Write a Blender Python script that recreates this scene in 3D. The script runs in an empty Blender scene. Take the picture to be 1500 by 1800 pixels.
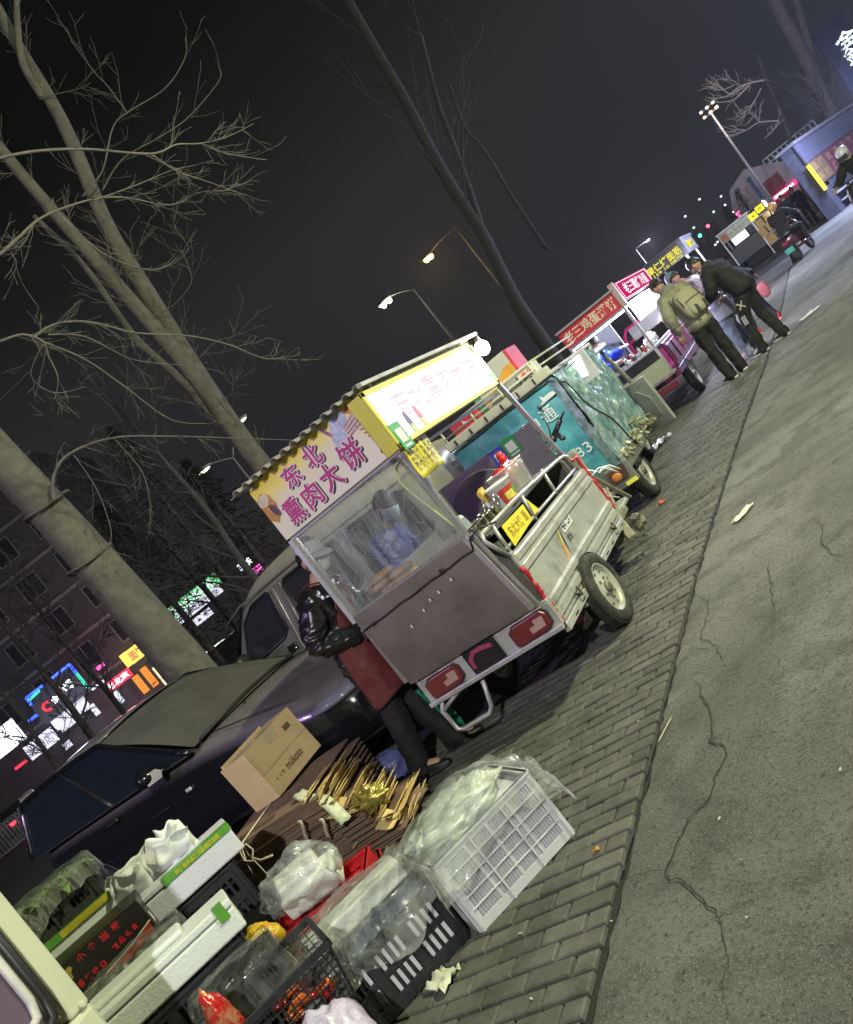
import bpy, bmesh, math, random
from math import sin, cos, pi, radians, sqrt, atan2, tan
from mathutils import Vector, Matrix, noise
V = Vector
random.seed(7)
S = bpy.context.scene
COL = S.collection
# ---------------------------------------------------------------- camera
F_PX, EYE, ROLL, PITCH, YAW = 1560.0, 1.55, radians(38.0), radians(1.8), radians(28.6)
cam_d = bpy.data.cameras.new('camera'); cam = bpy.data.objects.new('camera', cam_d); COL.objects.link(cam)
cam_d.sensor_fit = 'HORIZONTAL'; cam_d.sensor_width = 36.0; cam_d.lens = 36.0 * F_PX / 1500.0
cam_d.clip_start = 0.05; cam_d.clip_end = 600
cam.matrix_world = Matrix.Translation((0, 0, EYE)) @ Matrix.Rotation(YAW, 4, 'Z') @ Matrix.Rotation(pi/2 - PITCH, 4, 'X') @ Matrix.Rotation(-ROLL, 4, 'Z')
S.camera = cam
# ---------------------------------------------------------------- night sky
W = bpy.data.worlds.new('World'); S.world = W; W.use_nodes = True
wn = W.node_tree.nodes; wl = W.node_tree.links; wn.clear()
wo = wn.new('ShaderNodeOutputWorld'); wb = wn.new('ShaderNodeBackground'); wtc = wn.new('ShaderNodeTexCoord')
wsep = wn.new('ShaderNodeSeparateXYZ'); wr = wn.new('ShaderNodeValToRGB')
wl.new(wtc.outputs['Generated'], wsep.inputs[0]); wl.new(wsep.outputs['Z'], wr.inputs[0])
cr = wr.color_ramp; cr.elements[0].position = 0.0; cr.elements[0].color = (.036, .035, .043, 1)
cr.elements[1].position = .75; cr.elements[1].color = (.0005, .0005, .0006, 1)
for p_, c_ in ((.12, (.026, .0258, .032)), (.27, (.0285, .0290, .0305)), (.38, (.0130, .0132, .0140)), (.49, (.0034, .0034, .0036))):
    e_ = cr.elements.new(p_); e_.color = c_ + (1,)
wl.new(wr.outputs[0], wb.inputs[0]); wb.inputs[1].default_value = .68
wl.new(wb.outputs[0], wo.inputs[0])
S.view_settings.view_transform = 'Standard'; S.view_settings.look = 'None'
S.view_settings.exposure = 0.0; S.view_settings.gamma = 1.0
S.cycles.max_bounces = 8; S.cycles.transparent_max_bounces = 24; S.cycles.transmission_bounces = 6
S.cycles.sample_clamp_indirect = 4.0; S.cycles.use_denoising = True; S.cycles.caustics_reflective = False; S.cycles.caustics_refractive = False

# ---------------------------------------------------------------- helpers
def ray(x, y):
    R = cam.matrix_world.to_3x3()
    return R @ V(((x-750)/F_PX, -(y-900)/F_PX, -1.0))
def at(x, y, D):                       # point of the photograph's pixel at forward distance D
    return V((0, 0, EYE)) + ray(x, y) * D
ORG = {}
def setp(o, label=None, cat=None, group=None, kind=None):
    if label: o['label'] = label
    if cat: o['category'] = cat
    if group: o['group'] = group
    if kind: o['kind'] = kind
    return o
def thing(name, label, cat, loc, group=None, rz=0.0):
    o = bpy.data.objects.new(name, None); o.empty_display_size = .1; COL.objects.link(o)
    o.location = loc; o.rotation_euler = (0, 0, rz)
    ORG[o.name] = Matrix.Translation(loc) @ Matrix.Rotation(rz, 4, 'Z')
    return setp(o, label, cat, group)
def frame(o, xd, yd):
    x = V(xd).normalized(); y = V(yd); y = (y - x*y.dot(x)).normalized(); z = x.cross(y)
    m = Matrix((x, y, z)).transposed().to_4x4(); m.translation = V(o); return m
def REAR(x, y, z): return frame((x, y, z), (1, 0, 0), (0, 0, 1))     # faces -y
def SIDE(x, y, z): return frame((x, y, z), (0, 1, 0), (0, 0, 1))     # faces +x
FONT_CACHE = {}
def text_geo(s, off):
    k = (s, off)
    if k not in FONT_CACHE:
        c = bpy.data.curves.new('t', 'FONT'); c.body = s; c.size = 1; c.offset = off; c.resolution_u = 3
        c.align_x = 'CENTER'
        o = bpy.data.objects.new('t', c); COL.objects.link(o)
        bpy.context.view_layer.update()
        me = bpy.data.meshes.new_from_object(o.evaluated_get(bpy.context.evaluated_depsgraph_get()))
        vs = [v.co.copy() for v in me.vertices]; fs = [tuple(p.vertices) for p in me.polygons]
        bpy.data.objects.remove(o); bpy.data.curves.remove(c); bpy.data.meshes.remove(me)
        FONT_CACHE[k] = (vs, fs)
    return FONT_CACHE[k]
class MB:
    def __init__(self, M=None): self.v = []; self.f = []; self.mi = []; self.cur = 0; self.M = M
    def add(self, vs, fs, M=None):
        b = len(self.v)
        for p in vs:
            p = V(p)
            if M is not None: p = M @ p
            if self.M is not None: p = self.M @ p
            self.v.append(p)
        for f in fs: self.f.append(tuple(b+i for i in f)); self.mi.append(self.cur)
        return self
    def mat(self, i): self.cur = i; return self
    def mm(self, x0, x1, y0, y1, z0, z1, M=None):
        vs = [(x, y, z) for z in (z0, z1) for y in (y0, y1) for x in (x0, x1)]
        return self.add(vs, [(0, 2, 3, 1), (4, 5, 7, 6), (0, 1, 5, 4), (2, 6, 7, 3), (0, 4, 6, 2), (1, 3, 7, 5)], M)
    def box(self, c, s, M=None, rz=0, rx=0, ry=0):
        T = Matrix.Translation(c) @ Matrix.Rotation(rz, 4, 'Z') @ Matrix.Rotation(ry, 4, 'Y') @ Matrix.Rotation(rx, 4, 'X')
        if M is not None: T = M @ T
        return self.mm(-s[0]/2, s[0]/2, -s[1]/2, s[1]/2, -s[2]/2, s[2]/2, T)
    def bar(self, a, b, w, h=None, up=(0, 0, 1), M=None):
        a = V(a); b = V(b); h = h or w; d = b-a; L = d.length
        if L < 1e-6: return self
        up = V(up)
        if abs(d.normalized().dot(up)) > .98: up = V((0, 1, 0))
        T = frame(a, d, up)
        if M is not None: T = M @ T
        return self.mm(0, L, -h/2, h/2, -w/2, w/2, T)
    def tube(self, pts, r, n=8, cap=True, M=None, flat=1.0):
        pts = [V(p) for p in pts]; m = len(pts)
        rs = r if isinstance(r, (list, tuple)) else [r]*m
        vs = []; fs = []; nrm = None
        for i, p in enumerate(pts):
            t = (pts[min(i+1, m-1)] - pts[max(i-1, 0)]).normalized()
            if nrm is None:
                nrm = t.cross(V((0, 0, 1)) if abs(t.z) < .9 else V((1, 0, 0))).normalized()
            else:
                nrm = nrm - t*nrm.dot(t)
                nrm = nrm.normalized() if nrm.length > 1e-6 else t.orthogonal().normalized()
            bn = t.cross(nrm)
            for k in range(n):
                a = 2*pi*k/n; vs.append(p + (nrm*cos(a) + bn*sin(a)*flat)*rs[i])
        for i in range(m-1):
            for k in range(n):
                k2 = (k+1) % n; fs.append((i*n+k, i*n+k2, (i+1)*n+k2, (i+1)*n+k))
        if cap: fs.append(tuple(range(n-1, -1, -1))); fs.append(tuple((m-1)*n+k for k in range(n)))
        return self.add(vs, fs, M)
    def lathe(self, prof, n=24, M=None, cap=True):
        vs = []; fs = []; m = len(prof)
        for r, z in prof:
            for k in range(n): a = 2*pi*k/n; vs.append((r*cos(a), r*sin(a), z))
        for i in range(m-1):
            for k in range(n):
                k2 = (k+1) % n; fs.append((i*n+k, i*n+k2, (i+1)*n+k2, (i+1)*n+k))
        if cap: fs.append(tuple(range(n-1, -1, -1))); fs.append(tuple((m-1)*n+k for k in range(n)))
        return self.add(vs, fs, M)
    def prism(self, poly, d0, d1, M=None):
        n = len(poly); vs = [(u, v, d0) for u, v in poly] + [(u, v, d1) for u, v in poly]
        fs = [tuple(range(n-1, -1, -1)), tuple(range(n, 2*n))] + [(i, (i+1) % n, n+(i+1) % n, n+i) for i in range(n)]
        return self.add(vs, fs, M)
    def sheet(self, nu, nv, fn, M=None):
        vs = [fn(i/nu, j/nv) for j in range(nv+1) for i in range(nu+1)]; w = nu+1
        return self.add(vs, [(j*w+i, j*w+i+1, (j+1)*w+i+1, (j+1)*w+i) for j in range(nv) for i in range(nu)], M)
    def poly(self, pts, M=None): return self.add(pts, [tuple(range(len(pts)))], M)
    def ball(self, c, r, nu=16, nv=10, M=None, fn=None):
        r = V(r) if isinstance(r, (tuple, list, Vector)) else V((r, r, r)); vs = []; fs = []; c = V(c)
        for j in range(nv+1):
            th = pi*j/nv
            for i in range(nu):
                a = 2*pi*i/nu; d = V((sin(th)*cos(a), sin(th)*sin(a), cos(th)))
                k = fn(d) if fn else 1.0
                vs.append(c + V((d.x*r.x, d.y*r.y, d.z*r.z))*k)
        for j in range(nv):
            for i in range(nu):
                i2 = (i+1) % nu; fs.append((j*nu+i, (j+1)*nu+i, (j+1)*nu+i2, j*nu+i2))
        return self.add(vs, fs, M)
    def text(self, s, w, h, M, z=.002, off=.0, keep=False, ref=None):
        vs, fs = text_geo(s, off)
        if not vs: return self
        rv = text_geo(s, ref)[0] if ref is not None else vs
        x0 = min(p.x for p in rv); x1 = max(p.x for p in rv); y0 = min(p.y for p in rv); y1 = max(p.y for p in rv)
        sx = w/max(x1-x0, 1e-6); sy = h/max(y1-y0, 1e-6)
        if keep: sx = sy = min(sx, sy)
        cx = (x0+x1)/2; cy = (y0+y1)/2
        return self.add([((p.x-cx)*sx, (p.y-cy)*sy, z) for p in vs], fs, M)
    def btext(self, s, w, h, M, z=.002, rad=.004, n=8):
        for k in range(n):
            a = 2*pi*k/n; self.text(s, w, h, M @ Matrix.Translation((rad*cos(a), rad*sin(a), 0)), z+.00006*k)
        return self.text(s, w, h, M, z+.0006)
    def build(self, name, mats, parent=None, smooth=False, bevel=0, seg=1, solid=0, sub=0, weld=False, local=False):
        me = bpy.data.meshes.new(name)
        inv = None
        if parent is not None and not local:
            inv = ORG[parent.name].inverted()
        me.from_pydata([(inv @ p) if inv is not None else p for p in self.v], [], self.f)
        mats = mats if isinstance(mats, (list, tuple)) else [mats]
        for m in mats: me.materials.append(m)
        if len(mats) > 1: me.polygons.foreach_set('material_index', [min(i, len(mats)-1) for i in self.mi])
        if smooth: me.polygons.foreach_set('use_smooth', [True]*len(me.polygons))
        me.update()
        if weld:
            bm = bmesh.new(); bm.from_mesh(me); bmesh.ops.remove_doubles(bm, verts=bm.verts, dist=1e-4); bm.to_mesh(me); bm.free()
        o = bpy.data.objects.new(name, me); COL.objects.link(o)
        if parent is not None:
            o.parent = parent; ORG[o.name] = ORG[parent.name]
        else: ORG[o.name] = Matrix.Identity(4)
        if solid:
            md = o.modifiers.new('solid', 'SOLIDIFY'); md.thickness = solid; md.offset = 0
        if bevel:
            md = o.modifiers.new('bevel', 'BEVEL'); md.width = bevel; md.segments = seg; md.limit_method = 'ANGLE'; md.angle_limit = radians(40)
        if sub:
            md = o.modifiers.new('sub', 'SUBSURF'); md.levels = sub; md.render_levels = sub
        return o
def nz(p, s=1.0, seed=0.0): return noise.noise(V(p)*s + V((seed*7.3, seed*3.1, seed*1.7)))
def fbm(p, s=1.0, o=4, seed=0.0): return noise.fractal(V(p)*s + V((seed*7.3, seed*3.1, seed*1.7)), 1.0, 2.0, o)
def ridge(p, s=1.0, seed=0.0): return 1.0 - abs(nz(p, s, seed))*2.0
# ---------------------------------------------------------------- materials
MATS = {}
def mat(name, col, rough=.6, metal=0.0, var=.18, scale=6.0, bump=0.0, bscale=60.0, island=0.0, dirt=None, dscale=3.0, damt=.5, spec=.5, coat=0.0, stretch=None):
    if name in MATS: return MATS[name]
    m = bpy.data.materials.new(name); m.use_nodes = True; nt = m.node_tree; N = nt.nodes; L = nt.links
    b = N['Principled BSDF']; b.inputs['Roughness'].default_value = rough; b.inputs['Metallic'].default_value = metal
    b.inputs['Specular IOR Level'].default_value = spec; b.inputs['Coat Weight'].default_value = coat
    tc = N.new('ShaderNodeTexCoord'); vec = tc.outputs['Object']
    if stretch:
        mp = N.new('ShaderNodeMapping'); mp.inputs['Scale'].default_value = stretch; L.new(vec, mp.inputs[0]); vec = mp.outputs[0]
    n1 = N.new('ShaderNodeTexNoise'); n1.inputs['Scale'].default_value = scale; n1.inputs['Detail'].default_value = 6; n1.inputs['Roughness'].default_value = .65
    L.new(vec, n1.inputs['Vector'])
    mx = N.new('ShaderNodeMix'); mx.data_type = 'RGBA'
    mr = N.new('ShaderNodeMapRange'); mr.inputs[1].default_value = .3; mr.inputs[2].default_value = .7; L.new(n1.outputs[0], mr.inputs[0]); L.new(mr.outputs[0], mx.inputs[0])
    mx.inputs[6].default_value = tuple(max(0, c*(1-var)) for c in col) + (1,)
    mx.inputs[7].default_value = tuple(min(1, c*(1+var)) for c in col) + (1,)
    out = mx.outputs[2]
    if island:
        g = N.new('ShaderNodeNewGeometry'); hs = N.new('ShaderNodeHueSaturation'); mp2 = N.new('ShaderNodeMapRange')
        mp2.inputs[3].default_value = 1-island; mp2.inputs[4].default_value = 1+island
        L.new(g.outputs['Random Per Island'], mp2.inputs[0]); L.new(mp2.outputs[0], hs.inputs['Value']); L.new(out, hs.inputs['Color']); out = hs.outputs[0]
    if dirt:
        n2 = N.new('ShaderNodeTexNoise'); n2.inputs['Scale'].default_value = dscale; n2.inputs['Detail'].default_value = 8; n2.inputs['Roughness'].default_value = .7; L.new(vec, n2.inputs['Vector'])
        r2 = N.new('ShaderNodeMapRange'); r2.inputs[1].default_value = .48; r2.inputs[2].default_value = .68; r2.inputs[4].default_value = damt; L.new(n2.outputs[0], r2.inputs[0])
        m2 = N.new('ShaderNodeMix'); m2.data_type = 'RGBA'; m2.inputs[7].default_value = tuple(dirt) + (1,); L.new(r2.outputs[0], m2.inputs[0]); L.new(out, m2.inputs[6]); out = m2.outputs[2]
    L.new(out, b.inputs['Base Color'])
    rr = N.new('ShaderNodeMapRange'); rr.inputs[3].default_value = max(.03, rough-.1); rr.inputs[4].default_value = min(1, rough+.12); L.new(n1.outputs[0], rr.inputs[0]); L.new(rr.outputs[0], b.inputs['Roughness'])
    if bump:
        n3 = N.new('ShaderNodeTexNoise'); n3.inputs['Scale'].default_value = bscale; n3.inputs['Detail'].default_value = 5; L.new(vec, n3.inputs['Vector'])
        bp = N.new('ShaderNodeBump'); bp.inputs['Strength'].default_value = min(1, bump); bp.inputs['Distance'].default_value = .01; L.new(n3.outputs[0], bp.inputs['Height']); L.new(bp.outputs[0], b.inputs['Normal'])
    MATS[name] = m; return m
def emit(name, col, st):
    if name in MATS: return MATS[name]
    m = bpy.data.materials.new(name); m.use_nodes = True; nt = m.node_tree; nt.nodes.clear()
    o = nt.nodes.new('ShaderNodeOutputMaterial'); e = nt.nodes.new('ShaderNodeEmission')
    e.inputs[0].default_value = tuple(col) + (1,); e.inputs[1].default_value = st; nt.links.new(e.outputs[0], o.inputs[0])
    MATS[name] = m; return m
def film(name, col=(.8, .85, .8), lo=.08, hi=.6, scale=9.0, rough=.12, bump=.7, stretch=(1, 1, 1), seed=0):
    if name in MATS: return MATS[name]
    m = bpy.data.materials.new(name); m.use_nodes = True; nt = m.node_tree; N = nt.nodes; L = nt.links
    b = N['Principled BSDF']; o = N['Material Output']
    b.inputs['Base Color'].default_value = tuple(col) + (1,); b.inputs['Roughness'].default_value = rough; b.inputs['Specular IOR Level'].default_value = .8
    tr = N.new('ShaderNodeBsdfTransparent'); mx = N.new('ShaderNodeMixShader')
    tc = N.new('ShaderNodeTexCoord'); mp = N.new('ShaderNodeMapping'); mp.inputs['Scale'].default_value = stretch; mp.inputs['Location'].default_value = (seed, seed*2, seed*3); L.new(tc.outputs['Object'], mp.inputs[0])
    n = N.new('ShaderNodeTexNoise'); n.inputs['Scale'].default_value = scale; n.inputs['Detail'].default_value = 7; n.inputs['Roughness'].default_value = .7; n.inputs['Distortion'].default_value = 1.2; L.new(mp.outputs[0], n.inputs['Vector'])
    mr = N.new('ShaderNodeMapRange'); mr.inputs[1].default_value = .38; mr.inputs[2].default_value = .66; mr.inputs[3].default_value = lo; mr.inputs[4].default_value = hi; L.new(n.outputs[0], mr.inputs[0])
    L.new(mr.outputs[0], mx.inputs[0]); L.new(tr.outputs[0], mx.inputs[1]); L.new(b.outputs[0], mx.inputs[2]); L.new(mx.outputs[0], o.inputs[0])
    n2 = N.new('ShaderNodeTexNoise'); n2.noise_type = 'RIDGED_MULTIFRACTAL'; n2.inputs['Detail'].default_value = 2.5; n2.inputs['Distortion'].default_value = .8; n2.inputs['Scale'].default_value = scale*.9; L.new(mp.outputs[0], n2.inputs['Vector'])
    ad = N.new('ShaderNodeMath'); ad.operation = 'MULTIPLY_ADD'; ad.inputs[1].default_value = .35; L.new(n.outputs[0], ad.inputs[0]); L.new(n2.outputs[0], ad.inputs[2])
    bp = N.new('ShaderNodeBump'); bp.inputs['Strength'].default_value = bump*.55; bp.inputs['Distance'].default_value = .02; L.new(ad.outputs[0], bp.inputs['Height']); L.new(bp.outputs[0], b.inputs['Normal'])
    gl = N.new('ShaderNodeBsdfGlossy'); gl.inputs['Roughness'].default_value = max(.04, rough*.6); gl.inputs['Color'].default_value = (.95, .97, 1, 1)
    bp2 = N.new('ShaderNodeBump'); bp2.inputs['Strength'].default_value = min(1, bump); bp2.inputs['Distance'].default_value = .025; L.new(ad.outputs[0], bp2.inputs['Height']); L.new(bp2.outputs[0], gl.inputs['Normal'])
    fr = N.new('ShaderNodeFresnel'); fr.inputs['IOR'].default_value = 1.5; 
    fm_ = N.new('ShaderNodeMath'); fm_.operation = 'MULTIPLY_ADD'; fm_.inputs[1].default_value = .45; fm_.inputs[2].default_value = .02; L.new(fr.outputs[0], fm_.inputs[0])
    m2_ = N.new('ShaderNodeMixShader'); L.new(fm_.outputs[0], m2_.inputs[0]); L.new(mx.outputs[0], m2_.inputs[1]); L.new(gl.outputs[0], m2_.inputs[2]); L.new(m2_.outputs[0], o.inputs[0])
    MATS[name] = m; return m
def lamp(name, loc, power, col, r=.12, kind='POINT', rot=None, spot=None):
    d = bpy.data.lights.new(name, kind); d.energy = power; d.color = col; d.shadow_soft_size = r
    if spot: d.spot_size = spot; d.spot_blend = .6
    o = bpy.data.objects.new(name, d); COL.objects.link(o); o.location = loc
    if rot: o.rotation_euler = rot
    return o
black = mat('black_plastic', (.012, .012, .014), .45)
rubber = mat('tyre_rubber', (.022, .022, .021), .85, bump=.3, bscale=120, dirt=(.12, .11, .085), damt=.6, dscale=6)
silver = mat('silver_paint', (.50, .50, .48), .38, .35, var=.1, dirt=(.16, .15, .10), damt=.6, dscale=5, bump=.05)
steel = mat('brushed_steel', (.52, .51, .50), .33, .85, var=.1, scale=5, stretch=(1, 1, 12), bump=.04, bscale=30)
chrome = mat('chrome', (.8, .8, .8), .12, 1.0, var=.05)
white_pl = mat('white_plastic', (.72, .72, .74), .45, var=.06)
red_tape = mat('red_tape', (.45, .02, .03), .4, bump=.3, bscale=40)
dark_metal = mat('dark_metal', (.06, .06, .06), .5, .5)
# ---------------------------------------------------------------- street lamps that light the place
lamp_grey = mat('lamp_pole_paint', (.35, .36, .36), .5, .3, dirt=(.1, .1, .09))
lamp_dark = mat('lamp_pole_dark', (.016, .016, .016), .8, dirt=(.06, .06, .055), dscale=5, damt=.9)
sodium = emit('sodium_glow', (1.0, .80, .42), 60)
whiteglow = emit('cool_white_glow', (.95, .97, 1.0), 30)
def street_lamp(x, y, h, heads, label, glow, group='street lamps along the road', r=.07, power=0, col=(1, .93, .74), bulb=0, pm=None):
    pm = pm or lamp_grey
    t = thing('street_lamp', label, 'street lamp', (x, y, 0), group)
    MB().lathe([(r*2.2, 0), (r*2.2, .05), (r*1.5, .07), (r*1.4, .9), (r, .95), (r*.62, h)], 12, Matrix.Translation((x, y, 0))).build('pole', pm, t, True)
    for hx, hy, hz in heads:
        p0 = V((x, y, h-.05)); p1 = V((hx, hy, hz)); md = (p0+p1)/2 + V((0, 0, .35*(p1-p0).length*.3))
        pts = [p0*(1-u)**2 + md*2*u*(1-u) + p1*u*u for u in [k/8 for k in range(9)]]
        MB().tube(pts, r*.5, 8).build('arm', pm, t, True)
        d = (p1-p0); d.z = 0; d.normalize()
        T = frame(p1, d, (0, 0, 1))
        MB().ball((.12, 0, 0), (.34, .075, .15), 14, 8, T).build('lamp_head', pm, t, True)
        q_ = MB().ball((.14, -.06, 0), (.24, .06, .11), 14, 8, T)
        if bulb: q_.ball((.02, -.10, .04), .11*bulb, 14, 10, T); q_.ball((.25, -.10, .04), .10*bulb, 14, 10, T)
        q_.build('bulb', glow, t, True)
        if power: lamp('street_lamp_light', p1 + d*.14 + V((0, 0, -.3)), power, col, .16)
    return t
LAMPC = (.98, 1.0, .60)
street_lamp(7.6, 6.5, 8.6, [(5.0, 6.2, 8.4)], 'grey street lamp post on the right roadside beside the stalls', sodium, power=5600, col=LAMPC)
street_lamp(7.6, -9.0, 8.6, [(5.2, -8.7, 8.4)], 'grey street lamp post on the right roadside behind the viewer', sodium, power=6800, col=(.96, .99, .88))
street_lamp(8.2, 30, 8.6, [(5.6, 29.7, 8.4)], 'grey street lamp post far up the right roadside', sodium, power=5200, col=(.66, .76, 1.0))
street_lamp(-11.5, -5.5, 6.5, [(-9.6, -4.6, 6.3)], 'added unseen violet fill lamp on a post behind the white van', emit('violet_fill_glow', (.75, .55, 1.0), 20), power=1500, col=(.66, .42, 1.0))  # added out-of-view lamp post; its violet fill tints the shaded sides
a1 = at(680, 523, 25.5); b1 = at(727, 505, 25); g1 = V((-8.9, 23.7, 0))
street_lamp(b1.x, b1.y, b1.z, [(a1.x, a1.y, a1.z)], 'tall white street lamp with a single arm behind the lit food cart', emit('warm_white_glow', (1, .86, .55), 14), 'street lamps beyond the stalls', power=160, col=(1, .88, .66), bulb=.75, pm=lamp_dark)
c1 = at(755, 447, 40)
street_lamp(c1.x+1.6, c1.y+.4, c1.z+.2, [(c1.x, c1.y, c1.z)], 'distant street lamp with an amber glowing head above the food cart', emit('amber_glow', (1.0, .66, .18), 12), 'street lamps beyond the stalls', power=900, col=(1, .62, .18), bulb=1.2, pm=lamp_dark)
d1 = at(363, 820, 30); d2 = at(402, 795, 30)
street_lamp(d2.x, d2.y, d2.z-.2, [(d1.x, d1.y, d1.z), (d2.x+.8, d2.y+.3, d2.z+.6)], 'slim street lamp with two curved arms left of the yellow banner', emit('small_lamp_glow', (1, .88, .62), 4), 'street lamps beyond the stalls', r=.05)
# ---------------------------------------------------------------- ground, paving, road
base = mat('ground_soil', (.05, .05, .048), .95, bump=.4)
MB().mm(-300, 300, -60, 400, -.2, -.05).build('ground', base)['kind'] = 'structure'
EDGE = [(-8, -1.71), (5.5, -1.71), (7, -1.66), (9.4, -1.57), (12, -1.42), (16, -1.25), (40, -.8), (200, 1.0)]
def edge_x(y):
    for (a, xa), (b, xb) in zip(EDGE, EDGE[1:]):
        if y <= b: return xa + (xb-xa)*max(0, (y-a))/(b-a)
    return EDGE[-1][1]
bed = MB()
ys = [-8 + i*.25 for i in range(int(30/.25))] + [25+i*3 for i in range(50)]
bed.sheet(1, len(ys)-1, lambda u, v: V(((-60 if u < .5 else edge_x(ys[round(v*(len(ys)-1))])), ys[round(v*(len(ys)-1))], -.021)))
bed.build('parking_ground', mat('joint_sand', (.016, .016, .015), .95, bump=.5, bscale=90, dirt=(.018, .018, .017)))['kind'] = 'structure'
br = MB(); rnd = random.Random(3)
pl, pw, jx, jy, ch = .2, .1, .012, .016, .006
for j in range(int(31/pw)):
    y0 = .2 + j*pw; off = (j % 2)*pl/2 + rnd.uniform(-.006, .006)
    xe = edge_x(y0+.05) - .018 - .012*rnd.random(); i = 0
    x1 = xe
    first = True
    while x1 > -6.2:
        Lb = (pl if not first else (pl if j % 2 else pl/2)); first = False
        x0 = x1 - Lb
        t = rnd.uniform(-.005, .003); sx_, sy_ = rnd.uniform(-.012, .012), rnd.uniform(-.015, .015)
        a0, a1_, b0, b1_ = x0+jx/2, x1-jx/2, y0+jy/2, y0+pw-jy/2
        cx, cy = (a0+a1_)/2, (b0+b1_)/2
        f = lambda x, y: t + sx_*(x-cx) + sy_*(y-cy)
        vs = [(a0, b0, -.022), (a1_, b0, -.022), (a1_, b1_, -.022), (a0, b1_, -.022)]
        vs += [(x, y, f(x, y)-ch*.8) for x, y in ((a0, b0), (a1_, b0), (a1_, b1_), (a0, b1_))]
        vs += [(x, y, f(x, y)) for x, y in ((a0+ch, b0+ch), (a1_-ch, b0+ch), (a1_-ch, b1_-ch), (a0+ch, b1_-ch))]
        fs = [(8, 9, 10, 11)]
        for k in range(4):
            k2 = (k+1) % 4; fs += [(k, k2, 4+k2, 4+k), (4+k, 4+k2, 8+k2, 8+k)]
        br.add(vs, fs); x1 = x0
br.build('pavement', mat('paving_brick', (.100, .0985, .088), .88, var=.22, scale=14, bump=.35, bscale=160, island=.24, dirt=(.045, .044, .038), dscale=3.0, damt=.9))['kind'] = 'structure'
# road: one wide sheet, rough old concrete and asphalt
road = bpy.data.materials.new('old_concrete_road'); road.use_nodes = True
N = road.node_tree.nodes; L = road.node_tree.links; b = N['Principled BSDF']; b.inputs['Roughness'].default_value = .9
tc = N.new('ShaderNodeTexCoord')
def NOI(scale, det=8, rough=.6, dist=0):
    n = N.new('ShaderNodeTexNoise'); n.inputs['Scale'].default_value = scale; n.inputs['Detail'].default_value = det; n.inputs['Roughness'].default_value = rough; n.inputs['Distortion'].default_value = dist; L.new(tc.outputs['Object'], n.inputs['Vector']); return n.outputs[0]
def MR(i, a, b_, c=0, d=1):
    m = N.new('ShaderNodeMapRange'); m.inputs[1].default_value = a; m.inputs[2].default_value = b_; m.inputs[3].default_value = c; m.inputs[4].default_value = d; L.new(i, m.inputs[0]); return m.outputs[0]
def MIX(f, c1_, c2_):
    m = N.new('ShaderNodeMix'); m.data_type = 'RGBA'; L.new(f, m.inputs[0])
    for k, c_ in ((6, c1_), (7, c2_)):
        if isinstance(c_, tuple): m.inputs[k].default_value = c_ + (1,)
        else: L.new(c_, m.inputs[k])
    return m.outputs[2]
big = NOI(.55, 6, .6, .6); mid = NOI(3.2, 9, .68); fine = NOI(46, 6, .75); grit = NOI(170, 3, .6)
c = MIX(MR(big, .40, .60), (.145, .145, .130), (.255, .255, .234))
c = MIX(MR(mid, .50, .64, 0, .8), c, (.10, .099, .086))
c = MIX(MR(NOI(1.3, 5, .55, 1.2), .56, .66, 0, .6), c, (.085, .084, .077))
c = MIX(MR(NOI(.9, 6, .6, .5), .60, .68, 0, .5), c, (.34, .34, .325))
c = MIX(MR(fine, .52, .64, 0, .85), c, (.05, .05, .045))
c = MIX(MR(grit, .55, .66, 0, .6), c, (.40, .40, .37))
L.new(c, b.inputs['Base Color'])
ad = N.new('ShaderNodeMath'); ad.operation = 'MULTIPLY_ADD'; L.new(mid, ad.inputs[0]); ad.inputs[1].default_value = .5; L.new(fine, ad.inputs[2])
ad2 = N.new('ShaderNodeMath'); ad2.operation = 'MULTIPLY_ADD'; L.new(grit, ad2.inputs[0]); ad2.inputs[1].default_value = .45; L.new(ad.outputs[0], ad2.inputs[2])
bp = N.new('ShaderNodeBump'); bp.inputs['Strength'].default_value = 1.0; bp.inputs['Distance'].default_value = .03; L.new(ad2.outputs[0], bp.inputs['Height']); L.new(bp.outputs[0], b.inputs['Normal'])
rd = MB()
ys2 = [-8+i*.06 for i in range(int(24/.06))] + [16+i*1.2 for i in range(12)] + [31+i*6 for i in range(40)]
rr_ = random.Random(11); wob = {y: rr_.uniform(-.008, .014) for y in ys2}
def roadfn(u, v):
    y = ys2[round(v*(len(ys2)-1))]; x0 = edge_x(y) + wob[y]
    x = x0 + (0, .05, .25, .8, 3, 12, 60)[round(u*6)]
    return V((x, y, -.004 - (.010 if u < .01 else 0) + (.004*fbm((x, y, 0), 2.2, 3) if .01 < u < .8 and y < 16 else 0)))
rd.sheet(6, len(ys2)-1, roadfn)
ro = rd.build('road', road, None, True); ro['kind'] = 'structure'
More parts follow.
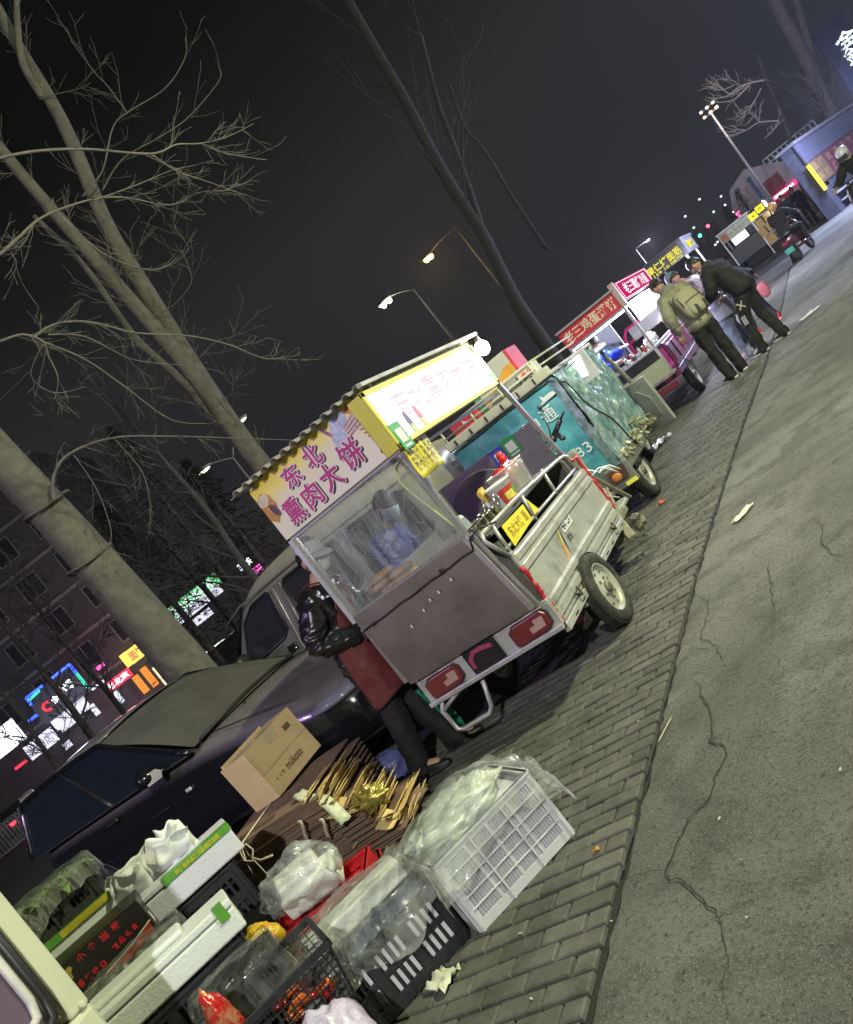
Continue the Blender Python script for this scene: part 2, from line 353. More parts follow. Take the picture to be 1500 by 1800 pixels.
# cracks: narrow dark strips laid just above the road
ck = MB(); cr_ = random.Random(5)
def ground_at(x, y, z=0.0):
    d = ray(x, y); t = (z-EYE)/d.z; return V((d.x*t, d.y*t, z))
def crack(px, w):
    pts = []
    P = [ground_at(*p) for p in px]
    for a, b_ in zip(P, P[1:]):
        n = max(2, int((b_-a).length/.02))
        for k in range(n):
            q = a.lerp(b_, k/n); q = q + V((nz(q, 9, 1), nz(q, 9, 2), 0))*.035 + V((nz(q, 40, 3), nz(q, 40, 4), 0))*.012; pts.append(q)
    L_, R_ = [], []
    for k, p in enumerate(pts):
        t = (pts[min(k+1, len(pts)-1)]-pts[max(0, k-1)]).normalized(); s = V((-t.y, t.x, 0))
        ww = w*.72*(.45 + .9*abs(nz(p, 14, 6)))*min(1, 4*k/len(pts)+.1, 4*(len(pts)-k)/len(pts)+.1)
        L_.append(p+s*ww); R_.append(p-s*ww)
    for k in range(len(pts)-1):
        ck.poly([(q.x, q.y, .0035) for q in (R_[k], R_[k+1], L_[k+1], L_[k])])
crack([(1283, 1795), (1268, 1640), (1228, 1570), (1172, 1540), (1205, 1455), (1250, 1395), (1282, 1322), (1250, 1300), (1238, 1215), (1215, 1180)], .008)
crack([(1268, 1185), (1262, 1140), (1235, 1120), (1245, 1060), (1215, 1040)], .006)
crack([(1082, 1556), (1120, 1545), (1172, 1535)], .004)
crack([(1195, 1125), (1230, 1140), (1270, 1135)], .004)
crack([(1360, 1100), (1355, 1010), (1350, 980)], .006)
crack([(1440, 900), (1455, 960), (1500, 990)], .005)
crack([(1240, 1215), (1225, 1230)], .005)
ck.build('road_surface', mat('crack_dark', (.030, .030, .026), 1.0))['kind'] = 'structure'
# dirt line along the edge of the paving
dl = MB()
for k in range(260):
    y = .6 + k*.06; x = edge_x(y)
    w0 = .004+.014*abs(nz((x, y*4, 0), 3.0)); w1 = .003+.018*abs(nz((x, y*4, 5), 3.0))
    y2 = y+.06; x2 = edge_x(y2); w02 = .004+.014*abs(nz((x2, y2*4, 0), 3.0)); w12 = .003+.018*abs(nz((x2, y2*4, 5), 3.0))
    if nz((x, y*2.3, 9), 1.0) < -.12: continue
    dl.poly([(x-w0, y, .002), (x+w1, y, .002), (x2+w12, y2, .002), (x2-w02, y2, .002)])
dl.build('gutter_dirt', mat('gutter_soil', (.045, .044, .04), 1.0, bump=.6, bscale=120))['kind'] = 'structure'
# ================================================================ the near food cart (three-wheeler)
def wheel(parent, c, r, w, name='wheel', rimcol=None, spin=0.0):
    """axle along x"""
    T = Matrix.Translation(c) @ Matrix.Rotation(pi/2, 4, 'Y')
    k = w/2
    prof = [(r*.66, -k*.82), (r*.71, -k), (r*.88, -k*1.04), (r*.95, -k*.86), (r*.995, -k*.5), (r, 0), (r*.995, k*.5), (r*.95, k*.86), (r*.88, k*1.04), (r*.71, k), (r*.66, k*.82)]
    ty = MB().lathe(prof, 40, T, cap=False)
    for i in range(90):
        a = 2*pi*i/90
        for s in (-1, 1):
            ty.box((r*.993*cos(a+s*.02), r*.993*sin(a+s*.02), s*k*.5), (.004, r*.045, k*.5), T, rz=a)
    o = ty.build(name, rubber, parent, True)
    rim = rimcol or silver
    rp = [(r*.67, k*.82), (r*.65, k*.9), (r*.62, k*.5), (r*.56, k*.28), (r*.46, k*.30), (r*.36, k*.52), (r*.22, k*.52), (r*.20, k*.62), (r*.08, k*.66), (.0005, k*.66)]
    for s in (1,):
        q = MB().lathe(rp, 32, T, cap=False)
        q.lathe([(z[0], -z[1]) for z in rp[::-1]], 32, T, cap=False)
        ro_ = q.build('rim', rim, o, True)
    h = MB()
    h.lathe([(r*.16, k*.60), (r*.16, k*1.02), (r*.10, k*1.12), (.0005, k*1.12)], 16, T)
    for i in range(5):
        a = 2*pi*i/5+spin; h.lathe([(.011, k*.5), (.011, k*.72), (.0005, k*.72)], 8, T @ Matrix.Translation((r*.28*cos(a), r*.28*sin(a), 0)))
    h.build('hub', mat('hub_metal', (.22, .21, .16), .5, .6, dirt=(.1, .08, .04)), o, True)
    d = MB()
    for i in range(8):
        a = 2*pi*i/8+.2+spin; d.lathe([(r*.042, k*.44), (.0005, k*.442)], 10, T @ Matrix.Translation((r*.455*cos(a), r*.455*sin(a), .002)))
    d.build('vent_hole', black, o)
    return o
t1 = thing('food_cart', 'silver three-wheeled food cart with a yellow banner and a glowing sign box', 'food cart', (-2.76, 5.4, 0))
XL, XR = -3.28, -2.24
# chassis and bed
m = MB(); m.mm(XL, XR-.01, 4.60, 6.45, .545, .575); m.build('bed_floor', dark_metal, t1)
m = MB()
for x in (-3.05, -2.47): m.mm(x-.03, x+.03, 4.62, 7.2, .42, .50)
for y in (4.9, 5.5, 6.2): m.mm(-3.2, -2.32, y-.025, y+.025, .45, .52)
m.tube([(-3.12, 5.32, .255), (-2.38, 5.32, .255)], .035, 10); m.box((-2.75, 5.32, .27), (.2, .18, .18))
for x in (-3.08, -2.44):
    for k in range(3): m.bar((x, 4.9, .40-.012*k), (x, 5.32, .31-.012*k), .05, .008); m.bar((x, 5.32, .31-.012*k), (x, 5.85, .42-.012*k), .05, .008)
m.build('chassis', mat('chassis_rust', (.10, .085, .07), .8, .3, dirt=(.16, .14, .10), bump=.4), t1)
# right side board with pressed ribs
prof = [(.395, 0), (.43, .004), (.435, .016), (.475, .016), (.48, .004), (.50, .004), (.515, .020), (.55, .022), (.565, .004), (.60, .002), (.755, .002), (.77, .018), (.805, .018), (.815, .003), (.835, .003), (.845, .016), (.875, .016), (.885, .0), (.90, 0)]
m = MB()
m.sheet(24, len(prof)-1, lambda u, v: V((XR + prof[round(v*(len(prof)-1))][1] + .004*sin(u*9), 4.60+u*1.87, prof[round(v*(len(prof)-1))][0] - .045*u*(prof[round(v*(len(prof)-1))][0]-.4))))
sb = m.build('side_board', silver, t1, solid=.006)
m = MB(); m.mm(XR-.012, XR+.012, 4.585, 4.62, .36, .91); m.mm(XR-.012, XR+.012, 6.45, 6.49, .36, .87); m.mm(XR-.02, XR+.018, 4.585, 6.49, .335, .388)
m.build('side_rail', silver, t1, bevel=.004)
m = MB()
for y in (4.95, 5.52, 6.16):
    m.tube([(XR+.02, y-.03, .44), (XR+.03, y-.01, .40), (XR+.04, y+.02, .415), (XR+.03, y+.03, .45)], .008, 6); m.lathe([(.012, 0), (.012, .03), (.0005, .03)], 8, Matrix.Translation((XR+.02, y, .405)) @ Matrix.Rotation(pi/2, 4, 'Y'))
m.build('latch_hook', mat('hook_metal', (.05, .045, .03), .5, .6), t1, True)
m = MB()
for k in range(9):
    y = 4.75+k*.2; m.mm(XR+.018, XR+.024, y, y+.07, .355, .361)
m.build('hinge_slot', black, t1)
# logo on the side board: swoosh plus lettering
m = MB(); T = SIDE(XR+.008, 5.36, .66)
m.mat(0)
up = [(-.17, -.085), (-.13, -.045), (-.085, .015), (-.04, .075), (.02, .105)]; lo = [(.02, .102), (-.02, .06), (-.065, -.005), (-.10, -.055), (-.17, -.085)]
for k in range(4):
    m.mat(0 if k < 2 else 1); m.poly([(up[k][0], up[k][1], .0), (lo[4-k][0], lo[4-k][1], 0), (lo[3-k][0], lo[3-k][1], 0), (up[k+1][0], up[k+1][1], 0)], T)
m.mat(2); g_ = [(.03, .10), (-.01, .055), (-.045, -.01), (-.06, -.09), (-.035, -.03), (-.005, .03)]
m.poly([(x, y, 0) for x, y in g_], T)
m.build('logo_swoosh', [mat('swoosh_orange', (.75, .30, .03), .4), mat('swoosh_yellow', (.62, .55, .10), .4), mat('swoosh_black', (.03, .03, .03), .4)], t1)
m = MB(); T = SIDE(XR+.008, 5.54, .75)
m.mat(0).mm(-.125, .125, -.055, .055, 0, .0008, T); m.mat(1).text('电动', .11, .09, T @ Matrix.Translation((-.06, 0, 0)), .002, .02); m.text('三轮', .10, .09, T @ Matrix.Translation((.062, 0, 0)), .002, .02)
T2 = SIDE(XR+.008, 5.45, .655); m.text('货运', .10, .05, T2 @ Matrix.Translation((.0, 0, 0)), .002, .015)
m.build('logo_lettering', [white_pl, black], t1)
# red tape on both upright edges
m = MB()
for y, z0, z1 in ((4.578, .40, .80), (6.50, .47, .97)):
    m.tube([(XR+.012+.012*nz((y, k*.7, 3), 1.0), y+.010*nz((y, k*.7, 9), 1.0), z0+(z1-z0)*k/24) for k in range(25)], [.014+.005*nz((y, k*.9, 1), 1.0) for k in range(25)], 10)
m.bar((XR+.01, 6.42, .965), (XR+.01, 6.52, .96), .035, .014); m.build('red_tape', red_tape, t1, True)
# raised guard rail on the board
m = MB()
rail = [(XR-.01, 4.47, 1.10), (XR-.01, 5.2, 1.09), (XR-.01, 6.1, 1.055), (XR-.01, 6.34, 1.04), (XR-.01, 6.42, 1.01), (XR-.01, 6.45, .95), (XR-.01, 6.46, .86)]
m.tube(rail, .015, 10); m.tube([(XR-.012, 4.62, .935), (XR-.012, 6.4, .905)], .011, 8)
for y, dy in ((4.63, .02), (5.22, .045), (5.78, .05)): m.bar((XR-.01, y, .90), (XR-.01, y+dy, 1.095), .022, .014)
m.tube([(XR-.01, 4.47, 1.10), (XR-.01, 4.45, 1.06), (XR-.01, 4.60, .88)], .013, 8)
m.build('guard_rail', silver, t1, True)
m = MB(); T = SIDE(XR+.012, 4.93, .985)
m.mat(0).prism([(-.25, -.075), (.19, -.055), (.215, .055), (-.23, .065)], 0, .003, T); m.mat(1).text('东北大饼  面', .36, .075, T @ Matrix.Translation((-.02, 0, .002)), .002, .01)
m.mat(0).prism([(.27, -.05), (.37, -.045), (.31, .06)], 0, .003, T)
m.build('yellow_notice', [mat('notice_yellow', (.80, .68, .03), .5), mat('notice_ink', (.28, .10, .02), .6)], t1)
# rear: steel sheet, flange, bumper, lights, plate
m = MB(); Tst = lambda u, v: V((-3.345+.055*(1-v) + u*(.975+.055*(1-v)), 4.52-.03*(1-v), .585+v*.55))
m.sheet(10, 10, Tst); m.build('rear_panel', mat('panel_steel', (.34, .31, .30), .30, .85, var=.12, scale=2.2, dirt=(.16, .11, .09), dscale=2.0, damt=.5, bump=.05, bscale=12), t1, solid=.006)
m = MB(); m.bar((-2.372, 4.515, 1.135), (-2.285, 4.478, .585), .035, .012, up=(0, 1, 0)); m.bar((-2.362, 4.545, 1.135), (-2.276, 4.508, .585), .012, .07, up=(1, 0, 0)); m.build('corner_angle', steel, t1)
m = MB(); m.mm(-2.36, XR-.02, 4.60, 4.62, .57, 1.0); m.build('tailgate_inner', mat('scuffed_metal', (.22, .21, .20), .55, .5, dirt=(.05, .05, .05), dscale=4, damt=.8), t1)
m = MB()
for (x, z) in ((-3.02, .885), (-2.88, .925), (-2.80, .955), (-2.72, .965), (-2.60, .985)): m.ball((x, 4.494, z), (.007, .006, .012), 8, 6)
m.build('rivet', white_pl, t1, True)
m = MB(); q = [(-3.33, 4.50, 1.028)]
for k in range(1, 12): q.append((-3.33+.96*k/11, 4.503, 1.028+.10*k/11*.25+.004*sin(k*2.1)))
q += [(-2.34, 4.50, 1.115), (-2.27, 4.53, 1.135), (-2.2, 4.62, 1.10)]
m.tube(q, .007, 6); m.tube([(-3.34, 4.50, 1.03), (-3.36, 4.50, .99), (-3.33, 4.49, .985)], .006, 6); m.ball((-2.62, 4.495, 1.06), (.012, .01, .014)); m.ball((-3.24, 4.495, 1.03), (.012, .01, .014)); m.build('black_strap', black, t1, True)
m = MB(); m.mm(-3.29, -2.215, 4.535, 4.60, .405, .578); m.mm(-3.29, -2.215, 4.50, 4.535, .385, .415); m.mm(-3.28, -2.225, 4.528, 4.536, .553, .562)
m.build('rear_beam', silver, t1, bevel=.006, seg=2)
lr, lw = mat('lens_red', (.15, .022, .022), .3, coat=.3, dirt=(.16, .07, .06)), mat('lens_clear', (.40, .27, .23), .3, coat=.3, dirt=(.3, .17, .14))
for cx in (-3.10, -2.40):
    t_ = REAR(cx, 4.532, .487); rr0 = [(-.13, -.05), (-.11, -.066), (.10, -.06), (.135, -.035), (.14, .03), (.115, .062), (-.09, .058), (-.13, .03)]
    tl = MB().prism(rr0, 0, .022, t_).build('tail_light', lr, t1, bevel=.006, seg=2)
    MB().prism([(0, -.035), (.105, -.03), (.115, .032), (.045, .035), (.045, .005), (0, 0)], .022, .0255, t_).build('reverse_lens', lw, tl)
    MB().prism([(x*1.09, y*1.12) for x, y in rr0], -.002, .008, t_).build('lamp_bezel', mat('bezel_rubber', (.05, .03, .03), .6), tl)
m = MB(); T = REAR(-2.76, 4.53, .495)
m.mm(-.125, .125, -.075, .085, 0, .012, T); pl_ = m.build('plate_bracket', black, t1)
m = MB(); m.prism([(-.085, -.045), (-.075, .012), (-.035, .038), (.02, .035), (.095, .02), (.09, .048), (.02, .065), (-.055, .062), (-.105, .02), (-.108, -.04)], .012, .02, T); m.build('plate_arc', mat('plate_pink', (.30, .05, .10), .3), pl_)
m = MB(); m.tube([(-3.20, 4.53, .40), (-3.25, 4.52, .33), (-3.235, 4.515, .185), (-3.20, 4.52, .165), (-2.99, 4.535, .165), (-2.95, 4.54, .20), (-2.885, 4.56, .40)], .016, 8)
m.tube([(-3.235, 4.52, .33), (-3.03, 4.54, .40)], .014, 8); m.build('rear_step', silver, t1, True)
# wheels, mudguards, front end
wheel(t1, (-2.225, 5.33, .262), .262, .105, rimcol=mat('rim_white', (.50, .50, .46), .4, .2, dirt=(.2, .18, .1), damt=.5))
wheel(t1, (-3.22, 5.33, .262), .262, .105, rimcol=mat('rim_white', (.5, .5, .46)))
wheel(t1, (-2.76, 7.55, .25), .25, .09, 'front_wheel')
for x in (-2.30, -3.2):
    m = MB(); pts = []
    m.sheet(10, 1, lambda u, v: V((x-.06+.12*v, 5.33+.31*cos(radians(20+150*u)), .262+.31*sin(radians(20+150*u))-.02)))
    m.build('mudguard', silver, t1, True, solid=.006)
m = MB(); m.prism([(-.065, -.10), (0, -.13), (.065, -.10), (.072, .10), (-.072, .10)], 0, .006, REAR(-2.335, 5.0, .31)); mf = m.build('mud_flap', rubber, t1)
m = MB(); T = REAR(-2.335, 4.994, .30); m.prism([(-.035, -.06), (.035, -.06), (.035, -.015), (-.035, -.015)], .003, .0045, T); m.prism([(-.045, .02), (-.01, .05), (.0, .02), (.03, .05), (.045, .02), (0, .0)], .003, .0045, T); m.build('flap_emblem', mat('flap_pink', (.28, .05, .14), .5), mf)
m = MB(); m.mm(-2.34, -2.30, 4.99, 5.02, .40, .545); m.mm(-2.41, -2.26, 4.995, 5.015, .38, .44); m.build('flap_bracket', silver, t1)
m = MB(); m.mm(-3.1, -2.42, 6.5, 6.95, .55, .78); m.build('seat_base', mat('cab_panel', (.30, .30, .26), .5, .2, dirt=(.12, .11, .08)), t1, bevel=.02, seg=2)
m = MB(); m.mm(-3.05, -2.40, 6.52, 6.95, .785, .86); m.build('seat', mat('vinyl_black', (.02, .02, .02), .4), t1, bevel=.035, seg=3)
m = MB(); m.mm(-2.95, -2.34, 6.50, 6.56, .80, 1.02); m.build('seat_back', mat('vinyl_olive', (.05, .05, .035), .45), t1, bevel=.04, seg=3)
m = MB(); m.mm(-3.15, -2.35, 6.9, 7.35, .33, .37); m.bar((-2.76, 7.3, .36), (-2.76, 7.45, .95), .5, .06); m.build('foot_deck', mat('cab_panel', (.3, .3, .26)), t1, bevel=.01)
m = MB(); m.tube([(-2.76, 7.38, .95), (-2.76, 7.30, 1.12)], .03, 10); m.tube([(-2.40, 7.12, 1.20), (-2.47, 7.20, 1.165), (-2.60, 7.27, 1.15), (-2.76, 7.28, 1.13), (-2.92, 7.27, 1.15), (-3.05, 7.20, 1.165), (-3.12, 7.12, 1.20)], .014, 8)
m.tube([(-2.70, 7.5, .27), (-2.70, 7.40, .95)], .02, 8); m.tube([(-2.82, 7.5, .27), (-2.82, 7.40, .95)], .02, 8)
hb = m.build('handlebar', black, t1, True)
m = MB(); m.tube([(-2.50, 7.21, 1.16), (-2.35, 7.13, 1.235)], .022, 10); m.tube([(-2.34, 7.125, 1.24), (-2.265, 7.08, 1.275)], .010, 8); m.ball((-2.52, 7.19, 1.14), (.035, .03, .035)); m.tube([(-2.47, 7.19, 1.165), (-2.44, 7.15, 1.10), (-2.42, 7.12, 1.10)], .022, 8); m.build('grip', black, hb, True)
m = MB(); m.tube([(-2.53, 7.2, 1.17), (-2.50, 7.2, 1.22), (-2.455, 7.2, 1.40)], .006, 6); m.ball((-2.45, 7.2, 1.42), (.02, .012, .028)); m.tube([(-2.54, 7.2, 1.15), (-2.60, 7.15, 1.06), (-2.56, 7.1, .98)], .018, 8); m.build('mirror_stalk', black, hb, True)
m = MB(); rn = random.Random(4)
for k in range(9):
    p = V((-2.33, 6.62, .80)); pts = [p]
    for s in range(5): p = p + V((rn.uniform(-.03, .07), rn.uniform(-.02, .09), rn.uniform(-.10, .03))); pts.append(p)
    m.tube(pts, .005, 5)
m.build('wire_bundle', white_pl, t1, True)
m = MB(); m.bar((-2.27, 6.55, .30), (-2.27, 6.78, .60), .02, .03); m.bar((-2.3, 6.5, .35), (-2.3, 6.9, .36), .05, .05); m.box((-2.36, 6.62, .30), (.16, .2, .2), rz=.2); m.bar((-2.26, 6.50, .85), (-2.22, 6.95, .40), .035, .02); m.bar((-2.24, 6.45, .22), (-2.30, 6.6, .4), .07, .015)
m.build('battery_carrier', mat('carrier_beige', (.30, .28, .20), .6, .2, dirt=(.06, .06, .05)), t1, bevel=.006)
m = MB()
for k in range(14): 
    c_ = V((-2.24+rn.uniform(-.06, .06), 6.60+rn.uniform(-.06, .14), .27+rn.uniform(-.05, .07)))
    m.box(c_, (rn.uniform(.02, .06), rn.uniform(.03, .08), rn.uniform(.01, .05)), rz=rn.uniform(0, 3), rx=rn.uniform(-.6, .6))
m.tube([(-2.25, 6.50, .20), (-2.20, 6.62, .14), (-2.22, 6.74, .17), (-2.24, 6.72, .26)], .006, 6)
m.build('worn_bracket', mat('worn_parts', (.12, .115, .09), .7, .3, island=.6), t1)
# canopy
m = MB()
for x, y in ((-3.345, 4.55), (-2.372, 4.56)): m.bar((x, y, .6 if x < -3 else 1.12), (x, y, 2.17), .034, .034, up=(1, 0, 0))
m.bar((-2.275, 6.19, 2.15), (-2.262, 6.42, .90), .034, .034, up=(1, 0, 0)); m.bar((-3.30, 6.2, 2.15), (-3.30, 6.4, .6), .034, .034, up=(1, 0, 0))
m.bar((-3.345, 4.55, 2.165), (-2.26, 4.55, 2.165), .03); m.bar((-3.345, 4.55, 1.765), (-2.36, 4.55, 1.765), .03); m.bar((-3.345, 4.545, 1.135), (-2.36, 4.545, 1.135), .03)
m.bar((-3.33, 4.5, 2.165), (-3.33, 6.25, 2.165), .03); m.bar((-2.30, 4.5, 2.165), (-2.30, 6.25, 2.165), .03)
m.bar((-2.38, 4.58, 1.72), (-2.29, 6.2, 1.71), .02)
m.tube([(-2.36, 6.33, 1.40), (-2.32, 6.36, 1.36), (-2.28, 6.40, 1.25), (-2.265, 6.42, 1.0)], .02, 8)
m.build('canopy_frame', steel, t1, bevel=.003)
m = MB(); n = 13
def roof_fn(u, v):
    k = u*n; ph = k-math.floor(k); z = (.0 if ph < .35 else (ph-.35)/.12 if ph < .47 else 1 if ph < .82 else (1-(ph-.82)/.18))
    return V((-3.45+u*1.20, 4.42+v*2.0, 2.182+.026*z-.012*u))
m.sheet(n*16, 6, roof_fn); m.build('roof', mat('roof_tin', (.33, .33, .31), .45, .5, dirt=(.15, .14, .11)), t1, solid=.004)
m = MB(); m.bar((-2.245, 4.40, 2.175), (-2.245, 6.45, 2.175), .035, .02); m.build('roof_edge', mat('roof_edge_tin', (.42, .41, .34), .4, .3), t1)
# rear banner
ban = bpy.data.materials.new('banner_print'); ban.use_nodes = True
N = ban.node_tree.nodes; L = ban.node_tree.links; b = N['Principled BSDF']; b.inputs['Roughness'].default_value = .4
tc = N.new('ShaderNodeTexCoord'); sp = N.new('ShaderNodeSeparateXYZ'); L.new(tc.outputs['Object'], sp.inputs[0])
ad = N.new('ShaderNodeMath'); ad.operation = 'MULTIPLY_ADD'; L.new(sp.outputs['X'], ad.inputs[0]); ad.inputs[1].default_value = -.10; L.new(sp.outputs['Z'], ad.inputs[2])
rp_ = N.new('ShaderNodeValToRGB'); e = rp_.color_ramp.elements
mr = N.new('ShaderNodeMapRange'); mr.inputs[1].default_value = 1.78; mr.inputs[2].default_value = 2.20; L.new(ad.outputs[0], mr.inputs[0]); L.new(mr.outputs[0], rp_.inputs[0])
e[0].position = 0; e[0].color = (.74, .69, .62, 1); e[1].position = 1; e[1].color = (.70, .55, .04, 1); e2 = rp_.color_ramp.elements.new(.62); e2.color = (.74, .67, .48, 1); e3 = rp_.color_ramp.elements.new(.8); e3.color = (.78, .66, .16, 1)
L.new(rp_.outputs[0], b.inputs['Base Color'])
bn = MB(); bn.mm(-3.375, -2.40, 4.515, 4.53, 1.775, 2.175); banner = bn.build('rear_banner', ban, t1)
def outlined(parent, items, M, cols, name='banner_lettering', k=.045):
    m = MB()
    for s, x, y, w, h in items:
        T = M @ Matrix.Translation((x, y, 0))
        m.mat(2).btext(s, w, h, T @ Matrix.Translation((w*.07, -h*.06, 0)), .0006, .010)
        m.mat(1).btext(s, w, h, T, .0018, .0095, 12)
        m.mat(0).btext(s, w, h, T, .0032, .0040)
    return m.build(name, cols, parent)
T = REAR(-2.8875, 4.5145, 1.975)
lc = [mat('letter_magenta', (.42, .045, .19), .4), mat('letter_white', (.75, .68, .72), .4), mat('letter_shadow', (.02, .015, .03), .5)]
outlined(t1, [('东', -.16, .085, .125, .125), ('北', .045, .095, .12, .125), ('熏', -.30, -.085, .125, .155), ('肉', -.125, -.085, .13, .15), ('大', .06, -.07, .14, .16), ('饼', .265, -.045, .15, .165)], T, lc)
pc = [mat('print_blue', (.42, .46, .62), .4, var=.3, scale=30), mat('print_orange', (.55, .26, .06), .4, var=.5, scale=22), mat('print_dark', (.10, .06, .08), .4, var=.6, scale=26), mat('print_cream', (.6, .52, .4), .4, var=.25, scale=20), mat('print_pink', (.42, .24, .30), .4, var=.4, scale=40)]
m = MB()
def blob(cx, cy, rx, ry, rot, z, sd, n=22):
    return [((rx*cos(a)*(1+.18*nz((cos(a)*1.5, sin(a)*1.5, sd), 1.0)))*cos(rot) - (ry*sin(a))*sin(rot) + cx, (rx*cos(a))*sin(rot) + (ry*sin(a)*(1+.18*nz((cos(a)*1.5, sin(a)*1.5, sd+3), 1.0)))*cos(rot) + cy, z) for a in [2*pi*k/n for k in range(n)]]
m.mat(1).poly([(-.487, .10, .001), (-.487, -.045, .001), (-.44, -.09, .001), (-.40, -.05, .001), (-.37, .02, .001), (-.38, .09, .001), (-.43, .13, .001)], T)
m.mat(3).poly(blob(-.44, .08, .05, .035, .4, .0018, 1), T); m.mat(2).poly(blob(-.41, -.01, .025, .05, .3, .0022, 2), T)
m.mat(0).poly(blob(.30, .115, .05, .085, -.35, .0014, 3), T); m.mat(0).poly(blob(.27, .06, .05, .05, 0, .0016, 4), T); m.mat(0).poly(blob(.345, .15, .05, .05, 0, .0016, 5), T)
for k in range(6): m.mat(4).poly(blob(.24-.008*k, .11+.014*k, .014, .011, 0, .0018, k), T)
for k in range(4): m.mat(4).poly([(.33, .10-.02*k, .0018), (.335, .088-.02*k, .0018), (.445, .115-.024*k, .0018), (.44, .13-.024*k, .0018)], T)
m.mat(1).poly(blob(.44, .16, .035, .03, 0, .0013, 9), T)
for k in range(7): m.mat(1).poly([(.40+.01*k, .06-.03*k, .0013), (.475, .05-.032*k, .0013), (.475, .04-.032*k, .0013), (.405+.01*k, .047-.03*k, .0013)], T)
m.build('banner_picture', pc, t1)
m = MB(); m.poly([(.43, -.16, .0014), (.475, -.155, .0014), (.47, -.13, .0014), (.44, -.135, .0014)], T); m.build('banner_seal', red_tape, t1)
# lit sign box on the road side
sg = MB(); sg.mm(-2.36, -2.262, 4.36, 6.24, 1.765, 2.135); sgn = sg.build('sign_box', mat('sign_yellow', (.62, .56, .08), .4, dirt=(.25, .24, .1)), t1)
m = MB(); T = SIDE(-2.262, 5.30, 1.95)
for a, b_, c_, d_ in ((-.95, .95, .155, .19), (-.95, .95, -.19, -.155), (-.95, -.905, -.19, .19), (.905, .95, -.19, .19)): m.mm(a, b_, c_, d_, 0, .016, T)
m.build('sign_frame', mat('sign_yellow', (.62, .56, .08)), t1, bevel=.004)
m = MB(); m.mm(-.905, .905, -.155, .155, 0, .004, T); m.build('sign_face', emit('sign_light', (1.0, 1.0, .93), 7.5), t1)
m = MB(); m.btext('东北熏肉大饼', 1.45, .17, T @ Matrix.Translation((.05, .03, .002)), .006, .005); m.build('sign_lettering', emit('sign_pink', (1.0, .74, .76), 1.08), t1)
m = MB()
for k in range(11): x = -.48+k*.105; m.mm(x, x+.05, -.135+.004*sin(k), -.125+.01*sin(k*2.3), .006, .007, T)
m.build('sign_small_print', emit('sign_ink', (.8, .82, .55), 1.2), t1)
green = mat('card_green', (.03, .28, .07), .4); blue = mat('card_blue', (.03, .05, .42), .4); yel = mat('price_yellow', (.72, .62, .06), .5, var=.08)
qw = mat('card_white', (.62, .64, .6), .5, var=.1)
def card(parent, T, w, h, mcol, name='pay_card', inner=.62):
    m = MB(); m.mat(0).mm(-w/2, w/2, -h/2, h/2, 0, .003, T); s = min(w, h)*inner; m.mat(1).mm(-s/2, s/2, -s/2, s/2, .003, .0045, T); m.mm(-w*.32, w*.32, -h*.44, -h*.36, .003, .0045, T)
    return m.build(name, [mcol, qw], parent)
card(t1, T @ Matrix.Translation((-.86, -.13, .016)), .14, .17, green)
card(t1, T @ Matrix.Translation((.885, -.06, .016)), .10, .17, green)
for x, c_, nm in ((-.66, mat('pack_navy', (.05, .05, .13), .4, var=.8, scale=40), 'drink_picture'), (-.50, mat('pack_pink', (.6, .05, .12), .4, var=.6, scale=30), 'drink_picture')):
    m = MB(); Tq = T @ Matrix.Translation((x, -.105, .012)); m.mat(0).prism([(-.035, -.085), (.035, -.085), (.035, .04), (.022, .085), (-.022, .085), (-.035, .04)], 0, .002, Tq); m.mat(1).mm(-.026, .026, -.055, .0, .002, .003, Tq); m.mat(2).mm(-.02, .02, -.08, -.06, .002, .003, Tq); m.build(nm, [c_, mat('pack_label', (.5, .5, .3), .5, var=.5, scale=60), white_pl], t1)
m = MB(); Tq = T @ Matrix.Translation((.66, -.12, .012)); m.prism([(-.03, -.06), (.02, -.06), (.02, .02), (.01, .06), (-.02, .06), (-.03, .02)], 0, .002, Tq); m.build('drink_picture', mat('pack_grey', (.25, .27, .22), .5, var=.6, scale=40), t1)
# price sheet
m = MB(); T = SIDE(-2.285, 4.585, 1.675)
wv = lambda x, y: .006*sin(x*30)+.004*sin(y*25)
m.mat(0).sheet(8, 8, lambda u, v: V(((u-.5)*.37, (v-.5)*.25, wv((u-.5)*.37, (v-.5)*.25))), T)
psh = m.build('price_sheet', yel, t1, True, solid=.002)
m = MB(); rows = ['煎鸡牛培火里', '饼蛋肉根腿脊', '加加大加双加', '肉肠饼菜蛋葱', '3.4.5.5.6.7', '元元元元元元']
for i, s in enumerate(rows):
    for k, c_ in enumerate(s): m.text(c_, .036 if c_ != '.' else .008, .028 if c_ != '.' else .008, T @ Matrix.Translation((-.145+.058*k if len(s) == 6 else -.15+.03*k, .10-.034*i, .009)), 0, .015)
m.text('土豆 海带 生菜', .18, .016, T @ Matrix.Translation((0, -.095, .009)), 0, .01); m.text('辣酱 香葱', .12, .014, T @ Matrix.Translation((0, -.113, .009)), 0, .01)
m.build('price_lettering', mat('ink_black', (.03, .028, .02), .6), t1)
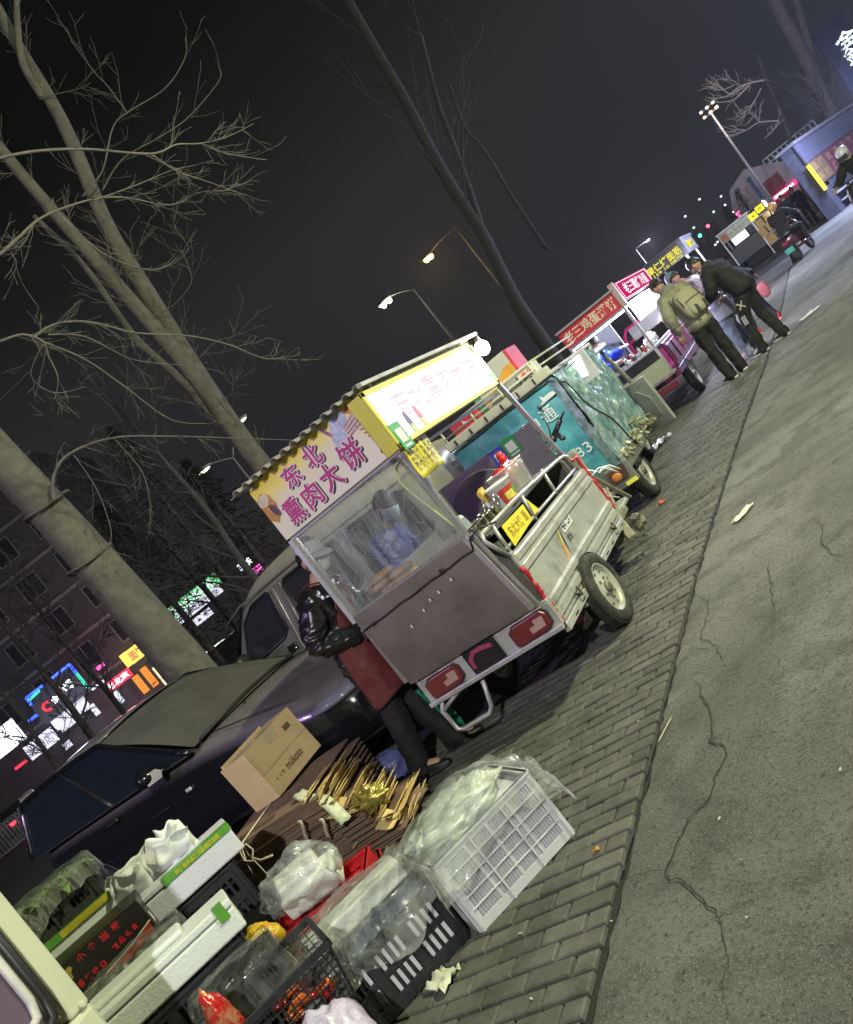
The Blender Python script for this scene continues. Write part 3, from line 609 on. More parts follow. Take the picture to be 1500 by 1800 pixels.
# plastic window, curved side screen, inner panel, counter
scr = film('scratched_plastic', (.62, .68, .68), .10, .36, 2.5, .25, .15, (6, 1, 1.2))
m = MB(); m.sheet(6, 6, lambda u, v: V((-3.355+u*.985, 4.535+.006*sin(u*7)*sin(v*5), 1.145+v*.61))); m.build('window_sheet', scr, t1, True)
m = MB(); sc_ = random.Random(8)
for k in range(46):
    x = -3.3+.9*sc_.random(); z = 1.18+.52*sc_.random(); a = radians(sc_.choice([20, 35, 50, -30, 64])) + sc_.uniform(-.2, .2); l_ = sc_.uniform(.04, .3)
    p0 = V((x, 4.529, z)); p1 = p0 + V((cos(a)*l_, 0, sin(a)*l_))
    if -3.35 < p1.x < -2.38 and 1.15 < p1.z < 1.74: m.bar(p0, p1, .0012, .0006)
m.build('window_scratch', mat('scratch_white', (.6, .62, .6), .5), t1)
m = MB(); m.bar((-3.36, 4.53, 1.76), (-3.36, 4.53, 1.10), .03, .03, up=(1, 0, 0)); m.build('window_post', mat('post_alu', (.62, .62, .66), .35, .5), t1)
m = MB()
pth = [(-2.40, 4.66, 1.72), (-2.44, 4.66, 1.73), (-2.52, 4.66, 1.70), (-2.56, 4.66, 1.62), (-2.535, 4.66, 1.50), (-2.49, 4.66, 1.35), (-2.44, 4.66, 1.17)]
m.tube(pth, .006, 6); m.build('screen_edge', mat('acrylic_lit_edge', (.75, .78, .22), .2), t1, True)  # bright yellow rim paints the light caught on the curved sheet's edge
m = MB(); pts = [V(p) for p in pth]; 
for a, b_ in zip(pts, pts[1:]): m.poly([a, b_, (-2.385, 4.66, b_.z), (-2.385, 4.66, a.z)])
m.build('side_screen', film('screen_yellow', (.55, .62, .22), .25, .5, 3, .2, .1), t1)
m = MB(); m.mm(-3.25, -2.29, 6.32, 6.345, .60, 1.40); m.build('front_board', mat('board_steel', (.20, .195, .20), .45, .6, var=.15, scale=2, dirt=(.10, .09, .10)), t1)
m = MB(); m.lathe([(.001, -.012), (.33, -.012), (.34, 0), (.33, .012), (.001, .012)], 40, Matrix.Translation((-2.93, 6.22, 1.02)) @ Matrix.Rotation(radians(80), 4, 'X')); m.build('griddle_lid', mat('griddle_black', (.07, .066, .07), .6), t1, True, bevel=.004)
card(t1, REAR(-2.64, 6.315, 1.325), .115, .14, blue); card(t1, REAR(-2.515, 6.315, 1.335), .125, .15, green)
m = MB()
for k in range(9): m.ball((-3.2+.1*k, 6.314, 1.385-.012*(k % 2)), (.006, .004, .006), 8, 5)
m.build('board_rivet', chrome, t1, True)
m = MB(); m.mm(-3.3, -2.27, 4.62, 6.3, 1.045, 1.06); m.mm(-3.3, -3.28, 4.6, 6.3, .6, 1.045); m.build('counter_top', steel, t1)
m = MB(); m.mm(-3.29, -3.275, 4.7, 6.3, 1.06, 1.18); m.build('counter_splash', steel, t1)
# work lamp at the roof corner
m = MB(); m.ball((-2.27, 6.47, 2.06), (.055, .055, .06), 14, 10); m.build('bulb', emit('bulb_glow', (1.0, .93, .80), 40), t1, True)
m = MB(); m.lathe([(.02, .055), (.028, .06), (.028, .13), (.012, .14)], 12, Matrix.Translation((-2.27, 6.47, 2.06))); m.build('bulb_holder', black, t1, True)
lamp('cart_bulb_light', (-2.17, 6.56, 2.02), 85, (1, .92, .78), .06)
# things on the counter
def bucket(x, y, z):
    t = thing('bucket', 'white plastic bucket with a red and yellow label on the cart counter', 'bucket', (x, y, z)); T = Matrix.Translation((x, y, z))
    MB().lathe([(.001, 0), (.072, 0), (.076, .01), (.093, .165), (.099, .168), (.099, .18), (.094, .182), (.090, .17), (.073, .012), (.001, .012)], 28, T, cap=False).build('pail', white_pl, t, True)
    m = MB()
    for k, (a0, a1, z0, z1, mi) in enumerate(((-1.5, .25, .035, .135, 0), (-1.1, -.1, .05, .10, 1), (-.3, .15, .06, .12, 2))):
        m.mat(mi).sheet(10, 2, lambda u, v: V(((.0775+.1*(z0+(z1-z0)*v)+.0006*(k+1))*cos(a0+(a1-a0)*u), (.0775+.1*(z0+(z1-z0)*v)+.0006*(k+1))*sin(a0+(a1-a0)*u), z0+(z1-z0)*v)), T)
    m.build('label', [mat('label_red', (.5, .05, .03), .5, var=.4, scale=40), mat('label_yellow', (.7, .6, .12), .5, var=.3, scale=50), mat('label_green', (.12, .3, .06), .5)], t)
bucket(-2.33, 5.24, 1.06)
t = thing('storage_box', 'clear plastic tub holding a red carrier bag on the cart counter', 'plastic tub', (-2.38, 5.62, 1.06))
m = MB(); M_ = Matrix.Translation((-2.40, 5.66, 1.06))
def tub(u, v):
    a = 2*pi*u; k = .82+.18*v; s = 4.0; c_, d_ = cos(a), sin(a); r_ = (abs(c_)**s+abs(d_)**s)**(-1/s)
    return V((.115*k*r_*c_, .17*k*r_*d_, .2*v))
m.sheet(32, 4, tub, M_); m.poly([tub(k/32, 0) for k in range(32)], M_); m.build('tub', film('clear_tub', (.75, .72, .68), .22, .42, 2, .25, .1), t, True, solid=.003)
MB().sheet(32, 1, lambda u, v: tub(u, 1.0)*(1+.04*v)+V((0, 0, .004)), M_).build('tub_rim', white_pl, t, solid=.006)
t = thing('carrier_bag', 'crumpled red carrier bag stuffed in the clear tub', 'bag', (-2.40, 5.68, 1.07))
m = MB(); m.ball((-2.41, 5.66, 1.22), (.095, .15, .075), 28, 18, fn=lambda d: 1+.35*fbm(d, 2.6, 4, 2)); m.ball((-2.42, 5.80, 1.30), (.03, .03, .07), 14, 12, fn=lambda d: 1+.5*fbm(d, 3, 3, 5))
m.build('bag_body', mat('bag_red', (.55, .02, .02), .3, bump=.4, bscale=30), t, True)
t = thing('spice_packet', 'small yellow and white packet standing behind the bucket', 'packet', (-2.45, 5.18, 1.0))
m = MB(); m.box((-2.43, 5.20, 1.225), (.03, .11, .09), rz=.15, rx=.15); m.build('packet', mat('packet_yellow', (.65, .45, .08), .5, var=.5, scale=40), t); m = MB(); m.box((-2.43, 5.20, 1.12), (.02, .1, .12), rz=.15); m.build('packet_base', white_pl, t)
t = thing('sauce_pot', 'row of chrome sauce pots and ladles along the counter edge', 'pot', (-2.33, 4.8, 1.06))
m = MB()
for k in range(4):
    x, y = -2.36, 4.64+k*.115; m.lathe([(.001, .01), (.045, .01), (.05, .02), (.05, .09), (.053, .092), (.053, .097), (.046, .097), (.046, .02)], 20, Matrix.Translation((x, y, 1.055)), cap=False)
m.build('pot_cup', chrome, t, True)
m = MB()
for k in range(6):
    y = 4.66+k*.085; m.tube([(-2.37, y, 1.09), (-2.33+.02*(k % 2), y+.10, 1.17+.02*(k % 3))], .005, 6); m.ball((-2.33+.02*(k % 2), y+.10, 1.175+.02*(k % 3)), (.014, .014, .014))
m.build('ladle', chrome, t, True)
t = thing('bread_pile', 'pile of flat brown breads behind the scratched window', 'bread', (-3.15, 4.78, 1.06))
for k, (dx, dy, dz) in enumerate(((0, 0, 0), (.03, .05, .045), (-.02, .0, .09), (.15, .04, 0), (.16, .02, .045), (.02, .02, .135), (.15, .03, .09))):
    m = MB(); m.ball((-3.20+dx, 4.80+dy, 1.09+dz), (.10, .10, .03), 22, 8, fn=lambda d: 1+.12*fbm(d, 2, 3, k)); m.build('flatbread', mat('bread_crust', (.42, .22, .09), .7, var=.4, scale=14, bump=.3, bscale=30), t, True)
t = thing('plastic_wrap', 'scrunched clear plastic clipped to the cart post beside the griddle lid', 'plastic wrap', (-2.62, 4.9, 1.0))
m = MB(); m.ball((-2.56, 4.95, 1.15), (.05, .06, .09), 20, 14, fn=lambda d: 1+.5*fbm(d, 2.5, 4, 9)); m.build('wrap', film('wrap_blue', (.65, .72, .85), .3, .8, 8), t, True)
# ================================================================ second three-wheeler: teal tarpaulin over the load
t2 = thing('cargo_tricycle', 'covered cargo tricycle wrapped in a teal printed tarpaulin and silver foil', 'tricycle', (-3.0, 9.0, 0))
teal = mat('tarp_teal', (.075, .31, .33), .4, var=.25, scale=5, dirt=(.025, .20, .27), dscale=3.5, damt=.7, bump=.25, bscale=9)
m = MB(); m.sheet(40, 30, lambda u, v: V((-3.72+1.27*u, 8.0 + .018*fbm((u*3, v*3, 1), 1.5, 3) - .02*sin(u*pi), .60+.97*v+.02*sin(u*5)*(1-v))))
tarp = m.build('rear_tarp', teal, t2, True)
pale = mat('tarp_print', (.55, .62, .58), .5, var=.1)
m = MB(); T = REAR(-2.85, 7.955, 1.1)
for s, x, y, w, h in (('通', .17, .21, .15, .15), ('中', -.02, .20, .14, .16), ('吉', -.19, .16, .13, .14), ('运', .0, -.20, .15, .15), ('出', -.16, -.06, .12, .14), ('8', .19, -.25, .065, .10), ('3', .28, -.25, .065, .10)): m.text(s, w, h, T @ Matrix.Translation((x, y, 0)), .004, .004)
m.prism([(.20, .40), (.23, .36), (.30, .365), (.40, .345), (.40, .33), (.33, .32), (.24, .315), (.18, .31), (.17, .325), (.205, .335), (.205, .375)], .003, .005, T)
m.build('tarp_lettering', pale, t2)
foil = mat('silver_foil', (.30, .42, .44), .34, .5, var=.5, scale=11, bump=.6, bscale=16, dirt=(.05, .27, .29), dscale=5, damt=.95)
m = MB()
def foilfn(u, v):
    y = 7.93+1.75*u; z = .50+1.08*v; q = (y*4.2, z*1.6, 0)
    return V((-2.43 + .035*fbm(q, 1.8, 4) + .03*sin(v*pi) + .022*ridge(q, 2.8, 3), y + .03*nz(q, 2, 6), z + .02*fbm(q, 2, 3)))
m.sheet(60, 44, foilfn); m.sheet(10, 44, lambda u, v: V((-2.50+.09*u + .01*fbm((u, v*3, 0), 3), 7.95-.02*u, .55+1.0*v)))
m.build('foil_cover', foil, t2)
m = MB(); m.tube([(-2.50, 7.90, 1.58)]+[(-2.40+.02*sin(k*1.3)+.12*k/9, 7.93+1.0*k/9*.45, 1.56-1.0*k/9) for k in range(1, 10)], .008, 7); m.tube([(-3.0, 7.9, 1.69), (-2.6, 7.92, 1.69), (-2.42, 8.1, 1.62), (-2.36, 8.6, 1.58)], .006, 6); m.build('bungee_cord', black, t2, True)
cream = mat('panel_cream', (.34, .36, .27), .5, var=.1, dirt=(.2, .2, .15))
m = MB(); m.mm(-3.72, -2.42, 7.94, 8.02, 1.585, 1.68); m.mm(-3.72, -2.40, 7.96, 9.7, 1.58, 1.62); m.build('roof_slab', cream, t2, bevel=.012, seg=2)
m = MB(); m.mm(-3.66, -2.46, 7.93, 7.945, 1.56, 1.575)
for k in range(6): m.mm(-3.6+.2*k, -3.585+.2*k, 7.925, 7.945, 1.60, 1.66)
m.build('roof_seal', black, t2)
m = MB()
for z in (1.72, 1.80): m.tube([(-3.68, 7.97, z), (-2.55, 7.97, z)], .012, 6); m.tube([(-2.55, 7.97, z), (-2.52, 9.6, z)], .012, 6)
for x in (-3.68, -3.3, -2.93, -2.55): m.tube([(x, 7.97, 1.62), (x, 7.97, 1.81)], .012, 6)
m.build('roof_rack', cream, t2, True)
m = MB(); m.mm(-3.6, -2.44, 8.0, 10.0, .42, .60); m.build('cargo_bed', mat('bed_grey', (.2, .22, .2), .5, .4, dirt=(.1, .1, .08)), t2, bevel=.01)
m = MB(); m.mm(-2.62, -2.36, 7.96, 8.0, .36, .56); m.mm(-3.62, -3.36, 7.96, 8.0, .36, .56); m.mm(-3.62, -2.36, 7.97, 8.01, .33, .37); m.build('rear_beam', mat('bed_grey', (.2, .22, .2)), t2, bevel=.008)
m = MB(); m.prism([(-.10, -.06), (.08, -.06), (.10, .06), (-.09, .07)], 0, .02, REAR(-2.50, 7.955, .47)); tl = m.build('tail_light', mat('lens_smoke', (.10, .05, .04), .2), t2)
m = MB(); m.ball((-2.52, 7.935, .46), (.05, .008, .04)); m.build('indicator', mat('lens_orange', (.5, .2, .05), .3), tl, True)
m = MB(); m.mm(-2.49, -2.37, 7.945, 7.953, .335, .375); m.build('reflector', mat('reflector_yellow', (.75, .75, .10), .3), t2)
m = MB(); m.mm(-2.43, -2.37, 7.98, 9.0, .44, .62); m.build('fender', mat('bed_grey', (.2, .22, .2)), t2, bevel=.02, seg=2)
wheel(t2, (-2.52, 8.62, .28), .28, .12); wheel(t2, (-3.5, 8.62, .28), .28, .12)
m = MB(); m.mm(-3.4, -2.6, 10.0, 10.9, .35, .75); m.mm(-3.5, -2.5, 9.9, 10.7, 1.45, 1.52); m.bar((-2.52, 9.85, .6), (-2.52, 9.9, 1.5), .05); m.bar((-3.48, 9.85, .6), (-3.48, 9.9, 1.5), .05); m.bar((-2.55, 10.85, .7), (-2.6, 10.65, 1.5), .05); m.bar((-3.45, 10.85, .7), (-3.4, 10.65, 1.5), .05)
m.build('cab', mat('cab_grey', (.30, .31, .30), .4, .4, dirt=(.15, .15, .12)), t2, bevel=.02, seg=2)
wheel(t2, (-3.0, 11.1, .27), .27, .1, 'front_wheel')
dm = frame((-2.50, 9.80, .0), (.55, -.30, 0), (0, 0, 1))
m = MB(); m.mm(0, .42, .40, .98, -.02, .02, dm); m.mm(0, .03, .98, 1.12, -.02, .02, dm)
door = m.build('cab_door', mat('door_silver', (.42, .42, .40), .4, .5, dirt=(.2, .2, .17)), t2, bevel=.012, seg=2)
m = MB(); m.prism([(.08, .52), (.33, .50), (.34, .74), (.22, .88), (.09, .86)], .02, .032, dm); m.build('door_recess', mat('door_shade', (.25, .25, .24), .5, .4), door, bevel=.01, seg=2)
m = MB(); m.box((.30, .92, .045), (.09, .022, .03), dm, rz=.5); m.build('door_handle', chrome, door, bevel=.005)
m = MB(); m.mm(-2.47, -2.23, 8.62, 8.66, 1.30, 1.60); scb = m.build('display_case', mat('case_grey', (.4, .4, .42), .4), t2)
m = MB(); m.poly([(-2.45, 8.612, 1.38), (-2.33, 8.612, 1.36), (-2.28, 8.612, 1.575), (-2.45, 8.612, 1.58)]); m.build('lit_screen', emit('screen_white', (.95, .97, 1), 2.2), scb)
m = MB(); m.mm(-2.44, -2.36, 8.606, 8.61, 1.535, 1.55); m.build('screen_notch', black, scb)
rj = random.Random(2); m = MB()
for k in range(60):
    c_ = V((-2.38+rj.uniform(-.05, .06), rj.uniform(8.0, 9.6), .52+abs(rj.gauss(0, .07)))); m.box(c_, (rj.uniform(.02, .05), rj.uniform(.03, .12), rj.uniform(.006, .03)), rz=rj.uniform(0, 3), rx=rj.uniform(-.8, .8), ry=rj.uniform(-.8, .8))
m.build('foil_scraps', mat('scrap_mixed', (.38, .36, .24), .35, .3, island=.7), t2)
# boxes riding on its roof
def carton_simple(name, label, cat, c, s, rz, mcol, rx=0, ry=0, group=None):
    t = thing(name, label, cat, (c[0], c[1], c[2]-s[2]/2), group, 0)
    m = MB(Matrix.Translation(c) @ Matrix.Rotation(rz, 4, 'Z') @ Matrix.Rotation(ry, 4, 'Y') @ Matrix.Rotation(rx, 4, 'X')); m.box((0, 0, 0), s); m.build('carton', mcol, t, bevel=.004)
    return t, (Matrix.Translation(c) @ Matrix.Rotation(rz, 4, 'Z') @ Matrix.Rotation(ry, 4, 'Y') @ Matrix.Rotation(rx, 4, 'X'))
tq, Mq = carton_simple('cardboard_box', 'tall grey-green carton with orange tape on the tricycle roof', 'box', (-2.95, 8.3, 1.865), (.46, .35, .37), 0, mat('carton_greygreen', (.36, .37, .30), .7, var=.08))
F = Mq @ REAR(0, -.176, 0)
MB().prism([(-.23, -.165), (.23, -.03), (.23, .06), (.12, .045), (.0, -.03), (-.23, -.10)], 0, .002, F).build('packing_tape', mat('tape_orange', (.50, .27, .03), .3), tq)
MB().text('易碎', .12, .06, F @ Matrix.Translation((-.06, .06, .0)), .002).text('小心', .10, .05, F @ Matrix.Translation((-.08, -.01, .0)), .002).build('lettering', mat('print_grey', (.12, .13, .11), .6), tq)
m = MB(); m.mm(.18, .24, -.17, -.02, -.178, .06, Mq) if False else None
m = MB(Mq); m.mm(.232, .262, -.175, .17, -.17, .18); m.build('red_flap', mat('carton_red', (.42, .03, .04), .5, var=.4, scale=14), tq, bevel=.004)
m = MB(Mq); m.mm(-.31, -.235, -.17, .1, -.185, .14); m.build('green_sleeve', mat('sleeve_green', (.05, .20, .10), .5, var=.3), tq, bevel=.004)
tq, Mq2 = carton_simple('cardboard_box', 'low cream and red printed carton in front of the tall roof carton', 'box', (-2.63, 8.12, 1.735), (.20, .18, .11), .05, mat('carton_cream', (.45, .45, .38), .7))
MB().text('食品', .13, .07, Mq2 @ REAR(0, -.092, .0), .001, .02).build('lettering', mat('label_red', (.5, .05, .03)), tq)
tq, Mq3 = carton_simple('storage_box', 'plain grey lidded box under the roof rack of the tricycle', 'box', (-2.90, 8.05, 1.725), (.30, .12, .09), 0, mat('box_greygreen', (.27, .29, .24), .5))
tq, Mq3 = carton_simple('cardboard_box', 'bright red carton with a white mark on the left of the tricycle roof', 'box', (-3.42, 8.06, 1.735), (.30, .16, .12), 0, mat('carton_red', (.42, .03, .04)))
MB().text('卜', .05, .06, Mq3 @ REAR(.02, -.082, 0), .001, .02).build('lettering', white_pl, tq)
tq, Mq3 = carton_simple('storage_box', 'black box strapped beside the red carton on the tricycle roof', 'box', (-3.64, 8.06, 1.735), (.13, .15, .12), 0, black)
# ================================================================ third stall: magenta tricycle with a red banner
t3 = thing('food_cart', 'magenta three-wheeled stall with a red banner and white counter', 'food cart', (-3.0, 14.4, 0))
mag = mat('magenta_paint', (.22, .02, .10), .3, .2, var=.2, dirt=(.08, .02, .05), coat=.4)
m = MB(); m.mm(-3.50, -2.50, 12.9, 12.96, 1.735, 2.0); m.build('banner_board', mat('banner_red', (.48, .025, .035), .5, var=.12), t3)
m = MB(); m.text('老三鸡蛋灌饼', .90, .18, REAR(-3.0, 12.897, 1.865), .002, .012); m.build('banner_lettering', mat('letter_ivory', (.62, .60, .48), .5), t3)
m = MB(); m.mm(-3.52, -2.48, 12.86, 15.9, 2.0, 2.03); m.build('roof', mat('roof_tin', (.33, .33, .31)), t3)
m = MB(); m.mm(-2.52, -2.44, 12.88, 12.97, 1.72, 2.10); m.mm(-2.52, -2.46, 12.95, 16.1, 1.78, 2.08); m.build('sign_box', mat('box_taupe', (.35, .26, .26), .5), t3)
m = MB(); T = SIDE(-2.458, 14.55, 1.93); m.mm(-1.45, 1.45, -.15, .15, 0, .004, T); m.build('sign_face', emit('sign_magenta', (.80, .015, .17), .75), t3)
m = MB(); m.text('老三碳烤冷面', 2.2, .19, T, .006, .012)
for a, b_, c_, d_ in ((-1.4, 1.4, .125, .135), (-1.4, 1.4, -.135, -.125), (-1.4, -1.385, -.135, .135), (1.385, 1.4, -.135, .135)): m.mm(a, b_, c_, d_, .004, .008, T)
m.build('sign_lettering', emit('letter_glow', (1, .85, .93), 1.6), t3)
alu = mat('slotted_angle', (.5, .5, .5), .4, .7)
m = MB()
for x, y in ((-3.48, 12.95), (-2.52, 12.95), (-2.52, 15.9), (-3.48, 15.9)): m.bar((x, y, .55), (x, y, 2.0), .04, .04, up=(1, 0, 0))
for z in (1.0, .56): m.bar((-3.48, 12.93, z), (-2.52, 12.93, z), .035); m.bar((-2.52, 12.93, z), (-2.52, 15.9, z), .035)
m.bar((-3.5, 12.94, 1.72), (-2.5, 12.94, 1.72), .05, .03); m.mat(1)
for k in range(18): m.mm(-2.527, -2.513, 12.905, 12.912, 1.05+.036*k, 1.065+.036*k)
for k in range(24): m.mm(-3.46+.04*k, -3.445+.04*k, 12.905, 12.912, .552, .567)
for k in range(24): m.mm(-3.46+.04*k, -3.445+.04*k, 12.905, 12.912, 1.712, 1.727)
m.build('canopy_frame', [alu, black], t3)
m = MB(); m.mm(-3.46, -2.54, 12.92, 12.94, .58, .83); m.build('counter_front', mat('counter_sage', (.33, .36, .26), .5, var=.1, dirt=(.2, .22, .16)), t3)
m = MB(); m.mm(-3.46, -2.54, 12.94, 12.955, .83, .985); m.build('counter_band', black, t3)
m = MB(); m.mm(-3.48, -2.5, 12.93, 14.3, .985, 1.0); m.build('counter_top', steel, t3)
m = MB(); m.mm(-3.5, -2.47, 13.2, 15.9, .45, .56); m.mm(-2.50, -2.46, 13.3, 15.9, .56, .98); m.mm(-3.5, -3.46, 13.3, 15.9, .56, .98); m.mm(-3.4, -2.6, 15.9, 16.9, .35, .8)
m.build('cargo_bed', mag, t3, bevel=.015, seg=2)
m = MB()
for k in range(5): m.mm(-2.465, -2.445, 13.4+.5*k, 13.75+.5*k, .62, .92)
m.build('bed_panel', mag, t3, bevel=.02, seg=2)
m = MB(); m.mm(-3.45, -2.55, 12.98, 13.1, .36, .44); m.build('rear_beam', mat('maroon_paint', (.16, .02, .04), .4, dirt=(.06, .02, .03)), t3, bevel=.01)
wheel(t3, (-2.53, 14.0, .29), .29, .13); wheel(t3, (-3.47, 14.0, .29), .29, .13); wheel(t3, (-3.0, 17.0, .28), .28, .1, 'front_wheel')
m = MB(); m.tube([(-3.35, 15.6, 1.02), (-3.35, 15.6, 1.30), (-3.25, 15.6, 1.42), (-2.75, 15.6, 1.42), (-2.62, 15.6, 1.30), (-2.62, 15.6, 1.0)], .035, 8); m.tube([(-3.3, 15.6, 1.2), (-2.65, 15.6, 1.2)], .03, 8); m.build('cab_hoop', mat('hoop_pink', (.5, .03, .16), .3, coat=.5), t3, True)
m = MB(); m.mm(-3.2, -2.6, 15.5, 15.55, 1.18, 1.4); m.build('cab_screen', mat('cab_board', (.30, .29, .30), .5), t3)
m = MB(); m.mm(-3.45, -2.56, 13.0, 13.03, 1.67, 1.69); m.build('tube_light', emit('tube_white', (.93, .96, 1.0), 20), t3)
m = MB(); m.mm(-2.60, -2.56, 13.2, 15.6, 1.70, 1.715); m.build('tube_light', emit('tube_white', (.93, .96, 1.0), 20), t3)
m = MB(); m.sheet(6, 4, lambda u, v: V((-2.49+.004*sin(u*20), 13.15+2.5*u, 1.42+.32*v))); m.build('side_curtain', mat('curtain_white', (.55, .58, .62), .4, var=.15, scale=3, stretch=(1, 6, 1)), t3, True)
m = MB(); m.mm(-3.42, -3.40, 13.2, 15.5, 1.05, 1.7); m.build('back_curtain', mat('curtain_navy', (.02, .025, .05), .6), t3)
lamp('stall_light', (-2.85, 13.5, 1.62), 110, (.82, .88, 1.0), .2); lamp('stall_light', (-2.35, 14.6, 1.70), 300, (.80, .78, 1.0), .2)
# goods on its counter
gcol = [mat('tub_white', (.7, .7, .74), .4), mat('tub_clear', (.5, .52, .58), .2), mat('tub_red', (.45, .03, .06), .4), mat('tub_dark', (.05, .05, .06), .4)]
rg = random.Random(12)
for k in range(9):
    x, y = -3.02+.055*k + rg.uniform(-.02, .02), 13.02+rg.uniform(0, .25); h = rg.uniform(.07, .16); t = thing('sauce_jar', ['white', 'clear', 'red', 'dark'][k % 4] + ' sauce jar with a ' + ['red', 'dark', 'white', 'clear'][k % 4] + ' lid on the stall counter, ' + ['nearest the vendor', 'second closest to the vendor', 'just left of centre', 'left of the middle', 'at the centre', 'just right of centre', 'closer to the white bags', 'beside the small white bag', 'nearest the corner post'][k], 'jar', (x, y, 1.0), 'jars on the white counter')
    T = Matrix.Translation((x, y, 1.0)); r_ = rg.uniform(.022, .035)
    MB().lathe([(.001, 0), (r_, 0), (r_*1.05, h*.8), (r_*.8, h*.9)], 12, T).build('jar', gcol[k % 4], t, True); MB().lathe([(r_*.82, h*.9), (r_*.82, h*1.05), (.001, h*1.06)], 12, T).build('lid', gcol[(k+2) % 4], t, True)
for k, (x, y, z, r_) in enumerate(((-2.62, 13.3, 1.08, .09), (-2.60, 13.62, 1.10, .11), (-2.66, 14.0, 1.08, .1))):
    t = thing('carrier_bag', ['small', 'bulging', 'folded'][k] + ' white plastic bag on the magenta stall counter ' + ['beside the corner post', 'behind the corner post', 'farthest from the vendor'][k], 'bag', (x, y, z-r_*.8), 'white bags on the stall counter')
    m = MB(); m.ball((x, y, z), (r_*.7, r_, r_*.9), 18, 14, fn=lambda d: 1+.5*fbm(d, 2.5, 4, k)); m.build('bag', film('bag_white', (.8, .8, .88), .5, .9, 9), t, True)
t = thing('wash_bottle', 'green-capped bottle with a yellow label hanging at the stall corner', 'bottle', (-3.36, 12.82, .92))
m = MB(); m.lathe([(.001, 0), (.075, .0), (.085, .03), (.085, .15), (.06, .2), (.03, .23)], 20, Matrix.Translation((-3.38, 12.80, .84))); m.build('bottle', mat('bottle_dark', (.03, .06, .05), .3), t, True)
m = MB(); m.sheet(8, 1, lambda u, v: V((-3.38+.088*cos(radians(200+90*u)), 12.80+.088*sin(radians(200+90*u)), .88+.1*v))); m.build('label', mat('label_lime', (.7, .75, .08), .5), t, True)
MB().lathe([(.034, .23), (.034, .27), (.001, .275)], 14, Matrix.Translation((-3.38, 12.8, .84))).build('cap', green, t, True)
# ================================================================ fourth stall: yellow LED sign
t4 = thing('food_cart', 'dark stall with glowing yellow LED lettering on its sign', 'food cart', (-3.0, 23.5, 0))
m = MB(); m.mm(-3.5, -2.5, 22.5, 22.6, 1.90, 2.26); m.mm(-2.5, -2.42, 22.55, 25, 1.90, 2.30); m.mm(-3.5, -2.4, 22.45, 25.2, 2.28, 2.33); m.build('sign_board', mat('sign_black', (.015, .015, .02), .4), t4)
ly = emit('led_yellow', (.95, .86, .05), 1.3)
m = MB(); m.text('果仁烤面筋', .92, .20, REAR(-3.0, 22.495, 2.11), .004, .008); m.build('led_lettering', ly, t4)
m = MB(); m.text('159 10 0870', .80, .07, REAR(-2.98, 22.495, 1.955), .004, .0); m.build('led_number', ly, t4)
m = MB(); m.text('面筋', 1.6, .22, SIDE(-2.415, 23.9, 2.10), .004, .03); m.build('led_side_lettering', ly, t4)
m = MB(); m.mm(-3.5, -2.5, 22.55, 25.2, .5, 1.0); m.build('cart_body', mat('cart_dark', (.05, .05, .055), .4, .4), t4, bevel=.02)
m = MB()
for x in (-3.48, -2.52):
    for y in (22.6, 25.1): m.bar((x, y, .5), (x, y, 2.28), .04, up=(1, 0, 0))
m.build('canopy_frame', alu, t4)
wheel(t4, (-2.53, 23.6, .28), .28, .12); wheel(t4, (-3.47, 23.6, .28), .28, .12)
m = MB(); m.mm(-2.62, -2.5, 22.62, 23.2, 1.62, 1.74); m.build('flood_lamp', emit('flood_white', (1, 1, 1), 12), t4, bevel=.02)
lamp('stall_light', (-2.2, 22.3, 1.6), 420, (.82, .84, 1.0), .2)
# ================================================================ fifth stall: snack cart with cartons
t5 = thing('food_cart', 'far snack cart with a picture menu and a white lit window', 'food cart', (-2.5, 41, 0))
m = MB(); m.mm(-3.1, -1.7, 40, 42.4, .45, 1.15); m.build('cart_body', mat('cart_dark', (.05, .05, .055)), t5, bevel=.03)
m = MB(); m.mm(-3.1, -1.72, 39.95, 40, 1.55, 1.95); m.build('menu_board', mat('menu_grey', (.45, .47, .44), .5, var=.3, scale=14), t5)
m = MB()
for k in range(5): m.text('菜单面饼鸡'[k], .13, .13, REAR(-2.6+.2*k, 39.94, 1.72), .004, .02)
m.build('menu_lettering', emit('menu_yellow', (.55, .60, .1), .5), t5)
m = MB(); m.mm(-3.05, -2.75, 39.93, 39.945, 1.58, 1.9); m.build('menu_picture', mat('menu_food', (.4, .14, .08), .5, var=.7, scale=12), t5)
m = MB(); m.mm(-2.75, -2.1, 39.98, 40, 1.2, 1.52); m.build('lit_window', emit('window_white', (.8, .88, 1), 2.0), t5)
m = MB()
for x in (-3.08, -1.73): m.bar((x, 39.98, .45), (x, 39.98, 1.97), .05, up=(1, 0, 0)); m.bar((x, 42.3, .45), (x, 42.3, 1.97), .05, up=(1, 0, 0))
m.mm(-3.15, -1.65, 39.9, 42.5, 1.97, 2.02); m.build('canopy_frame', alu, t5)
wheel(t5, (-1.85, 41.6, .28), .28, .12); wheel(t5, (-2.95, 41.6, .28), .28, .12)
m = MB(); m.text('烤', .2, .2, REAR(-1.95, 39.9, 2.15), .004, .03); m.build('led_lettering', emit('led_pink', (1, .1, .3), 4), t5)
cb = mat('carton_tan', (.50, .30, .10), .7, var=.1); cy_ = emit('lantern_yellow', (.9, .82, .03), 1.5)
names = ['bottom', 'second', 'left of the second row', 'right of the second row', 'third row left', 'third row right']
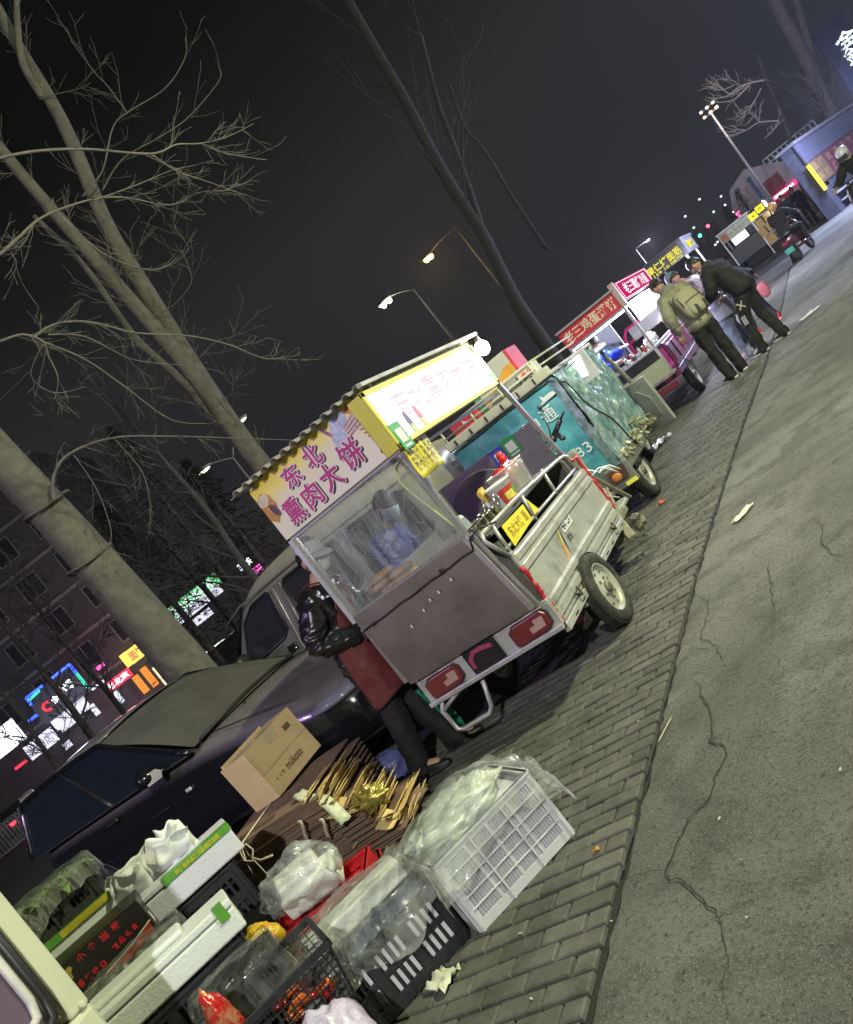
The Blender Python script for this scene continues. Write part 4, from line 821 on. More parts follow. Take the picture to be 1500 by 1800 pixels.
for k, (x, z) in enumerate(((-1.52, .55), (-1.62, .95), (-1.30, .98), (-1.55, 1.32), (-1.22, 1.36), (-1.05, .90))):
    t = thing('cardboard_box', 'tan carton in the stack beside the snack cart, ' + ['lowest one', 'above the lowest', 'middle right', 'upper left under the yellow signs', 'upper right', 'rightmost one'][k], 'box', (x, 40, z-.18), 'cartons stacked beside the far snack cart')
    m = MB(); m.box((x, 40.1, z), (.29, .4, .33), rz=.1*k-.2, ry=.05*k-.1); m.build('carton', cb, t, bevel=.01)
t = thing('carton_shelf', 'grey metal shelf that carries the tan cartons', 'shelf', (-1.35, 40.3, 0))
m = MB()
for x in (-1.75, -.9):
    for y in (39.95, 40.3): m.bar((x, y, 0), (x, y, 1.95), .03, up=(1, 0, 0))
for z in (.36, .75, 1.14, 1.55): m.mm(-1.75, -.9, 39.93, 40.32, z, z+.02)
m.build('shelf_frame', alu, t)
m = MB(); m.bar((-.86, 39.9, .5), (-.98, 39.9, 1.98), .05, up=(0, 1, 0)); m.build('light_strip', emit('tube_white', (.93, .96, 1.0), 20), t)
for k, (x, z) in enumerate(((-1.58, 1.72), (-1.22, 1.80))):
    t = thing('light_box', 'yellow light box ' + ['with black mark on the left of the carton shelf', 'on the right of the carton shelf'][k], 'light box', (x, 40, z-.14), 'yellow light boxes above the cartons')
    m = MB(); m.box((x, 39.95, z), (.32, .1, .27)); m.build('light_face', cy_, t, bevel=.01)
    m = MB(); m.text('米炸'[k], .14, .14, REAR(x, 39.89, z), .0, .02); m.build('lettering', black, t)
# ================================================================ people
skin_m = mat('skin_tone', (.42, .25, .17), .5, var=.08, scale=20)
eye_m = mat('eye_dark', (.02, .015, .012), .2)
def skin_mesh(name, nodes, edges, mats, parent, sub=2, root=0, extra=None, wr=None, M=None):
    """nodes: list of (co, rx, ry); one continuous surface grown over the edges"""
    me = bpy.data.meshes.new('s'); bm = bmesh.new(); lay = bm.verts.layers.skin.verify(); vs = []
    for i, (co, rx, ry) in enumerate(nodes):
        v = bm.verts.new(V(co)); v[lay].radius = (rx, ry); v[lay].use_root = (i == root); vs.append(v)
    for a, b_ in edges: bm.edges.new((vs[a], vs[b_]))
    bm.to_mesh(me); bm.free()
    o = bpy.data.objects.new('s', me); COL.objects.link(o)
    md = o.modifiers.new('skin', 'SKIN'); md.use_smooth_shade = True; md.branch_smoothing = .4
    ms = o.modifiers.new('sub', 'SUBSURF'); ms.levels = sub; ms.render_levels = sub
    bpy.context.view_layer.update()
    out = bpy.data.meshes.new_from_object(o.evaluated_get(bpy.context.evaluated_depsgraph_get()))
    bpy.data.objects.remove(o); bpy.data.meshes.remove(me)
    m = MB(M); vv = [v.co.copy() for v in out.vertices]
    if wr:
        vv = [p + out.vertices[i].normal*wr(p) for i, p in enumerate(vv)]
    m.add(vv, [tuple(p.vertices) for p in out.polygons]); bpy.data.meshes.remove(out)
    if extra: extra(m)
    return m.build(name, mats, parent, True)
def lerp(a, b_, t): return V(a).lerp(V(b_), t)
def person(label, loc, face, J, coat, trousers, shoes, opts):
    """J: joints in the person's own frame (x to the right, y ahead, z up)"""
    t = thing('person', label, 'person', loc)
    M = Matrix.Translation(loc) @ Matrix.Rotation(face, 4, 'Z')
    B = dict(pel=(0, 0, .95), sp=(0, .01, 1.12), ch=(0, .01, 1.33), nk=(0, .01, 1.47), hd=(0, .03, 1.60),
             sL=(-.17, 0, 1.40), sR=(.17, 0, 1.40), eL=(-.23, -.02, 1.14), eR=(.23, -.02, 1.14), wL=(-.22, .08, .90), wR=(.22, .08, .90),
             hL=(-.09, 0, .92), hR=(.09, 0, .92), kL=(-.10, .02, .50), kR=(.10, .02, .50), aL=(-.10, -.02, .09), aR=(.10, -.02, .09), tL=(-.11, .13, .035), tR=(.11, .13, .035))
    B.update(J); B = {k: V(v) for k, v in B.items()}
    g = opts.get('girth', 1.0); ht = opts.get('head_dir', (0, 1, -.1)); hd = B['hd']
    # body: one skin over pelvis, torso, arms with fingers, legs, plus the head
    nodes = []; edges = []
    def nd(p, r, r2=None): nodes.append((V(p), r, r2 or r)); return len(nodes)-1
    def ed(a, b_): edges.append((a, b_)); return b_
    n0 = nd(B['pel'], .12, .10); n1 = ed(n0, nd(B['sp'], .115, .09)); n2 = ed(n1, nd(B['ch'], .12, .10)); n3 = ed(n2, nd(B['nk'], .052)); ed(n3, nd(lerp(B['nk'], hd, .6), .05))
    fingers = opts.get('fingers', True)
    for s in 'LR':
        a = ed(n2, nd(B['s'+s], .058)); a = ed(a, nd(B['e'+s], .043)); a = ed(a, nd(B['w'+s], .029, .024))
        w = B['w'+s]; d = (w - B['e'+s]).normalized(); sg = -1 if s == 'L' else 1
        side = d.cross(V((0, 1, 0)) if abs(d.y) < .8 else V((0, 0, 1))).normalized(); pal = ed(a, nd(w + d*.055, .036, .018))
        if fingers:
            cu = d.cross(side).normalized()
            if cu.y < 0 and abs(d.y) < .8: cu = -cu
            for k, (o_, ln) in enumerate(((-.03, .07), (-.011, .085), (.009, .08), (.028, .062))):
                b0 = ed(pal, nd(w + d*.09 + side*o_, .0105)); b1 = ed(b0, nd(w + d*(.09+ln*.55) + side*o_*1.15 + cu*.012, .0095)); ed(b1, nd(w + d*(.09+ln*.9) + side*o_*1.1 + cu*.036, .008))
            b0 = ed(pal, nd(w + d*.045 + side*-.045 + cu*.012, .011)); ed(b0, nd(w + d*.085 + side*-.058 + cu*.03, .009))
        l_ = ed(n0, nd(B['h'+s], .085)); l_ = ed(l_, nd(B['k'+s], .058)); l_ = ed(l_, nd(B['a'+s], .04)); ed(l_, nd(B['t'+s], .04, .028))
    up = (hd - B['nk']).normalized(); fw = V(ht).normalized(); fw = (fw - up*fw.dot(up)).normalized(); rt = fw.cross(up)
    HM = Matrix((rt, fw, up)).transposed().to_4x4(); HM.translation = hd
    def head(m):
        def sh(d):
            k = 1.0
            if d.z < 0: k *= 1 - .22*(-d.z)**1.4*(1 if d.y < .2 else .6)
            if d.y > .3: k *= 1 - .06*d.y
            return k
        m.ball((0, 0, .02), (.074, .094, .118), 24, 18, HM, sh)
        m.ball((0, .088, .0), (.016, .026, .026), 10, 8, HM); m.ball((0, .088, -.055), (.028, .012, .011), 12, 6, HM)
        for s in (-1, 1): m.ball((s*.075, -.01, .005), (.012, .022, .034), 10, 8, HM)
        m.mat(1)
        for s in (-1, 1): m.ball((s*.030, .083, .028), (.014, .008, .008), 10, 6, HM)
    body = skin_mesh('body', nodes, edges, [opts.get('skin', skin_m), eye_m], t, 2, 0, head, M=M)
    # hair / hat / mask
    hm = opts.get('hair')
    def cap(zc, sc, cut, mname, m_, wob=.06, back=0):
        m = MB(M @ HM); v0 = []
        m.sheet(26, 12, lambda u, v: V((.074*sc*(1+wob*fbm((cos(2*pi*u)*2, sin(2*pi*u)*2, v*3), 2.0, 3))*sin(pi*v*cut*(1+.25*back*max(0, -sin(2*pi*u))))*cos(2*pi*u), .094*sc*(1+wob*fbm((cos(2*pi*u)*2, sin(2*pi*u)*2, v*3+4), 2.0, 3))*sin(pi*v*cut*(1+.25*back*max(0, -sin(2*pi*u))))*sin(2*pi*u)-.006, zc+.118*sc*cos(pi*v*cut*(1+.25*back*max(0, -sin(2*pi*u)))))))
        return m.build(mname, m_, t, True, solid=.006)
    if hm: cap(.024, 1.09, .50, 'hair', hm, .09, 1.0)
    if opts.get('hat'):
        cap(.030, 1.16, .42, 'hat', opts['hat'], .03)
        m = MB(M @ HM)
        if not opts.get('beanie'): m.sheet(14, 3, lambda u, v: V(((.082+.045*v)*sin((u-.5)*2.0)*1.0, (.085+.06*v)*cos((u-.5)*2.0)+.015, .062-.02*v)))
        if m.v: m.build('hat_brim', opts['hat'], t, True, solid=.005)
    if opts.get('mask'):
        m = MB(M @ HM); m.sheet(14, 8, lambda u, v: V((.088*sin((u-.5)*2.6)*(1-.12*(1-v)), .098*cos((u-.5)*2.2)+.022*(1-abs(u-.5)*2)**2*sin(pi*v*.9+.2)+.006, -.085+.098*v+.02*(1-abs(u-.5)*2)))); m.build('face_mask', opts['mask'], t, True, solid=.003)
    # trousers
    tr = opts.get('leg', 1.0); nodes = []; edges = []
    nt_ = nd(lerp(B['pel'], B['sp'], .75), .145*g, .115*g); n0 = ed(nt_, nd(B['pel'] + V((0, 0, .02)), .16*g, .13*g))
    for s in 'LR':
        l_ = ed(n0, nd(B['h'+s] + V((0, 0, -.06)), .105*tr)); md = lerp(B['h'+s], B['k'+s], .55); l_ = ed(l_, nd(md, .088*tr)); l_ = ed(l_, nd(B['k'+s], .074*tr)); md = lerp(B['k'+s], B['a'+s], .5); l_ = ed(l_, nd(md, .070*tr)); l_ = ed(l_, nd(B['a'+s], .064*tr)); ed(l_, nd(B['a'+s] + (B['a'+s]-B['k'+s])*.25, .066*tr))
    def wr1(p): return .012*ridge((p.x*6, p.y*6, p.z*4), 1.7, 4) + .008*fbm((p.x*5, p.y*5, p.z*7), 1.5, 4)
    skin_mesh('trousers', nodes, edges, trousers, t, 3, 0, None, wr1, M)
    # coat
    if coat:
        nodes = []; edges = []; pf = opts.get('puff', 1.0)
        nh_ = nd(lerp(B['pel'], B['sp'], opts.get('hem', 0.0)-.75), .178*g, .150*g); n0 = ed(nh_, nd(lerp(B['pel'], B['sp'], opts.get('hem', 0.0)), .17*g, .142*g)); n1 = ed(n0, nd(B['sp'], .160*g, .13*g)); n2 = ed(n1, nd(B['ch'], .165*g, .13*g)); n3 = ed(n2, nd(lerp(B['ch'], B['nk'], .85), .078, .075))
        for s in 'LR':
            a = ed(n2, nd(B['s'+s], .083*pf)); a = ed(a, nd(lerp(B['s'+s], B['e'+s], .5), .073*pf)); a = ed(a, nd(B['e'+s], .066*pf)); a = ed(a, nd(lerp(B['e'+s], B['w'+s], .55), .056*pf)); ed(a, nd(lerp(B['e'+s], B['w'+s], .97), .044*pf))
        def wr2(p): return (.012*ridge((p.x*5, p.y*5, p.z*11), 1.6, 9) + .008*ridge((p.x*9+p.z*4, p.y*9, p.z*16), 1.5, 4))*opts.get('crease', 1) + .006*fbm(p, 16, 3)
        skin_mesh('jacket', nodes, edges, coat, t, 3, 0, None, wr2, M)
        if opts.get('hood'):
            m = MB(M); c = B['nk'] + V((0, -.07, .0)); m.ball(c, (.13, .085, .085), 20, 12, fn=lambda d: 1+.15*fbm(d, 2, 3)); m.build('hood', opts['hood'], t, True)
    for s in 'LR':
        a = B['a'+s]; tt = B['t'+s]; d = tt-a; d.z = 0; d = d.normalized(); sd = V((-d.y, d.x, 0))
        X = Matrix((sd*-1, d, V((0, 0, 1)))).transposed().to_4x4(); X.translation = V((a.x, a.y, a.z-.09))
        pit = opts.get('heel'+s, 0.0); X = X @ Matrix.Rotation(-pit, 4, 'X')
        m = MB(M @ X); so = [(.0, -.075, .034), (.0, -.02, .04), (.0, .05, .040), (.0, .12, .046), (.0, .17, .040), (.0, .195, .02)]
        prof = [(-.080, .030), (-.06, .038), (0, .036), (.06, .043), (.12, .048), (.17, .042), (.20, .02)]
        m.mat(1); m.prism([(x_, y_) for y_, x_ in prof] + [(-x_, y_) for y_, x_ in prof[::-1]], .0, .026)
        m.mat(0)
        m.sheet(12, 12, lambda u, v: V(((([p_[1] for p_ in prof]+[.02])[min(6, int(v*6))]*(1-(v*6-int(v*6))) + ([p_[1] for p_ in prof]+[.02])[min(6, int(v*6)+1)]*(v*6-int(v*6)))*.98*cos(pi*u), -.08+.28*v, .024 + (.115 if v < .3 else .115-.10*((v-.3)/.7)**.6)*sin(pi*u)**.7)))
        m.build('shoe', shoes, t, True)
    return t, M, B, HM
blk = mat('cloth_black', (.0075, .0075, .0095), .8, var=.25, bump=.3, bscale=40)
shoe_b = [mat('shoe_black', (.012, .012, .012), .5), mat('sole_black', (.02, .02, .02), .7)]
shoe_w = [mat('shoe_black', (.012, .012, .012)), mat('sole_white', (.55, .53, .48), .6)]
hair_b = mat('hair_black', (.010, .009, .009), .45, bump=.6, bscale=90, stretch=(1, 1, .2))
leather = mat('jacket_leather', (.012, .012, .014), .28, bump=.5, bscale=22, spec=.7)
# vendor beside the near cart, facing the cart (+x)
vend, VM, VB, VH = person('vendor in a pale cap, white mask and wine red apron at the cart', (-3.60, 4.66, 0), radians(-80), dict(
    pel=(0, 0, .90), sp=(0, .02, 1.08), ch=(0, .05, 1.30), nk=(0, .10, 1.45), hd=(0, .16, 1.575), sR=(.17, .05, 1.38), sL=(-.17, .06, 1.38), eR=(.29, -.05, 1.12), wR=(.13, .17, 1.03), eL=(-.22, .12, 1.15), wL=(-.14, .36, 1.08), hL=(-.09, 0, .88), hR=(.09, 0, .88), kL=(-.10, .04, .48), kR=(.10, .0, .48), aL=(-.11, .12, .09), aR=(.11, -.09, .09), tL=(-.12, .28, .035), tR=(.12, .06, .035)),
    leather, blk, shoe_b, dict(hat=mat('cap_grey', (.45, .44, .43), .8), hair=hair_b, mask=mat('mask_white', (.68, .66, .72), .6), head_dir=(.25, 1, -.25), leg=1.12, fine=True, crease=1.6, puff=1.02))
apron = mat('apron_wine', (.125, .026, .032), .24, var=.15, bump=.5, bscale=8, coat=.3)
m = MB(VM)
def apr(u, v):
    a = (u-.5)*2*1.75; z = .58+.50*v; w = .215 - .02*v; d = .185 - .02*v
    k = 1 + .05*ridge((a*2, z*5, 0), 1.1, 2) + .05*ridge((a*1.2+z*2, z*9, 2), 1.3, 5)*(1-abs(a)/2)
    return V((w*sin(a)*k, d*cos(a)*k + .02*v, z + .012*sin(a*3)))
m.sheet(40, 24, apr); m.build('apron_skirt', apron, vend, True, solid=.004)
m = MB(VM)
def apb_(u, v):
    a = (u-.5)*2*(1.35-.75*v); z = 1.07+.30*v
    return V((.185*sin(a), .02+.05*v+.158*cos(a)*(1+.05*ridge((a*2, z*5, 4), 1.1, 2)), z))
m.sheet(24, 16, apb_); m.build('apron_bib', apron, vend, True, solid=.004)
m = MB(VM)
for s in (-1, 1): m.tube([(s*.10, .21, 1.37), (s*.105, .15, 1.44), (s*.11, .07, 1.475), (s*.10, -.03, 1.46)], .012, 8, flat=.5)
m.build('apron_strap', apron, vend, True)
m = MB(VM); m.tube([lerp(VB['eR'], VB['wR'], k/6) for k in range(2, 7)], [.064, .068, .068, .060, .052], 14); m.build('oversleeve', mat('sleeve_green_black', (.016, .022, .02), .4, bump=.4, bscale=20), vend, True)
# second vendor seen through the plastic window
v2, M2, B2, H2 = person('second vendor in a blue jacket behind the scratched window', (-3.78, 6.0, 0), radians(-90), dict(pel=(0, 0, .9), sp=(0, .03, 1.08), ch=(0, .10, 1.30), nk=(0, .17, 1.43), hd=(0, .24, 1.55), eR=(.25, .12, 1.10), wR=(.16, .36, 1.05), eL=(-.25, .12, 1.10), wL=(-.16, .36, 1.05), sR=(.18, .10, 1.37), sL=(-.18, .10, 1.37)),
    mat('jacket_blue', (.03, .05, .30), .5, var=.2, bump=.3, bscale=20), blk, shoe_b, dict(hair=hair_b, mask=mat('mask_blue', (.35, .5, .62), .6), head_dir=(.35, 1, -.55)))
# vendor of the red-banner stall
v3, M3, B3, H3 = person('stall vendor in a bright blue jacket reaching over the counter', (-3.58, 13.62, 0), radians(-110), dict(pel=(0, 0, .92), sp=(0, .04, 1.10), ch=(0, .12, 1.33), nk=(0, .2, 1.46), hd=(0, .28, 1.57), sR=(.17, .12, 1.40), sL=(-.17, .14, 1.40), eR=(.24, .22, 1.16), wR=(.12, .46, 1.14), eL=(-.16, .36, 1.22), wL=(-.02, .62, 1.26)),
    mat('jacket_royal', (.02, .05, .50), .4, bump=.3, bscale=16), blk, shoe_b, dict(hair=hair_b, head_dir=(.1, 1, -.5), puff=1.05))
m = MB(M3 @ H3); m.tube([(.06, .06, -.03), (.09, .12, -.10), (.09, .15, -.22)], .012, 8); m.build('scarf_end', white_pl, v3, True)
# customers
olive = mat('coat_olive', (.19, .19, .13), .6, var=.12, bump=.35, bscale=14)
bp_, BM, BB, BH = person('customer in an olive puffer jacket with a khaki backpack', (-1.86, 13.0, 0), radians(38), dict(pel=(0, -.04, .98), sp=(0, .02, 1.16), ch=(0, .10, 1.38), nk=(0, .19, 1.52), hd=(0, .27, 1.63), sL=(-.19, .10, 1.45), sR=(.19, .10, 1.45), eL=(-.30, .02, 1.18), wL=(-.27, .10, .92), eR=(.29, .1, 1.18), wR=(.2, .30, 1.05), hL=(-.10, -.04, .94), hR=(.10, -.04, .94), kL=(-.11, -.02, .52), kR=(.11, -.02, .52), aL=(-.11, -.05, .09), aR=(.11, -.03, .09), tL=(-.14, .10, .035), tR=(.14, .12, .035)),
    olive, blk, shoe_w, dict(hair=hair_b, hat=mat('beanie_dark', (.03, .03, .03), .8), beanie=1, puff=1.28, girth=1.16, leg=1.18, hood=mat('hood_grey', (.16, .16, .15), .7), head_dir=(-.2, 1, -.5), hem=-.25))
m = MB(BM); Tk = frame((0, -.15, 1.20), (1, 0, 0), (0, .28, 1))
m.ball((0, 0, .0), (.185, .235, .11), 28, 18, Tk, lambda d: (abs(d.x)**3.5+abs(d.y)**3.5+abs(d.z)**2.4)**(-1/3.2))
khaki = mat('bag_khaki', (.27, .26, .17), .75, var=.12, bump=.3, bscale=50)
bag = m.build('backpack', khaki, bp_, True)
m = MB(BM); m.ball((0, -.09, .06), (.135, .125, .075), 24, 14, Tk, lambda d: (abs(d.x)**4+abs(d.y)**4+abs(d.z)**2.4)**(-1/3.6)); m.build('front_pocket', khaki, bag, True)
m = MB(BM); m.tube([(-.16, -.02, .085), (-.15, .13, .075), (-.08, .20, .06), (.08, .20, .06), (.15, .13, .075), (.16, -.02, .085)], .007, 6, M=Tk); m.tube([(-.125, .015, .125), (0, .02, .138), (.125, .015, .125)], .005, 6, M=Tk); m.build('zip', black, bag, True)
m = MB(BM)
for x in (-.05, .09): m.prism([(x-.028, -.215), (x+.015, -.235), (x+.028, -.10), (x-.01, -.085)], .12, .142, Tk)
m.build('black_patch', black, bag)
m = MB(BM); m.tube([(.0, .23, .0), (.03, .27, .02), (-.03, .27, .02), (.0, .23, .0)], .008, 6, M=Tk)
for s in (-1, 1): m.tube([(s*.12, .15, -.06), (s*.14, .25, -.16), (s*.14, .16, -.30), (s*.15, -.02, -.32)], .02, 8, M=Tk, flat=.4)
m.build('shoulder_strap', khaki, bag, True)
m = MB(BM)
for k in range(3): m.tube([(.20*cos(a), -.02+.165*sin(a), .895+.022*k) for a in [2*pi*i/24 for i in range(25)]], .008, 6)
m.build('hem_stripe', mat('stripe_cream', (.5, .47, .38), .7), bp_, True)
li, LM, LB, LH = person('customer in a lilac jacket and pale blue jeans with a cap', (-1.66, 14.1, 0), radians(75), dict(pel=(0, -.02, .96), ch=(0, .10, 1.35), nk=(0, .17, 1.48), hd=(0, .26, 1.58), sp=(0, .03, 1.14), sL=(-.17, .1, 1.42), sR=(.17, .1, 1.42), eL=(-.24, .14, 1.15), wL=(-.13, .36, 1.10), eR=(.24, .12, 1.15), wR=(.14, .36, 1.10)),
    mat('coat_lilac', (.42, .32, .55), .35, bump=.3, bscale=14, coat=.3), mat('jeans_pale', (.25, .28, .42), .8, var=.2, bump=.3, bscale=60), [mat('shoe_tan', (.35, .32, .28), .6), mat('sole_white', (.55, .53, .48))], dict(hat=mat('cap_slate', (.12, .16, .24), .8), hair=hair_b, head_dir=(-.1, 1, -.6), leg=1.1, skin=mat('skin_pink', (.45, .22, .24), .5), mask=mat('mask_mauve', (.42, .25, .40), .6), hem=-.3, puff=1.1))
m = MB(LM); m.sheet(20, 8, lambda u, v: V((.19*cos(2*pi*u)*(1+.1*v), -.02+.165*sin(2*pi*u)*(1+.1*v), .95-.27*v))); m.build('long_hem', mat('coat_pale', (.40, .40, .55), .5), li, True, solid=.004)
bc, CM, CB, CH = person('customer all in black with white side stripes bending to the stall', (-1.33, 13.50, 0), radians(66), dict(pel=(.0, -.17, .95), sp=(0, -.10, 1.12), ch=(0, .02, 1.32), nk=(0, .12, 1.44), hd=(0, .19, 1.555), sL=(-.19, .03, 1.37), sR=(.19, .03, 1.37), eL=(-.26, .10, 1.10), wL=(-.14, .34, 1.06), eR=(.28, .0, 1.10), wR=(.2, .22, 1.0), hL=(-.10, -.16, .91), hR=(.10, -.16, .91), kL=(-.12, .02, .52), kR=(.14, -.10, .49), aL=(-.13, .06, .09), aR=(.15, -.17, .09), tL=(-.14, .22, .035), tR=(.16, -.02, .035)),
    blk, blk, shoe_w, dict(hair=hair_b, girth=1.2, puff=1.35, leg=1.1, head_dir=(-.2, 1, -.45), hood=mat('hood_black', (.03, .03, .03), .8)))
m = MB(CM); m.ball((.20, -.22, .66), (.035, .05, .045), 10, 8) ; m.build('pocket_emblem', mat('emblem_cream', (.55, .5, .38), .6), bc, True) if False else None
m = MB(CM); kx = V((-.245, -.13, .74))
Te = frame(kx, (0, -1, 0), (0, 0, 1)); m.bar((-.05, -.05, .0), (.05, .05, .0), .018, .004, M=Te); m.bar((-.05, .05, 0), (.05, -.05, 0), .018, .004, M=Te); m.build('leg_emblem', mat('emblem_cream', (.55, .5, .38), .6), bc)
m = MB(CM)
for k in range(3): m.bar((-.232, -.02-.025*k, .60), (-.228, .0-.025*k, .47), .009, .004, up=(1, 0, 0))
m.build('side_stripe', white_pl, bc)
m = MB(CM); m.prism([(-.06, .0), (.06, .0), (.0, -.09)], 0, .01, frame((0, .05, 1.44), (1, 0, 0), (0, -1, .2))); m.build('hood_lining', mat('emblem_cream', (.55, .5, .38)), bc)
rs, RM, RB, RH = person('customer in dark clothes and red trainers farther along the kerb', (-1.46, 15.9, 0), radians(66), dict(pel=(.0, -.22, .92), sp=(0, -.10, 1.04), ch=(0, .09, 1.20), nk=(0, .24, 1.27), hd=(0, .35, 1.33), sL=(-.18, .11, 1.22), sR=(.18, .11, 1.22), eL=(-.24, .2, .98), wL=(-.14, .42, .95), eR=(.26, .12, .98), wR=(.17, .32, .93), hL=(-.10, -.20, .88), hR=(.10, -.20, .88), aL=(-.2, .10, .09), tL=(-.22, .26, .035), aR=(.22, -.12, .09), tR=(.24, .04, .035), kL=(-.14, .05, .5), kR=(.15, -.08, .5)),
    mat('coat_darknavy', (.012, .014, .022), .7), mat('jeans_dark', (.02, .022, .035), .8), [mat('trainer_red', (.6, .03, .05), .5), mat('sole_pink', (.7, .35, .35), .6)], dict(hair=hair_b, head_dir=(0, 1, -.4)))
t = thing('carrier_bag', 'pink shopping bag carried behind the customer in black', 'bag', (-1.12, 15.75, .45))
m = MB(); m.ball((-1.14, 15.75, .58), (.085, .035, .13), 18, 12, fn=lambda d: (abs(d.x)**3+abs(d.y)**3+abs(d.z)**3)**(-1/3)*(1+.15*fbm(d, 2, 3))); m.tube([(-1.20, 15.75, .72), (-1.18, 15.75, .86), (-1.10, 15.75, .86), (-1.07, 15.75, .72)], .006, 6); m.build('bag', mat('bag_pink', (.30, .08, .11), .5), t, True)
# ================================================================ produce crates and boxes in the foreground
E1 = V((.627, .779, 0)); E2 = V((-.779, .627, 0)); RZ = atan2(.779, .627)
def LF(o, rz=RZ): return Matrix.Translation(o) @ Matrix.Rotation(rz, 4, 'Z')
def slot_wall(m, M, L, H, cols, rows, sw, sh, rim=.03, t=.008, groups=1, gap=.04, bot=.04):
    """wall in the local x-z plane with real see-through slots; M maps x along, y out, z up"""
    m.mm(-L/2, L/2, -t, t, 0, bot, M); m.mm(-L/2, L/2, -t, t, H-rim, H, M); m.mm(-L/2, L/2, -t*1.8, t*1.8, H-.012, H, M)
    zone = H-rim-bot; n = cols*groups; inner = L-.08-gap*(groups-1); cw = inner/n; rw = zone/rows
    xs = []
    for g_ in range(groups):
        for c_ in range(cols): xs.append(-L/2+.04+g_*(cols*cw+gap)+c_*cw)
    m.mm(-L/2, -L/2+.04, -t, t, bot, H-rim, M); m.mm(L/2-.04, L/2, -t, t, bot, H-rim, M)
    for g_ in range(groups-1):
        x = -L/2+.04+(g_+1)*cols*cw+g_*gap; m.mm(x, x+gap, -t, t, bot, H-rim, M)
    for g_ in range(groups):
        x0 = -L/2+.04+g_*(cols*cw+gap); x1 = x0+cols*cw
        for r in range(rows+1):
            z = bot+r*rw; hh = (rw-sh)/2; a = z-hh if r > 0 else z; b_ = z+hh if r < rows else z
            if b_ > a: m.mm(x0, x1, -t, t, a, b_, M)
        for c_ in range(cols+1):
            x = x0+c_*cw; hw = (cw-sw)/2; a = x-hw if c_ > 0 else x; b_ = x+hw if c_ < cols else x
            for r in range(rows): m.mm(a, b_, -t*.96, t*.96, bot+r*rw+(rw-sh)/2, bot+(r+1)*rw-(rw-sh)/2, M)
def crate(name, label, c, size, m_, kind=0, group=None, rz=RZ, parent_thing=None, cat='crate'):
    L_, W_, H_ = size; t = thing(name, label, cat, c, group); B = LF(c, rz); m = MB()
    p = dict(cols=4, rows=2, sw=.022, sh=.078, groups=3) if kind == 0 else dict(cols=8, rows=5, sw=.018, sh=.045, groups=4, gap=.018, rim=.03) if kind == 1 else dict(cols=6, rows=3, sw=.02, sh=.05, groups=2)
    for s in (-1, 1):
        slot_wall(m, B @ Matrix.Translation((0, s*W_/2, 0)), L_, H_, **p)
        q = dict(p); q['groups'] = max(1, p['groups']-1); slot_wall(m, B @ Matrix.Translation((s*L_/2, 0, 0)) @ Matrix.Rotation(pi/2, 4, 'Z'), W_-.016, H_, **q)
    m.mm(-L_/2, L_/2, -W_/2, W_/2, .004, .014, B)
    f = m
    for s in (-1, 1):
        for k in range(4 if kind == 1 else 3):
            x = -L_/2+.012+(L_-.024)*k/((3 if kind == 1 else 2)); f.mm(x-.006, x+.006, s*W_/2-.014, s*W_/2+.014, .0, H_-.02, B)
    if kind == 1:
        for s in (-1, 1):
            for k in range(1, 5): z = .04+(H_-.07)*k/5; f.mm(-L_/2+.02, L_/2-.02, s*W_/2-.013, s*W_/2+.013, z-.003, z+.003, B)
    m.build('basket', m_, t, bevel=.0025)
    return t, B
def drape(label, cat, B, L_, W_, ztop, drop, m_, seed, bulge=.05, amp=.02, name='plastic_sheet', n=44, lo=0.0, skew=(0, 0), gather=.0):
    t = thing(name, label, cat, B @ V((0, 0, lo)))
    a = drop/(L_/2); b_ = drop/(W_/2); m = MB(B)
    def fn(u, v):
        s = (u*2-1)*(1+a); q = (v*2-1)*(1+b_); x = max(-1, min(1, s)); y = max(-1, min(1, q)); ex = (abs(s)-abs(x))*L_/2; ey = (abs(q)-abs(y))*W_/2; e = max(ex, ey)+.35*min(ex, ey)
        e *= .75+.5*(fbm((u*3, v*3, seed), 1.3, 3)+.5)
        rr = ridge((u*4, v*4, seed), 1.2, seed); n_ = fbm((u*6, v*6, seed+2), 1.4, 4)
        z = ztop + bulge*(1-x*x)*(1-y*y) + amp*(rr*.8+n_*.4)*(1 if e < .01 else .5) - e*(1-.25*gather)
        off = .014 + amp*.9*(ridge((u*7+e*2, v*7, seed), 1.0, seed+3)*.5+.5)*(1 if e > 0 else 0) + e*.12
        px_ = x*L_/2 + (off if ex > 0 else 0)*(1 if s > 0 else -1) + skew[0]*e; py_ = y*W_/2 + (off if ey > 0 else 0)*(1 if q > 0 else -1) + skew[1]*e
        return V((px_ + amp*.4*n_, py_ + amp*.4*nz((u*5, v*5, seed), 1.5, 5), max(lo+.004, z)))
    m.sheet(n, n, fn); m.build('sheet', m_, t, True); return t
C0 = V((-2.39, 2.62, 0))
filmA = film('film_clear', (.84, .90, .84), .03, .36, 4, .06, .9); filmB = film('film_frost', (.78, .80, .86), .06, .40, 5, .08, .9, seed=4)
crate_w = mat('crate_white', (.56, .56, .62), .45, var=.06, dirt=(.35, .35, .34), damt=.4); crate_b = mat('crate_black', (.016, .017, .024), .42, var=.2, dirt=(.05, .05, .05)); crate_r = mat('crate_red', (.48, .015, .025), .35, var=.12)
tw, Bw = crate('produce_crate', 'large white slotted crate under clear film at the paving edge', C0 + E1*.275 + E2*.2, (.55, .40, .33), crate_w, 1)
m = MB(); m.mm(-.262, .262, -.187, .187, .02, .30, Bw); m.build('inner_liner', mat('liner_grey', (.62, .63, .70), .5, var=.1), tw)
